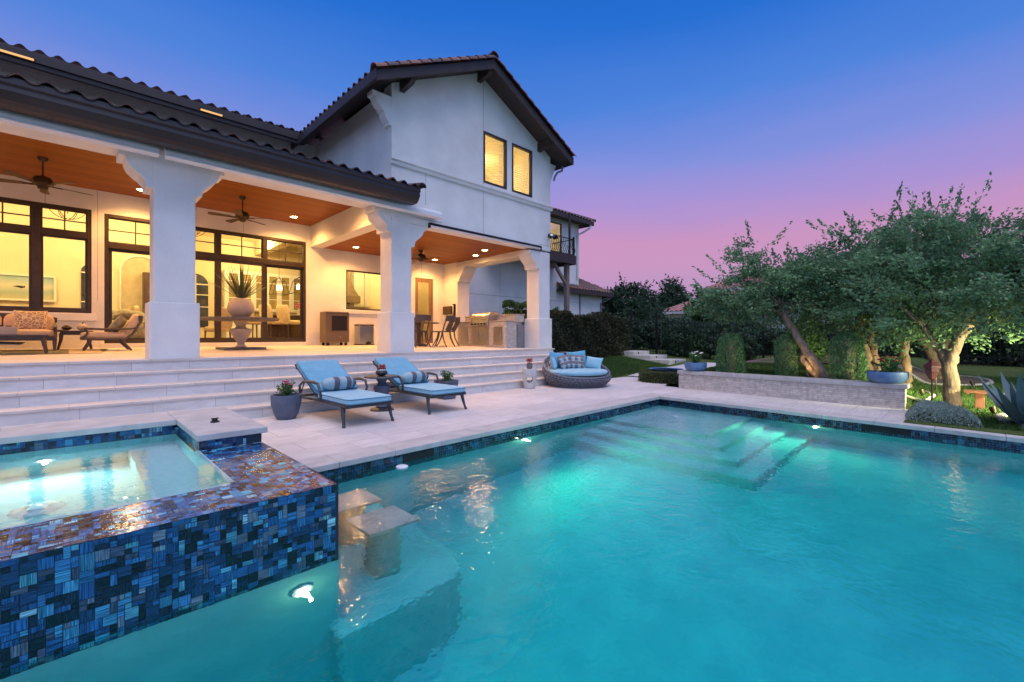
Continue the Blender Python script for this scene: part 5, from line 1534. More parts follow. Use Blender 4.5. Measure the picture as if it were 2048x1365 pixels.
# round backed armchair just inside the door
t = empty('tub_chair', (1.02, 14.85, FLR), 'round backed olive armchair just inside the sliding door', 'armchair')
mb = MB(); mb.superq((0, 0, .30), (.80, .78, .44), .4); mb.build('seat', MT['olive'], t, smooth=True)
mb = MB(); mb.tube([(-.40, -.30, .50), (-.42, .1, .62), (-.28, .38, .74), (0, .46, .78), (.28, .38, .74), (.42, .1, .62), (.40, -.30, .50)], [.10, .12, .13, .135, .13, .12, .10], 12); mb.build('back_roll', MT['olive'], t, smooth=True)
# indoor dining group
t = empty('indoor_dining_table', (2.55, 15.9, FLR), 'dark round dining table inside the sliding doors', 'dining table')
mb = MB(); mb.lathe([(0, .71), (.66, .71), (.66, .75), (0, .75)], n=36); mb.build('tabletop', MT['walnut'], t, smooth=True)
mb = MB(); mb.lathe([(.3, 0), (.28, .05), (.09, .1), (.08, .6), (.2, .71)], n=20); mb.build('pedestal', MT['walnut'], t, smooth=True)
def parsons(loc, rz, label, seat_h=.48, back=1.0, name='linen_chair', cat='chair', grp='linen dining chairs indoors'):
    t = empty(name, loc, label, cat, grp, rz)
    mb = MB(); mb.superq((0, 0, seat_h - .06), (.52, .52, .15), .3); mb.build('seat', MT['linen'], t, smooth=True)
    mb = MB(); mb.superq((0, -.24, (seat_h + back) / 2 - .02), (.52, .12, back - seat_h + .12), .3, rot=Matrix.Rotation(math.radians(8), 3, 'X')); mb.build('backrest', MT['linen'], t, smooth=True)
    for x in (-.21, .21):
        for y in (-.21, .21):
            mb = MB(); mb.tube([(x, y, seat_h - .1), (x * 1.06, y * 1.06, 0)], [.024, .015], 8); mb.build('leg', MT['walnut'], t, smooth=True)
    return t
pc = parsons((2.10, 15.1, FLR), math.radians(10), 'pale linen dining chair behind the glass, left of the ball planter')
for x, y, a, l in ((3.05, 15.15, -25, 'pale linen dining chair behind the glass, right beneath the pedestal tabletop'), (1.55, 15.9, 85, 'pale linen dining chair at the left side of the indoor table')):
    c = copy_tree(pc); c.location = (x, y, FLR); c.rotation_euler = (0, 0, math.radians(-a)); c['label'] = l
bs = parsons((4.15, 15.7, FLR), math.radians(-70), 'tall linen bar stool inside, furthest left of the three', .72, 1.18, 'counter_stool', 'bar stool', 'linen bar stools at the kitchen island')
for x, y, l in ((4.62, 15.55, 'tall linen bar stool inside, middle of the three'), (5.10, 15.45, 'tall linen bar stool inside, nearest the wall end')):
    c = copy_tree(bs); c.location = (x, y, FLR); c['label'] = l
t = empty('kitchen_island', (5.45, 16.1, FLR), 'dark kitchen island with pale worktop behind the bar stools', 'kitchen island')
mb = MB(); mb.box(-.9, .5, -.35, .45, 0, .90); mb.build('cabinet', MT['walnut'], t)
mb = MB(); mb.box(-1.0, .6, -.45, .55, .90, .94); mb.build('worktop', MT['marble'], t, bevel=.006)
t = empty('flower_vase', (5.60, 16.0, FLR + .94), 'glass vase of pink flowers on the kitchen island', 'vase')
mb = MB(); mb.lathe([(.05, 0), (.06, .02), (.045, .15), (.06, .22), (.055, .22), (.04, .15)], n=20); mb.build('vase', MT['clay_pot'], t, smooth=True)
mb = MB()
for k in range(20): a = random.uniform(0, 6.28); r_ = random.uniform(0, .15); mb.superq((r_ * math.cos(a), r_ * math.sin(a), .34 + random.uniform(-.06, .08) - r_ * .4), (.07, .07, .06), 1, 8, 6)
mb.build('blooms', MT['pinkpetal'], t, smooth=True)
mb = MB()
for k in range(8): a = k * .8; mb.tube([(0, 0, .1), (.06 * math.cos(a), .06 * math.sin(a), .25), (.12 * math.cos(a), .12 * math.sin(a), .32)], .005, 5)
mb.build('stems', MT['spike'], t)
def pendant(x, y, zt, label):
    t = empty('pendant_lamp', (x, y, 4.98), label, 'pendant lamp', 'open cage pendant lamps')
    h = zt - 4.98
    mb = MB(); mb.tube([(0, 0, 0), (0, 0, h + .12)], .006, 6); mb.lathe([(.06, 0), (.06, -.02), (0, -.025)], n=16); mb.build('stem', MT['iron'], t)
    mb = MB(); a, b = .15, .24
    top = [(-a, -a, h), (a, -a, h), (a, a, h), (-a, a, h)]; bot = [(-b, -b, h - .42), (b, -b, h - .42), (b, b, h - .42), (-b, b, h - .42)]
    for k in range(4):
        for p, q in ((top[k], top[(k + 1) % 4]), (bot[k], bot[(k + 1) % 4]), (top[k], bot[k]), (top[k], (0, 0, h + .14))): mb.bar(p, q, .012, .012)
    mb.build('cage', MT['iron'], t)
    for k in range(3):
        mb = MB(); mb.lathe([(.02, h - .28), (.02, h - .20), (.014, h - .12), (0, h - .09)], (.07 * math.cos(k * 2.1), .07 * math.sin(k * 2.1), 0), 10); mb.build('bulb', MT['warm_bulb'], t, smooth=True)
    return t
p1 = pendant(4.95, 16.0, 3.02, 'open iron cage pendant over the island, left and lower of the pair')
pendant(5.55, 15.9, 3.08, 'open iron cage pendant over the island, right of the pair')
# glazed wall cabinets on the far kitchen wall
t = empty('wall_cabinet', (6.1, 20.1, 2.2), 'white glazed wall cabinets on the far kitchen wall', 'cabinet')
mb = MB(); mb.box(-1.9, 1.0, -.35, 0, 0, 1.55); mb.build('carcass', MT['white_in'], t)
MT['cab_glass'] = mat('amber cabinet glass', (.36, .27, .10), (.30, .22, .08), rough=.2)
for k in range(6):
    x0 = -1.85 + k * .47
    mb = MB(); frame_rect(mb, x0, x0 + .44, .04, 1.5, -.375, .075, .02); mb.box(x0 + .05, x0 + .4, -.37, -.36, .48, .51); mb.box(x0 + .05, x0 + .4, -.37, -.36, 1.12, 1.15); dd = mb.build('cabinet_door', MT['white_in'], t)
    mb = MB(); mb.box(x0 + .07, x0 + .37, -.356, -.352, .1, 1.45); mb.build('door_glass', MT['cab_glass'], dd)
t = empty('base_cabinet', (6.1, 20.1, FLR), 'white base cabinets below the glazed wall cabinets', 'cabinet')
mb = MB(); mb.box(-1.9, 1.0, -.6, 0, 0, .88); mb.build('carcass', MT['white_in'], t)
mb = MB(); mb.box(-1.95, 1.05, -.63, 0, .88, .92); mb.build('worktop', MT['marble'], t)
for k, (z, l) in enumerate(((3.0, 'upper of two small dark framed pictures by the kitchen'), (2.45, 'lower of two small dark framed pictures by the kitchen'))):
    t = empty('framed_picture', (5.95, 14.35, z - .45), l, 'picture', 'small framed pictures')
    mb = MB(); mb.box(-.015, .0, -.16, .16, 0, .44); mb.build('picture_frame', MT['walnut'], t)
    mb = MB(); mb.box(-.018, -.0155, -.12, .12, .05, .39); mb.build('print', mat('rose print %d' % k, (.5, .22, .16), (.3, .15, .1)), t)
mb = MB(); mb.lathe([(.14, 0), (.15, .02), (.16, .55), (.165, .6), (.15, .66), (0, .68)], n=28); o = mb.build('kitchen_bin', MT['linen'], None, smooth=True); o.location = (5.35, 14.75, FLR); tag(o, 'pale round bin inside the end of the sliding doors', 'bin')
# range hood and cabinets seen through the kitchen window
t = empty('range_hood', (7.25, 16.4, FLR), 'flared copper toned range hood seen through the kitchen window', 'range hood')
mb = MB(); prof = [(.52, 1.45), (.55, 1.47), (.55, 1.72), (.50, 1.74), (.36, 2.0), (.25, 2.3), (.20, 2.6), (.19, 3.3)]
for (a, z0), (b, z1) in zip(prof, prof[1:]):
    mb.add([(-a, -a * .7, z0), (a, -a * .7, z0), (a, .3, z0), (-a, .3, z0), (-b, -b * .7, z1), (b, -b * .7, z1), (b, .3, z1), (-b, .3, z1)], [(0, 1, 5, 4), (1, 2, 6, 5), (3, 0, 4, 7), (2, 3, 7, 6)])
mb.build('hood', mat('patinated metal hood', (.30, .22, .12), (.2, .15, .09), scale=3, rough=.45, metal=.3), t, bevel=.01)
t = empty('kitchen_cabinet', (7.6, 16.75, FLR), 'tall white kitchen cabinets beside the range hood', 'cabinet')
mb = MB(); mb.box(-1.5, 1.0, -.02, .05, 0, 3.3); mb.build('backsplash', mat('cream tile splashback', (.66, .58, .36), (.55, .47, .28), scale=12, rough=.3), t)
for x0 in (.10, .52):
    mb = MB(); mb.box(x0, x0 + .40, -.42, -.02, 1.35, 3.1); dd = mb.build('wall_unit', MT['white_in'], t, bevel=.004)
    mb = MB(); frame_rect(mb, x0 + .03, x0 + .37, 1.4, 3.05, -.44, .06, .02); mb.build('unit_door', MT['white_in'], dd)
mb = MB(); mb.box(-1.5, 1.0, -.7, -.02, 0, .9); mb.build('base_unit', MT['white_in'], t)
mb = MB(); mb.box(-1.5, 1.0, -.74, -.02, .9, .94); mb.build('worktop', MT['marble'], t)
# curtain behind the patio door
mb = MB(); pts = [(8.95 + .012 * k, 14.9 + .03 * math.sin(k * 1.1)) for k in range(40)]
mb.prism(pts + [(x, y + .01) for x, y in reversed(pts)], 1.05, 3.1)
tag(mb.build('curtain', mat('pale voile curtain', (.66, .72, .68), rough=.9), smooth=True), 'pale pleated curtain behind the patio door', 'curtain')

# ================================================================ TERRACE FURNITURE
MT['lumbar'] = None
def lumbarmat():
    N = NT('blue and grey striped pillow fabric')
    tc = N.n('ShaderNodeTexCoord'); sp = N.n('ShaderNodeSeparateXYZ', {0: tc.outputs['Object']})
    q = N.n('ShaderNodeMath', {0: sp.outputs[0], 1: 1.9, 2: .5}, operation='MULTIPLY_ADD')
    r = N.n('ShaderNodeValToRGB'); r.color_ramp.interpolation = 'CONSTANT'; N.l(q.outputs[0], r.inputs[0])
    e = r.color_ramp.elements
    A, B, C_ = (.30, .42, .46, 1), (.115, .105, .125, 1), (.20, .36, .44, 1)
    e[0].position = 0; e[0].color = A; e[1].position = .30; e[1].color = B
    for p, c in ((.45, C_), (.50, A), (.66, B), (.80, C_), (.86, B)): x = e.new(p); x.color = c
    no = N.n('ShaderNodeTexNoise', {'Vector': coords(N, (40, 40, 8)), 'Scale': 4})
    b = mixc(N, ramp(N, no.outputs['Fac'], .3, .7, (.8, .8, .8), (1.1, 1.1, 1.1)), (0, 0, 0), r.outputs[0])
    p = N.n('ShaderNodeBsdfPrincipled', {'Base Color': mixc(N, .0, r.outputs[0], (0, 0, 0)), 'Roughness': .9}); N.l(p.outputs[0], N.out.inputs[0])
    return N.m
MT['lumbar'] = lumbarmat()
def chaise(x, y, label, plabel, rz=0):
    """foot end towards -y; y is the foot edge"""
    t = empty('chaise_lounge', (x, y, 0), label, 'lounger', 'blue cushioned loungers on the terrace', rz)
    W = .33; YH = 1.02
    mb = MB()
    for s_ in (-1, 1):
        mb.tube([(s_ * W, .02, .27), (s_ * W, YH, .275), (s_ * W, 1.86, .25)], .022, 8)
    mb.tube([(-W, .02, .27), (W, .02, .27)], .022, 8); mb.tube([(-W, 1.86, .25), (W, 1.86, .25)], .02, 8)
    for k in range(9): mb.bar((-W, .12 + k * .1, .272), (W, .12 + k * .1, .272), .03, .008)
    mb.build('seat_frame', MT['castalu'], t, smooth=True)
    bv = Vector((0, .845, .40)).normalized()
    mb = MB()
    for s_ in (-1, 1):
        p0 = Vector((s_ * (W - .03), YH, .29)); p1 = p0 + bv * .96
        mb.tube([p0, p1, p1 + Vector((s_ * .02, .03, .05))], .018, 8)
    p = Vector((0, YH, .29)) + bv * .94
    mb.tube([p + Vector((-W, 0, 0)), p + Vector((W, 0, 0))], .016, 8)
    for k in range(7): q = Vector((0, YH, .29)) + bv * (.12 + k * .12); mb.bar(q + Vector((-W + .04, 0, 0)), q + Vector((W - .04, 0, 0)), .03, .008)
    for s_ in (-1, 1): mb.tube([Vector((s_ * (W - .05), YH, .29)) + bv * .62, (s_ * (W - .04), 1.80, .26)], .011, 6)
    mb.build('back_frame', MT['castalu'], t, smooth=True)
    for s_ in (-1, 1):
        mb = MB()
        mb.tube([(s_ * W, YH - .16, .28), (s_ * (W + .03), YH - .20, .42), (s_ * (W + .035), YH - .13, .52), (s_ * (W + .04), YH + .05, .535), (s_ * (W + .04), YH + .42, .51), (s_ * (W + .03), YH + .60, .44), (s_ * W, YH + .66, .27)], [.02, .018, .02, .024, .022, .018, .02], 8)
        mb.build('armrest', MT['castalu'], t, smooth=True)
        mb = MB(); mb.tube([(s_ * W, .12, .27), (s_ * (W + .012), .10, .17), (s_ * (W + .02), .06, .06), (s_ * (W + .03), .035, .0)], [.034, .025, .019, .024], 10); mb.build('leg', MT['castalu'], t, smooth=True)
        mb = MB(); mb.tube([(s_ * W, 1.70, .26), (s_ * (W + .012), 1.74, .17), (s_ * (W + .02), 1.80, .06), (s_ * (W + .03), 1.83, .0)], [.032, .024, .018, .022], 10); mb.build('leg', MT['castalu'], t, smooth=True)
    mb = MB(); mb.superq((0, .51, .335), (.665, 1.07, .095), .16, 28, 12); c = mb.build('seat_cushion', MT['blue_light'], t, smooth=True)
    def ring_pipe(cx, cy, cz, a, b, e, zz, R=None):
        f = lambda v: math.copysign(abs(v) ** e, v); pts = []
        for k in range(41):
            th = 2 * PI * k / 40; q = Vector((a * f(math.cos(th)), b * f(math.sin(th)), zz))
            if R is not None: q = R @ q
            pts.append(q + Vector((cx, cy, cz)))
        return pts
    mb = MB()
    for zz in (.030, -.030): mb.tube(ring_pipe(0, .51, .335, .333, .535, .16, zz), .0055, 5, cap=False)
    mb.build('piping', MT['piping'], c)
    Rb = Matrix.Rotation(math.atan2(.40, .845), 3, 'X')
    ctr = Vector((0, YH + .02, .375)) + bv * .47
    mb = MB(); mb.superq(tuple(ctr), (.66, .95, .09), .15, 28, 12, rot=Rb); c = mb.build('back_cushion', MT['blue_cush'], t, smooth=True)
    mb = MB()
    for zz in (.028,): mb.tube(ring_pipe(*ctr, .331, .476, .15, zz, Rb), .0055, 5, cap=False)
    mb.build('piping', MT['piping'], c)
    o = MB(); o.superq((0, 0, 0), (.52, .17, .19), .62, 24, 14)
    p = o.build('lumbar_pillow', MT['lumbar'], None, smooth=True)
    p.location = (x + .0, y + YH - .02, .495); p.rotation_euler = (.35, 0, .0)
    tag(p, plabel, 'pillow', 'striped lumbar pillows')
    return t
chaise(2.93, 5.72, 'blue cushioned lounger nearer the spa, with a dark metal frame', 'blue and grey striped pillow on the lounger nearer the spa')
chaise(4.32, 5.80, 'blue cushioned lounger right of the pedestal side table', 'blue and grey striped pillow on the lounger right of the side table')

# urn side table between them
t = empty('urn_table', (3.66, 6.76, 0), 'dark urn shaped side table between the two loungers', 'side table')
mb = MB(); mb.lathe([(0, .535), (.28, .535), (.285, .545), (.275, .56), (0, .562)], n=44); mb.build('tabletop', MT['castalu'], t, smooth=True)
mb = MB(); mb.lathe([(.05, .05), (.10, .06), (.06, .10), (.05, .13), (.10, .20), (.125, .38), (.13, .40), (.08, .42), (.06, .45), (.09, .50), (.12, .535)], n=32); mb.build('urn', MT['pot'], t, smooth=True)
mb = MB(); mb.lathe([(.20, 0), (.20, .015), (.17, .03), (.12, .045), (.08, .055)], n=8); mb.build('foot', MT['castalu'], t)
t = empty('succulent_bowl', (3.62, 6.70, .563), 'small dark bowl of red succulents on the urn side table', 'bowl')
mb = MB(); mb.lathe([(.04, 0), (.075, .02), (.095, .055), (.085, .085), (.075, .08), (.0, .07)], n=28); mb.build('bowl', MT['castalu'], t, smooth=True)
mb = MB()
for k in range(9): a = k * .75; mb.superq((.05 * math.cos(a), .05 * math.sin(a), .095), (.035, .03, .025), 1, 8, 6)
mb.build('white_pebbles', MT['whitepetal'], t, smooth=True)
mb = MB()
for cx, cz, r_ in ((.02, .15, .055), (-.05, .12, .03), (.045, .11, .03)):
    for k in range(11): a = k * 2.4; mb.superq((cx + r_ * .6 * math.cos(a), r_ * .6 * math.sin(a), cz + r_ * .5 * math.sin(k)), (r_ * .8, r_ * .8, r_ * .7), 1, 8, 6)
mb.build('red_coral', MT['red'], t, smooth=True)
mb = MB()
for k in range(5): a = k * 1.3; mb.tube([(-.03, 0, .08), (-.05 + .03 * math.cos(a), .03 * math.sin(a), .15), (-.07 + .05 * math.cos(a), .05 * math.sin(a), .19)], .006, 5)
mb.build('twigs', MT['walnut'], t)

# foliage helper: leaf cards placed round points
def leaf_cards(P, size, rng_, spread=None, aspect=.5, up_bias=0.0, dirs=None, tri=False):
    n = len(P)
    d = rng_.normal(size=(n, 3)) if dirs is None else dirs + rng_.normal(size=(n, 3)) * .45
    d[:, 2] += up_bias
    d /= np.linalg.norm(d, axis=1)[:, None] + 1e-9
    q = rng_.normal(size=(n, 3)); s = np.cross(d, q); s /= np.linalg.norm(s, axis=1)[:, None] + 1e-9
    L = size * rng_.uniform(.6, 1.3, n)[:, None]
    a = P - d * L * .5; b = P + d * L * .5; m = P + np.cross(d, s) * L * .08
    V = np.stack([a, m + s * L * aspect * .5, b, m - s * L * aspect * .5], 1).reshape(-1, 3)
    F = np.arange(n * 4).reshape(n, 4)
    c = np.repeat(rng_.uniform(0, 1, n), 4)
    C = np.stack([c, c, c, np.ones_like(c)], 1)
    return V, F, C
def flower_plant(t, z0, r_, h, n, size, leafm, petal, np_, base_name='foliage'):
    P = []
    stems = MB()
    for k in range(11):
        a = random.uniform(0, 6.28); rr = r_ * random.uniform(.2, 1); hh = h * random.uniform(.55, 1)
        tip = Vector((rr * math.cos(a), rr * math.sin(a), z0 + hh))
        b0 = Vector((rr * .25 * math.cos(a), rr * .25 * math.sin(a), z0 - .02))
        stems.tube([b0, b0.lerp(tip, .5) + Vector((0, 0, h * .08)), tip], .004, 5)
        for i in range(n // 11):
            u = random.uniform(.15, 1)
            P.append(b0.lerp(tip, u) + Vector((random.gauss(0, r_ * .16), random.gauss(0, r_ * .16), random.gauss(0, h * .07))))
    stems.build('stems', MT['spike'], t)
    V, F, C = leaf_cards(np.array([tuple(p) for p in P]), size, rng)
    np_mesh(base_name, V, F, leafm, t, C=C)
    if petal is not None:
        mb = MB()
        for k in range(np_):
            a = random.uniform(0, 6.28); rr = r_ * random.uniform(.1, 1.05); zz = z0 + h * random.uniform(.65, 1.08)
            for j in range(4): b = j * 1.6; mb.superq((rr * math.cos(a) + .012 * math.cos(b), rr * math.sin(a) + .012 * math.sin(b), zz), (.04, .04, .022), 1, 7, 5)
        mb.build('flowers', petal, t, smooth=True)
def tub(loc, label, s_=1.0, petal=None, n=0):
    t = empty('plant_pot', loc, label, 'plant pot', 'grey blue plant pots by the steps')
    mb = MB(); mb.lathe([(.0, 0), (.125 * s_, 0), (.165 * s_, .08), (.20 * s_, .22), (.208 * s_, .33), (.205 * s_, .355), (.188 * s_, .355), (.18 * s_, .30), (0, .30)], n=40); mb.build('pot', MT['pot'], t, smooth=True)
    mb = MB(); mb.lathe([(0, .315), (.18 * s_, .315)], n=24); mb.build('soil', MT['soil'], t)
    flower_plant(t, .32, .15, .24, 330, .05, MT['leaf_mid'], petal, n)
    return t
tub((2.27, 7.02, 0), 'grey blue round pot of pink flowers left of the loungers', 1.0, MT['pinkpetal'], 9)
t = empty('plant_pot', (5.22, 7.12, 0), 'grey blue square pot of green leaves right of the loungers', 'plant pot', 'grey blue plant pots by the steps')
mb = MB()
for (a, z0), (b, z1) in zip(((.13, 0), (.17, .30)), ((.17, .30), (.175, .36))): mb.add([(-a, -a, z0), (a, -a, z0), (a, a, z0), (-a, a, z0), (-b, -b, z1), (b, -b, z1), (b, b, z1), (-b, b, z1)], [(0, 1, 5, 4), (1, 2, 6, 5), (2, 3, 7, 6), (3, 0, 4, 7), (0, 3, 2, 1)])
mb.build('pot', MT['pot'], t, bevel=.015)
mb = MB(); mb.box(-.165, .165, -.165, .165, .30, .33); mb.build('soil', MT['soil'], t)
flower_plant(t, .33, .15, .22, 300, .05, MT['leaf_mid'], None, 0)

# white drum stool with a hole, and its pot
t = empty('drum_stool', (7.62, 7.16, 0), 'white stone drum stool with a round hole beside the daybed', 'stool')
n = 48; R0 = [(.115, 0), (.13, .05), (.16, .25), (.178, .40), (.175, .455)]
def rad(z):
    for (a, z0), (b, z1) in zip(R0, R0[1:]):
        if z <= z1: return a + (b - a) * (z - z0) / (z1 - z0)
    return R0[-1][0]
vs = []; fs = []; zs = [0, .03, .08, .12, .16, .20, .24, .28, .32, .36, .40, .455]; m_ = len(zs)
HA = math.atan2(-.713, -.70); HC = .225; HR = .085
for z in zs:
    for k in range(n): a = 2 * PI * k / n; vs.append([rad(z) * math.cos(a), rad(z) * math.sin(a), z])
inside = set()
for idx, v in enumerate(vs):
    a = math.atan2(v[1], v[0])
    for c_ in (HA, HA + PI):
        da = (a - c_ + PI) % (2 * PI) - PI
        u = da * .15; w = v[2] - HC; rr = math.hypot(u, w)
        if rr < HR and rr > 1e-6 and rr > HR * .55:
            s_ = HR / rr; a2 = c_ + da * s_; z2 = HC + w * s_
            vs[idx] = [rad(z2) * math.cos(a2), rad(z2) * math.sin(a2), z2]
        elif rr <= HR * .55: inside.add(idx)
for i in range(m_ - 1):
    for k in range(n):
        f = (i * n + k, i * n + (k + 1) % n, (i + 1) * n + (k + 1) % n, (i + 1) * n + k)
        if not any(q in inside for q in f): fs.append(f)
fs.append(tuple((m_ - 1) * n + k for k in range(n)))
mb = MB(); mb.add([tuple(v) for v in vs], fs); o = mb.build('shell', MT['whitestone'], t, smooth=True)
sm = o.modifiers.new('wall', 'SOLIDIFY'); sm.thickness = .028; sm.offset = -1
t = empty('succulent_pot', (7.60, 7.14, .457), 'small grey ribbed pot with a red succulent on the drum stool', 'pot')
mb = MB(); mb.lathe([(.05, 0), (.068, .03), (.07, .10), (.058, .14), (.05, .135), (0, .12)], n=16); mb.build('pot', MT['greystone'], t)
mb = MB()
for k in range(16): a = k * 2.4; r_ = .02 + .05 * (k / 16); mb.superq((r_ * math.cos(a), r_ * math.sin(a), .20 + .03 * math.cos(k)), (.05, .05, .035), 1, 8, 6)
mb.tube([(0, 0, .12), (0, 0, .2)], .012, 6); mb.build('succulent', MT['red'], t, smooth=True)

# round woven daybed
DB = Vector((8.93, 6.80, 0))
t = empty('daybed', DB, 'big round woven wicker daybed at the end of the steps', 'daybed')
back = math.atan2(.98, .55)       # direction of the high back
R_ = .84
def rimz(a): return .46 + .27 * math.cos(a - back) + .05 * math.cos(2 * (a - back))
def rprof(u): return R_ * (.80 + .20 * math.sin(min(1, u * 1.25) * PI / 2) - (.05 * max(0, u - .75) / .25))
# woven strands: diagonal lattices plus hoops
mb = MB()
def skin(a, u, o=0.0):
    r_ = rprof(u) + o
    return (r_ * math.cos(a), r_ * math.sin(a), .02 + (rimz(a) - .02) * u)
ns = 52
for k in range(ns):
    for sgn in (-1, 1):
        a0 = 2 * PI * k / ns
        mb.tube([skin(a0 + sgn * .30 * i / 9, i / 9, sgn * .004) for i in range(10)], .0105, 5, cap=False, squash=.6)
for u in [.02, .18, .34, .50, .66, .82, .94]:
    mb.tube([skin(2 * PI * k / 72, u) for k in range(73)], .011, 5, cap=False)
mb.build('woven_shell', MT['wicker'], t, smooth=True)
mb = MB(); mb.tube([skin(2 * PI * k / 80, 1.0) for k in range(81)], .026, 8, cap=False); mb.tube([skin(2 * PI * k / 80, 0.0) for k in range(81)], .02, 8, cap=False); mb.build('rim', MT['wicker'], t, smooth=True)
mb = MB(); mb.lathe([(0, .10), (.62, .10), (.66, .12), (.70, .26), (.68, .28), (0, .28)], n=48); mb.build('inner_base', MT['rubber'], t, smooth=True)
mb = MB(); mb.lathe([(0, .28), (.70, .28), (.745, .30), (.755, .35), (.735, .385), (.66, .40), (0, .41)], n=56); mb.build('mattress', MT['blue_light'], t, smooth=True)
def plaidmat():
    N = NT('grey and blue plaid fabric')
    tc = N.n('ShaderNodeTexCoord'); sp = N.n('ShaderNodeSeparateXYZ', {0: tc.outputs['Object']})
    def st(s, k, th):
        q = N.n('ShaderNodeMath', {0: s, 1: k}, operation='MULTIPLY'); f = N.n('ShaderNodeMath', {0: q.outputs[0]}, operation='FRACT'); return N.n('ShaderNodeMath', {0: f.outputs[0], 1: th}, operation='GREATER_THAN').outputs[0]
    a = mixc(N, st(sp.outputs[0], 6.5, .5), (.26, .38, .43), (.13, .12, .13)); b = mixc(N, st(sp.outputs[2], 5.2, .6), a, (.17, .15, .16)); c = mixc(N, st(sp.outputs[2], 10.4, .9), b, (.45, .5, .5))
    p = N.n('ShaderNodeBsdfPrincipled', {'Base Color': c, 'Roughness': .9}); N.l(p.outputs[0], N.out.inputs[0])
    return N.m
MT['plaid'] = plaidmat()
# camera-right direction along the back of the bed
def dbpillow(off_r, off_b, z, w, h, th, yaw, lean, m, label, roll=0):
    fr = Vector((math.cos(back), math.sin(back), 0)); sd = Vector((math.sin(back), -math.cos(back), 0))
    loc = DB + sd * off_r + fr * off_b + Vector((0, 0, z))
    mb = MB(); mb.pillow((0, 0, 0), w, h, th)
    o = mb.build('scatter_pillow', m, None, smooth=True); o.location = loc
    o.rotation_euler = (Matrix.Rotation(back - PI / 2 + yaw, 3, 'Z') @ Matrix.Rotation(lean, 3, 'X') @ Matrix.Rotation(roll, 3, 'Y')).to_euler()
    tag(o, label, 'pillow', 'pillows on the daybed')
dbpillow(-.34, .40, .60, .50, .44, .16, .35, -.35, MT['blue_cush'], 'plain blue pillow at the back left of the daybed', .12)
dbpillow(-.56, .12, .55, .38, .34, .14, 1.15, -.3, MT['blue_light'], 'pale blue pillow at the far left side of the daybed', .1)
dbpillow(.22, .46, .61, .52, .46, .16, -.12, -.35, MT['blue_cush'], 'plain blue pillow at the back right of the daybed', -.1)
dbpillow(.55, .18, .54, .44, .32, .14, -.75, -.45, MT['blue_light'], 'pale blue pillow alone at the right side of the daybed', .12)
dbpillow(-.22, .20, .57, .40, .38, .13, .25, -.42, MT['plaid'], 'grey and blue plaid pillow leaning left of the daybed middle', -.18)
dbpillow(.13, .26, .57, .38, .38, .13, -.1, -.40, MT['plaid'], 'grey and blue plaid pillow right of the daybed middle', .08)

# bowls of flowers on the planter wall
def bowl(loc, label, s_, petal, n):
    t = empty('flower_bowl', loc, label, 'flower bowl', 'blue flower bowls on the stone planter')
    mb = MB(); mb.lathe([(0, 0), (.16 * s_, 0), (.22 * s_, .025), (.262 * s_, .09), (.27 * s_, .17), (.265 * s_, .195), (.245 * s_, .195), (.235 * s_, .15), (0, .15)], n=44); mb.build('bowl', MT['bluebowl'], t, smooth=True)
    mb = MB(); mb.lathe([(0, .165), (.236 * s_, .165)], n=24); mb.build('soil', MT['soil'], t)
    mb = MB()
    for k in range(60):
        a = random.uniform(0, 6.28); r_ = random.uniform(.1, .22) * s_; mb.superq((r_ * math.cos(a), r_ * math.sin(a), .172), (.03, .03, .022), 1, 6, 5)
    mb.build('pebbles', MT['whitepetal'], t, smooth=True)
    flower_plant(t, .17, .16 * s_, .27, 520, .05, MT['leaf_mid'], petal, n)
    return t
def capz(y): return wx(y) + .14
bowl((capz(4.42), 4.42, .413), 'blue bowl of white flowers on the left end of the planter wall', .90, MT['whitepetal'], 9)
bowl((capz(.98), .98, .413), 'blue bowl of red flowers on the right end of the planter wall', 1.05, MT['red'], 15)
# low round hedge with a basin
t = empty('fountain_basin', (11.42, 5.72, .0), 'pale blue basin sitting in the low round box hedge', 'basin')
mb = MB(); mb.lathe([(.12, 0), (.12, .2), (.30, .26), (.42, .325), (.44, .345), (.40, .345), (.30, .30), (0, .27)], n=44); mb.build('basin', MT['bluebowl'], t, smooth=True)
mb = MB(); mb.lathe([(0, .33), (.40, .33)], n=36); mb.build('water', MT['water_plain'], t)

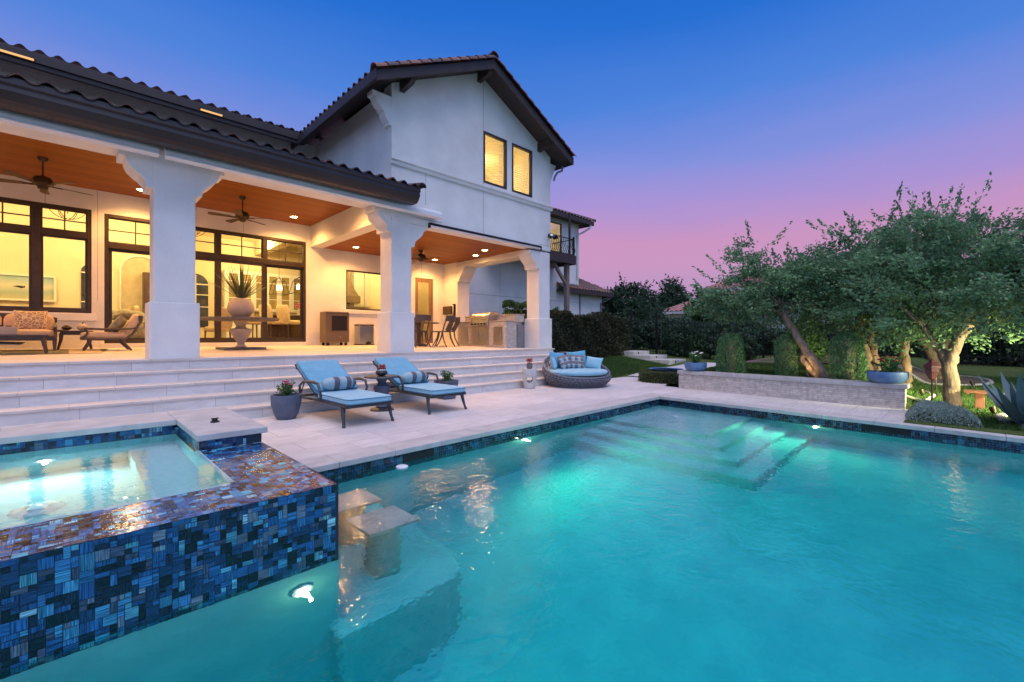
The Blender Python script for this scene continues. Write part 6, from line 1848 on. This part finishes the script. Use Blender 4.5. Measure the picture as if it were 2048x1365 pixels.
# ================================================================ PLANTS AND GARDEN
def cone_pts(n, r_):
    return r_
def tree(name, label, base, trunks, blobs, n_cl, per, leaf, m, group=None, seed=1, cl_r=.32, flat_=.45, limbs=26, cat='tree', barkm='bark'):
    """trunks: list of polylines [(x,y,z,r)...] relative to base; blobs: (cx,cy,cz,rx,ry,rz) relative to base"""
    R = random.Random(seed); G = np.random.default_rng(seed)
    t = empty(name, base, label, cat, group)
    mb = MB()
    for tr in trunks:
        pts = [Vector(p[:3]) for p in tr]; rs = [p[3] for p in tr]
        P = []; RR = []
        for i in range(len(pts) - 1):
            for j in range(5):
                u = j / 5; p = pts[i].lerp(pts[i + 1], u)
                P.append(p + Vector((R.gauss(0, .012), R.gauss(0, .012), 0))); RR.append((rs[i] + (rs[i + 1] - rs[i]) * u) * R.uniform(.93, 1.08))
        P.append(pts[-1]); RR.append(rs[-1])
        mb.tube(P, RR, 12)
    # cluster centres inside the blobs, biased outwards
    cen = []; vol = [b[3] * b[4] * b[5] for b in blobs]
    while len(cen) < n_cl:
        b = R.choices(blobs, vol)[0]
        d = G.normal(size=3); d /= np.linalg.norm(d); rr = R.random() ** .40
        p = np.array(b[:3]) + d * rr * np.array(b[3:])
        p += G.normal(size=3) * .06
        cen.append(p)
    cen = np.array(cen)
    ends = [Vector(tr[-1][:3]) for tr in trunks] + [Vector(tr[-2][:3]) for tr in trunks]
    for k in range(limbs):
        c = Vector(cen[R.randrange(len(cen))]); e = min(ends, key=lambda q: (q - c).length + R.random() * .3)
        mid = e.lerp(c, .5) + Vector((R.gauss(0, .1), R.gauss(0, .1), R.gauss(.06, .08)))
        rad_ = max(.010, trunks[0][-1][3] * R.uniform(.22, .42))
        mb.tube([e, e.lerp(mid, .5) + Vector((R.gauss(0, .04), R.gauss(0, .04), .02)), mid, mid.lerp(c, .55) + Vector((0, 0, R.gauss(0, .05))), c], [rad_, rad_ * .75, rad_ * .5, rad_ * .3, .006], 6)
    mb.build('trunk', MT[barkm], t, smooth=True, ang=70)
    # sprays of leaves along twigs
    ctr = np.mean([b[:3] for b in blobs], axis=0)
    P = []; D = []; TN = []
    for c in cen:
        ct = R.random()
        out = c - ctr; out[2] *= .4; out /= np.linalg.norm(out) + 1e-9
        for s_ in range(4):
            d = out * .6 + G.normal(size=3) * np.array([.8, .8, flat_]); d /= np.linalg.norm(d)
            L = cl_r * R.uniform(.6, 1.3)
            k = per // 4
            u = G.uniform(-.35, 1, k)[:, None]
            pp = c + d * L * u + G.normal(size=(k, 3)) * np.array([.055, .055, .04]) * (cl_r / .3)
            P.append(pp); D.append(np.repeat(d[None], k, 0)); TN.append(np.full(k, .25 * R.random() + .75 * ct))
    for s_ in range(int(n_cl * .10)):
        b = R.choices(blobs, vol)[0]
        d = G.normal(size=3); d[2] = abs(d[2]) * 1.1 + .1; d /= np.linalg.norm(d)
        c = np.array(b[:3]) + d * .9 * np.array(b[3:])
        L = cl_r * R.uniform(1.2, 2.3); k = int(per * .42)
        u = G.uniform(0, 1, k)[:, None]
        q = c + d * L * u + np.array([0, 0, .12]) * u * u
        P.append(q + G.normal(size=(k, 3)) * .035 * (cl_r / .3) * (1.3 - u)); D.append(np.repeat(d[None], k, 0)); TN.append(np.full(k, R.random()))
    P = np.concatenate(P); D = np.concatenate(D); TN = np.concatenate(TN)
    V, F, C = leaf_cards(P, leaf, G, dirs=D, aspect=.55)
    C[:, :3] = np.clip(C[:, :3] * .4 + np.repeat(TN, 4)[:, None] * .6, 0, 1)
    np_mesh('crown', V, F, MT[m], t, C=C)
    return t
GL = 'live oaks beyond the planter wall'
def gp_(x, y): return (x, y, ground_z(x, y) - .03)
# lit leaning oak behind the wall
tree('oak_tree', 'leaning double trunked oak directly behind the middle of the stone planter wall', gp_(10.55, 1.95),
     [[(0, 0, 0, .10), (-.06, .10, .25, .085), (.02, .34, .60, .075), (.05, .60, 1.05, .065), (.08, .74, 1.35, .055)],
      [(.02, .03, 0, .09), (.02, .26, .22, .07), (.06, .42, .42, .055), (.1, .40, .60, .048)]],
     [(.6, 1.0, 1.80, 1.0, 1.55, .66), (.6, .3, 2.1, .8, 1.0, .62), (.6, 2.0, 1.68, .55, .9, .40), (.6, 1.5, 2.6, .5, .5, .5)], 250, 112, .072, 'leaf_oak', GL, 21)
tree('oak_tree', 'slim twin stemmed oak between the rightmost clipped shrub and the red flower bowl', gp_(11.9, 1.45),
     [[(0, 0, 0, .085), (.02, .06, .5, .075), (.05, .18, 1.0, .06), (.1, .2, 1.5, .05)], [(.05, -.12, 0, .08), (.08, -.06, .5, .07), (.1, .02, 1.1, .055), (.12, .0, 1.5, .05)]],
     [(.2, .3, 1.85, 1.2, 1.6, .85), (.1, -.2, 2.6, .9, 1.1, .7), (.2, 1.1, 2.45, .7, .7, .5), (.1, -.3, 1.55, .8, 1.1, .42)], 300, 108, .075, 'leaf_oak', GL, 22)
tree('oak_tree', 'big front oak with a thick pale trunk beside the red lantern', gp_(10.45, .18),
     [[(0, 0, 0, .135), (.02, .02, .2, .108), (.0, .05, .75, .095), (-.05, -.03, 1.0, .08), (-.02, -.15, 1.4, .07)],
      [(0, .05, .72, .085), (.05, .20, 1.0, .065), (.08, .36, 1.35, .05)]],
     [(.1, .25, 1.75, 1.3, 1.7, .72), (.2, .35, 2.45, 1.15, 1.45, .66), (0, -1.1, 1.95, 1.1, 1.25, .75), (.1, -1.2, 2.6, .9, .9, .5), (.2, .2, 2.95, .7, .9, .36), (.3, .7, 1.45, .9, .9, .42)], 400, 120, .066, 'leaf_oak', GL, 23)
tree('oak_tree', 'thin knotted oak lit warm at its foot, just right of the planter wall end', gp_(11.8, .88),
     [[(0, 0, 0, .095), (.0, -.02, .3, .075), (.05, .02, .8, .065), (.1, -.05, 1.3, .055)]],
     [(.2, .1, 1.9, 1.0, 1.0, .6), (.1, -.2, 2.4, .8, .8, .6)], 170, 84, .055, 'leaf_oak', GL, 24)
tree('oak_tree', 'forked oak in a stone edged ring farther back on the bright lawn', gp_(15.0, .45),
     [[(0, 0, 0, .19), (.02, .0, .35, .17), (-.05, .28, .95, .12), (-.1, .6, 1.4, .10)], [(0, 0, .2, .15), (.02, -.06, .8, .12), (.05, -.1, 1.5, .10)]],
     [(.2, .2, 2.3, 1.9, 1.9, .95), (.2, -.9, 2.0, 1.4, 1.2, .75), (0, .4, 3.2, 1.3, 1.4, .7)], 330, 84, .075, 'leaf_mid', GL, 25)
# clipped junipers
def juniper(x, y, r_, h, label, seed, bulge=0.0):
    G = np.random.default_rng(seed)
    t = empty('juniper_shrub', gp_(x, y), label, 'shrub', 'clipped juniper columns')
    n = 5200
    a = G.uniform(0, 2 * PI, n); z = G.uniform(.02, 1, n); rr = r_ * (1 + .10 * np.sin(3 * a + 4 * z * h) + bulge * (1 - z)) * np.where(z > .80, np.sqrt(np.maximum(0, 1 - ((z - .80) / .215) ** 2)), 1) * (1 - .30 * G.random(n) ** 2)
    P = np.stack([rr * np.cos(a), rr * np.sin(a), z * h], 1)
    top = G.random(700)
    Pt = np.stack([r_ * .55 * np.sqrt(top) * np.cos(a[:700]), r_ * .55 * np.sqrt(top) * np.sin(a[:700]), h * (.93 + .08 * G.random(700))], 1)
    P = np.concatenate([P, Pt]); D = np.stack([P[:, 0] / r_ * .5, P[:, 1] / r_ * .5, np.ones(len(P)) * 1.0], 1)
    V, F, C = leaf_cards(P, .05, G, dirs=D, aspect=.35)
    np_mesh('foliage', V, F, MT['leaf_juniper'], t, C=C)
    mb = MB(); mb.tube([(0, 0, 0), (0, 0, h * .85)], [r_ * .35, r_ * .5], 8); mb.build('stem', MT['bark'], t)
juniper(10.75, 3.80, .255, .93, 'clipped juniper column nearest the white flower bowl', 31, .22)
juniper(10.75, 2.70, .20, .90, 'slimmest clipped juniper column, middle of the three behind the planter wall', 32)
juniper(10.62, 1.62, .262, .95, 'clipped juniper column just right of the leaning oak', 33, .15)

def shrub(name, label, base, blobs, n, leaf, m, seed, group=None, cat='shrub', stem=True):
    G = np.random.default_rng(seed)
    t = empty(name, base, label, cat, group)
    P = []
    vol = np.array([b[3] * b[4] * b[5] for b in blobs]) ** .67; vol = vol / vol.sum()
    for b, w in zip(blobs, vol):
        k = int(n * w); d = G.normal(size=(k, 3)); d /= np.linalg.norm(d, axis=1)[:, None]
        lump = 1 + .16 * np.sin(d[:, 0:1] * 5 + b[0] * 3) * np.cos(d[:, 1:2] * 6) + .12 * np.sin(d[:, 2:3] * 9 + d[:, 0:1] * 7)
        rr = (1 - .42 * G.random((k, 1)) ** 1.7) * lump
        P.append(np.array(b[:3]) + d * rr * np.array(b[3:]))
    P = np.concatenate(P); P = P[P[:, 2] > .0]
    V, F, C = leaf_cards(P, leaf, G, aspect=.55)
    np_mesh('foliage', V, F, MT[m], t, C=C)
    if stem:
        mb = MB()
        for b in blobs: mb.tube([(b[0] * .5, b[1] * .5, 0), (b[0], b[1], b[2])], [min(.12, b[3] * .15), .03], 7)
        mb.build('stem', MT['bark'], t)
    return t
def hedge(name, label, a, b, th, z0, h, n, leaf, m, seed, cat='hedge', top_wob=.08):
    G = np.random.default_rng(seed)
    a = np.array(a); b = np.array(b); L = np.linalg.norm(b - a); u = (b - a) / L; w = np.array([u[1], -u[0]])
    t = empty(name, (a[0], a[1], z0), label, cat)
    s_ = G.uniform(0, L, n); f = G.random(n); zz = np.zeros(n); ww = np.zeros(n)
    topm = f < .28
    hw = h + top_wob * np.sin(s_ * 2.3) + top_wob * .7 * np.sin(s_ * 5.7 + 1) 
    zz[topm] = hw[topm] * (1 - .10 * G.random(topm.sum())); ww[topm] = G.uniform(-th / 2, th / 2, topm.sum())
    sm = ~topm
    zz[sm] = hw[sm] * G.uniform(0, 1, sm.sum()); side = np.where(G.random(sm.sum()) < .78, 1, -1)
    ww[sm] = side * th / 2 * (1 + .16 * np.sin(s_[sm] * 4 + zz[sm] * 5) + .10 * np.sin(s_[sm] * 11)) * (1 - .35 * G.random(sm.sum()) ** 2)
    P = np.stack([u[0] * s_ + w[0] * ww, u[1] * s_ + w[1] * ww, zz], 1)
    V, F, C = leaf_cards(P, leaf, G, aspect=.6)
    np_mesh('foliage', V, F, MT[m], t, C=C)
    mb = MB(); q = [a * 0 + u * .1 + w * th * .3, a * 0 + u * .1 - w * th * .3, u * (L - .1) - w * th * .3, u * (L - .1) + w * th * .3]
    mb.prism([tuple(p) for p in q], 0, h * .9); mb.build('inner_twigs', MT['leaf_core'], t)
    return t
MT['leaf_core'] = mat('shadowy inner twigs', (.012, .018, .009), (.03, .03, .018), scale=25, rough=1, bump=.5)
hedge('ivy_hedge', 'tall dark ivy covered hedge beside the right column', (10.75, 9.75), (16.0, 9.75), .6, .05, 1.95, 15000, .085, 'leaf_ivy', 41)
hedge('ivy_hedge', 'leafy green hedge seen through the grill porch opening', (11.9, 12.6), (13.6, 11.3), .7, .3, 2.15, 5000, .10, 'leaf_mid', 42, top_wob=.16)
# low round box hedge round the basin
G = np.random.default_rng(51)
t = empty('box_hedge', (11.42, 5.72, 0), 'low round clipped box hedge at the left end of the planter wall', 'hedge')
n = 6500; a = G.uniform(0, 2 * PI, n); z = G.random(n); top = G.random(n) < .35
rr = np.where(top, .42 + .26 * G.random(n), .70 - .07 * G.random(n) ** 2); zz = np.where(top, .27 + .03 * G.random(n), .28 * z)
V, F, C = leaf_cards(np.stack([rr * np.cos(a), rr * np.sin(a), zz], 1), .032, G, aspect=.6)
np_mesh('foliage', V, F, MT['leaf_box'], t, C=C)
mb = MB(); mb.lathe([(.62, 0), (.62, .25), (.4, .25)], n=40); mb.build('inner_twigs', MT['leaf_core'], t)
# silver shrubs edging the pool on the right
def silver(poly, h, n, label, seed):
    G = np.random.default_rng(seed)
    xs_ = [p[0] for p in poly]; ys_ = [p[1] for p in poly]; cx, cy_ = np.mean(xs_), np.mean(ys_)
    t = empty('silver_shrub', (cx, cy_, 0), label, 'shrub', 'silver edging shrubs')
    def inside(x, y):
        c = False; j = len(poly) - 1
        for i in range(len(poly)):
            if (poly[i][1] > y) != (poly[j][1] > y) and x < (poly[j][0] - poly[i][0]) * (y - poly[i][1]) / (poly[j][1] - poly[i][1]) + poly[i][0]: c = not c
            j = i
        return c
    P = []; D = []
    while len(P) < n:
        x = G.uniform(min(xs_), max(xs_)); y = G.uniform(min(ys_), max(ys_))
        if not inside(x, y): continue
        d_ = min(abs(((b[0] - a[0]) * (a[1] - y) - (a[0] - x) * (b[1] - a[1]))) / math.hypot(b[0] - a[0], b[1] - a[1]) for a, b in zip(poly, poly[1:] + poly[:1]))
        H_ = h * (min(1, d_ / .16) ** .6) * (1 + .1 * math.sin(x * 14) * math.cos(y * 12))
        P.append((x - cx, y - cy_, H_ * (1 - .45 * G.random() ** 2))); D.append((G.normal() * .4, G.normal() * .4, .6))
    V, F, C = leaf_cards(np.array(P), .032, G, dirs=np.array(D), aspect=.3)
    np_mesh('foliage', V, F, MT['leaf_grey'], t, C=C)
silver([(8.48, .62), (9.05, .68), (9.78, .66), (9.6, .2), (8.95, -.12), (8.45, -.13)], .21, 11000, 'silvery low shrub at the corner of the planter wall and pool', 61)
silver([(8.42, -.52), (8.9, -.45), (9.0, -.9), (8.7, -1.5), (8.33, -1.4)], .17, 5000, 'silvery low shrub in front of the agave', 62)

# agave
t = empty('agave', gp_(8.95, -.58), 'large blue grey agave at the right edge of the pool garden', 'agave')
for k in range(17):
    a = k * 2.399; el = math.radians(24 + 60 * ((k * 7 % 17) / 17)); L = .62 + .26 * ((k * 5 % 17) / 17)
    d = Vector((math.cos(a) * math.cos(el), math.sin(a) * math.cos(el), math.sin(el))); side = Vector((-math.sin(a), math.cos(a), 0))
    p = Vector((math.cos(a) * .05, math.sin(a) * .05, .03)); Lf = []; Rt = []; Md = []; Bk = []
    for i in range(11):
        u = i / 10; w = .085 * (math.sin(PI * (.22 + .78 * u)) ** .8) if u < .98 else .004
        w = .082 * (.65 + .55 * u) if u < .4 else .082 * .87 * (1 - ((u - .4) / .6) ** 1.7) + .002
        up = side.cross(d).normalized()
        Lf.append(tuple(p + side * w + up * w * .25)); Rt.append(tuple(p - side * w + up * w * .25)); Md.append(tuple(p - up * w * .12)); Bk.append(tuple(p - up * w * .42))
        p = p + d * (L / 10); d = (d + Vector((0, 0, .045 if el < .8 else .0)) + up * (-.01)).normalized()
    n_ = 11; vs = Lf + Md + Rt + Bk
    fs = [(i, i + 1, n_ + i + 1, n_ + i) for i in range(10)] + [(n_ + i, n_ + i + 1, 2 * n_ + i + 1, 2 * n_ + i) for i in range(10)] + [(2 * n_ + i, 2 * n_ + i + 1, 3 * n_ + i + 1, 3 * n_ + i) for i in range(10)] + [(3 * n_ + i, 3 * n_ + i + 1, i + 1, i) for i in range(10)]
    mb = MB(); mb.add(vs, fs); mb.build('leaf', MT['agave'], t, smooth=True, ang=60)
mb = MB()
for k in range(7):
    a = -2.4 + k * .55; L = .30 + .05 * (k % 3)
    mb.tube([(.05 * math.cos(a), .05 * math.sin(a), .05), (L * .6 * math.cos(a), L * .6 * math.sin(a), .09), (L * math.cos(a), L * math.sin(a), .02), (L * 1.25 * math.cos(a), L * 1.25 * math.sin(a), .01)], [.04, .045, .03, .004], 8, squash=.35)
mb.build('dead_leaves', mat('dry agave leaf', (.16, .11, .12), (.09, .06, .07), rough=.8), t, smooth=True)

# red lantern style bird feeder on a pole
t = empty('bird_feeder', gp_(9.95, .42), 'dark red lantern shaped bird feeder on a thin pole beside the big front oak', 'bird feeder')
mb = MB(); mb.tube([(0, 0, 0), (0, 0, .52)], .012, 8); mb.build('pole', MT['iron'], t)
mb = MB(); mb.lathe([(.02, .50), (.05, .52), (.095, .64), (.10, .70), (.085, .71), (0, .71)], n=6); mb.build('body', MT['redlantern'], t)
mb = MB(); mb.lathe([(.125, .705), (.12, .73), (.07, .775), (.04, .79), (.045, .80), (.012, .84), (0, .86)], n=6); mb.build('cap', MT['redlantern'], t)
# slatted path lamp post
t = empty('slat_lamp', gp_(10.35, -.12), 'low red brown slat topped timber lamp post behind the silver shrub', 'lamp post')
mb = MB(); mb.box(-.055, .055, -.055, .055, 0, .30); mb.build('post', MT['redwood'], t, bevel=.005)
mb = MB()
for k in range(5): mb.box(-.18 + k * .075, -.12 + k * .075, -.18, .18, .30, .325)
for y in (-.13, .13): mb.box(-.18, .18, y - .02, y + .02, .28, .2999)
mb.build('slatted_top', MT['redwood'], t, bevel=.003)

# tree ring edging and lawn edging
def edging(pts, name, label, r_=.055):
    mb = MB(); mb.tube([(x, y, ground_z(x, y) + .02) for x, y in pts], r_, 6, squash=.7)
    return tag(mb.build(name, MT['edging']), label, 'edging', 'stone lawn edgings')
edging([(15.0 + 1.15 * math.cos(a / 10), .45 + .8 * math.sin(a / 10)) for a in range(0, 64)], 'stone_edging', 'pale stone ring round the forked oak on the lawn')
edging([(10.1, .98), (10.7, .55), (11.6, .45), (12.2, .62)], 'stone_edging', 'stone edging round the foot of the thin knotted oak', .03)
edging([(9.15, -.35), (9.6, -.30), (10.2, -.55), (11.2, -.62), (12.4, -.45)], 'stone_edging', 'curved stone edging between bright lawn and agave bed')
mb = MB(); mb.add([(x, y, ground_z(x, y) + .03) for x, y in [(15.0 + 1.1 * math.cos(a / 4), .45 + .76 * math.sin(a / 4)) for a in range(25)]] + [(15, .45, ground_z(15, .45) + .06)], [(i, (i + 1) % 25, 25) for i in range(25)])
tag(mb.build('tree_bed', MT['mulch']), 'mulch ring under the forked oak', 'mulch', kind='structure')

# garden uplights (lit) at the trees
def uplight(x, y, tgt, power, label, colr=(1, .68, .30), spot=75, vis=True):
    z = ground_z(x, y)
    t = empty('garden_uplight', (x, y, z), label, 'garden light', 'garden uplights')
    d = (Vector(tgt) - Vector((x, y, z + .1))).normalized(); q = d.to_track_quat('Z', 'Y').to_matrix().to_4x4()
    mb = MB(); mb.tube([(0, 0, -.02), (0, 0, .07)], .012, 8); mb.build('stake', MT['brass'], t)
    mb = MB(); mb.X = Matrix.Translation((0, 0, .09)) @ q; mb.lathe([(.02, -.05), (.035, -.03), (.04, .04), (.034, .04), (.03, .02)], n=18); mb.build('housing', MT['brass'], t, smooth=True)
    mb = MB(); mb.X = Matrix.Translation((0, 0, .09)) @ q; mb.lathe([(.033, .03), (0, .034)], n=16); mb.build('lens', MT['warm_lens'], t)
    lo = lamp('uplight_lamp', Vector((x, y, z + .09)) + d * .07, power, colr, .03, t, spot)
    lo.rotation_euler = (-d).to_track_quat('Z', 'Y').to_euler()
uplight(10.24, 2.2, (10.6, 2.36, .75), 10, 'lit uplight hidden at the foot of the leaning oak')
uplight(11.6, 1.05, (11.95, 1.4, 1.5), 18, 'lit uplight at the foot of the slim twin stemmed oak')
uplight(11.45, .62, (11.8, .85, 1.2), 18, 'lit uplight at the foot of the thin knotted oak')
uplight(9.75, -.25, (10.4, .15, 1.6), 26, 'lit uplight in front of the big front oak', (1, .80, .42))
uplight(13.9, -.05, (14.9, .4, 1.4), 13, 'lit uplight in front of the forked oak', (1, .82, .45))
uplight(9.55, -.66, (10.9, .0, .22), 75, 'bright lit spotlight beside the agave', (1, .92, .55), 110)
uplight(14.9, 3.1, (15.4, 3.1, .9), 10, 'lit uplight under the bush at the back hedge', (.9, 1, .35))
t = empty('added_path_light', (11.25, .42, ground_z(11.25, .42)), 'added mushroom lamp hidden behind the big front oak to brighten the lawn', 'garden light', 'garden uplights')  # lamp added out of sight behind the trunk to brighten the lawn
mb = MB(); mb.tube([(0, 0, 0), (0, 0, .5)], .01, 8); mb.build('stake', MT['brass'], t)
mb = MB(); mb.lathe([(.09, .50), (.075, .53), (.02, .56), (0, .565)], n=18); mb.build('hood', MT['brass'], t, smooth=True)
lamp('added_path_lamp', (11.25, .42, ground_z(11.25, .42) + .47), 120, (1, .94, .55), .03, t, 150)
# an unseen floodlight, added to the garden, washes the lawn and lights the crowns from below
t = empty('added_floodlight', (9.6, -2.0, ground_z(9.6, -2.0)), 'added unseen floodlight on a post to the right of the agave bed', 'garden light')
mb = MB(); mb.tube([(0, 0, 0), (0, 0, .95)], .025, 8); mb.build('pole', MT['iron'], t)
mb = MB(); mb.lathe([(.02, 1.12), (.09, 1.06), (.10, .98), (.08, .98)], n=18); mb.build('housing', MT['iron'], t, smooth=True)
lo = lamp('added_flood_lamp', (9.68, -1.87, ground_z(9.6, -2.0) + 1.05), 1100, (1, .94, .50), .08, t, 92)
lo.rotation_euler = (Vector((9.68, -1.87, 1.1)) - Vector((11.1, -.1, .15))).to_track_quat('Z', 'Y').to_euler()

# black iron fence and gate at the back
t = empty('iron_fence', (16.8, 9.4, .5), 'black iron railing fence along the back of the garden', 'fence')
fpts = [(16.75, 9.9), (17.0, 8.9), (19.2, 5.6), (20.6, 1.5), (20.6, -6)]
pst = MB(); pk = MB(); rl = MB()
for a, b in zip(fpts, fpts[1:]):
    a = Vector((*a, 0)); b = Vector((*b, 0)); n_ = int((b - a).length / .12)
    for i in range(n_):
        p = a.lerp(b, i / n_); z = ground_z(p.x, p.y)
        pk.box(p.x - .008, p.x + .008, p.y - .008, p.y + .008, z, z + 1.45)
    for zz in (.12, 1.30): rl.bar((a.x, a.y, ground_z(a.x, a.y) + zz), (b.x, b.y, ground_z(b.x, b.y) + zz), .03, .03)
    pst = MB(); pst.box(a.x - .035, a.x + .035, a.y - .035, a.y + .035, ground_z(a.x, a.y) - .05, ground_z(a.x, a.y) + 1.75)
    pst.build('post', MT['iron'], t, world=True)
H_ = lambda m_, n_: m_.build(n_, MT['iron'], t, world=True)
H_(pk, 'pickets'); H_(rl, 'rails')

# evergreens and trees behind the fence
BG = 'evergreens along the back fence'
def gz(x, y): return (x, y, ground_z(x, y) - .05)
shrub('evergreen_shrub', 'rounded dark bush just right of the garden steps', gz(17.9, 8.25), [(0, 0, .7, .75, .75, .75), (.4, -.6, .5, .6, .6, .55)], 6500, .11, 'leaf_dark', 71, BG)
shrub('evergreen_shrub', 'low dark conical bush behind the white flower bowl', gz(17.6, 6.0), [(0, 0, .55, .6, .65, .7), (.1, .1, 1.0, .3, .3, .35)], 4500, .11, 'leaf_dark', 72, BG)
shrub('evergreen_shrub', 'bush lit yellow green at its foot between the clipped junipers', gz(15.7, 3.35), [(0, 0, .5, .45, .5, .55), (.1, .1, 1.0, .42, .48, .5)], 4800, .09, 'leaf_mid', 73, BG)
k = 0
for i, (x, y, h) in enumerate(((19.6, 9.6, 1.45), (20.6, 7.4, 1.5), (21.4, 5.2, 1.15), (21.7, 3.0, 1.2), (21.9, .9, 1.7), (21.9, -1.2, 1.8), (21.9, -3.4, 2.3), (17.9, -3.0, 1.8), (18.6, 11.6, 1.5))):
    lab = ['dark evergreen mass behind the garden gate', 'dark evergreen mass behind the white flower bowl', 'dark evergreen mass behind the leftmost clipped juniper', 'dark evergreen mass behind the leaning oak', 'dark evergreen mass behind the slim twin stemmed oak', 'dark evergreen mass behind the red flower bowl', 'dark evergreen mass behind the big front oak', 'dark hedge bush behind the agave', 'dark evergreen mass at the end of the ivy hedge'][i]
    shrub('evergreen_hedge', lab, gz(x, y), [(0, 0, h * .40, 1.0, 1.5, h * .45), (.1, -.5, h * .72, .75, .85, h * .28), (.0, .6, h * .66, .8, .9, h * .30)], 8500, .15, 'leaf_dark', 80 + i, BG)
BT = 'trees beyond the garden'
tree('background_tree', 'dark rounded tree right of the low tiled block', (26.5, 16.0, .3), [[(0, 0, 0, .2), (0, 0, 2.0, .14)]], [(0, 0, 2.9, 1.9, 1.9, 1.3), (.6, -1.0, 2.4, 1.3, 1.3, 1.1), (-.3, 1.0, 2.5, 1.3, 1.3, 1.1)], 300, 56, .17, 'leaf_dark', BT, 91, .5, .5, 16)
tree('background_tree', 'taller dark conical tree left of the neighbouring red roof', (44.0, 21.3, .3), [[(0, 0, 0, .3), (0, 0, 3.4, .18)]], [(0, 0, 3.2, 2.0, 2.1, 2.0), (0, 0, 4.8, 1.45, 1.45, 1.4), (0, .1, 6.0, .8, .8, .8)], 260, 56, .24, 'leaf_dark', BT, 92, .62, .5, 16)
tree('background_tree', 'dark tree tucked behind the garden gate post', (25.5, 14.5, .0), [[(0, 0, 0, .16), (0, 0, 1.6, .1)]], [(0, 0, 2.0, 1.6, 1.7, 1.1)], 200, 56, .16, 'leaf_dark', BT, 93, .45, .5, 12)
tree('background_tree', 'glossy magnolia like tree in front of the neighbouring red roof', (22.3, 9.0, .3), [[(0, 0, 0, .18), (0, 0, 1.8, .12)]], [(0, 0, 1.7, .95, .95, .9), (.1, .0, 2.4, .65, .65, .6), (.2, -.9, 1.6, .8, .8, .8)], 260, 56, .17, 'leaf_mid', BT, 94, .4, .6, 14)

# neighbouring house beyond the trees
t = empty('neighbour_house', (43, 12.6, 0), 'neighbouring pale house with a pinkish red tiled roof beyond the trees', 'house')
MT['nb_wall'] = mat('pale neighbour stucco', (.62, .58, .52), (.56, .52, .47), scale=1, rough=.9)
mb = MB(); mb.box(36, 50.5, 7.3, 17.9, 0, 3.1); mb.box(39.5, 48.5, 8.8, 16.2, 3.1, 5.0); mb.build('wall', MT['nb_wall'], t, world=True)
def nb_roof(x0, x1, y0, y1, z0, h, sd):
    o = .6; x0 -= o; x1 += o; y0 -= o; y1 += o; m_ = min(x1 - x0, y1 - y0) / 2; cx0, cx1, cy0, cy1 = x0 + m_, x1 - m_, y0 + m_, y1 - m_
    R0 = [(x0, y0, z0), (x1, y0, z0), (x1, y1, z0), (x0, y1, z0)]; T0 = [(cx0, cy0, z0 + h), (cx1, cy0, z0 + h), (cx1, cy1, z0 + h), (cx0, cy1, z0 + h)]
    for i in range(4):
        j = (i + 1) % 4; m2 = tile_patch(R0[i], R0[j], T0[i], T0[j], wave=.4, course=.5, amp=.05, seed=sd + i)
        for k_ in list(m2.C): c = m2.C[k_]; m2.C[k_] = (.30 + c[0] * .6, .13 + c[1] * .5, .11 + c[2] * .5)
        m2.build('roof', MT['rooftile'], t, world=True, smooth=True)
    mb = MB(); mb.box(x0 + .02, x1 - .02, y0 + .02, y1 - .02, z0 - .22, z0 - .01); mb.build('eaves', MT['nb_wall'], t, world=True)
nb_roof(36, 50.5, 7.3, 17.9, 3.3, 2.7, 101)
nb_roof(39.5, 48.5, 8.8, 16.2, 5.2, 1.9, 111)
t = empty('neighbour_house', (36, 6, 0), 'second pale house glimpsed through gaps in the trees behind the leaning oak', 'house')
mb = MB(); mb.box(31, 36, 2.2, 8.4, 0, 2.9); mb.build('wall', MT['nb_wall'], t, world=True)
nb_roof(31, 36, 2.2, 8.4, 3.1, 1.2, 121)
mb = MB(); mb.box(30.95, 31.0, 4.6, 5.8, 1.0, 2.4); mb.build('window', MT['night_glass'], t, world=True)
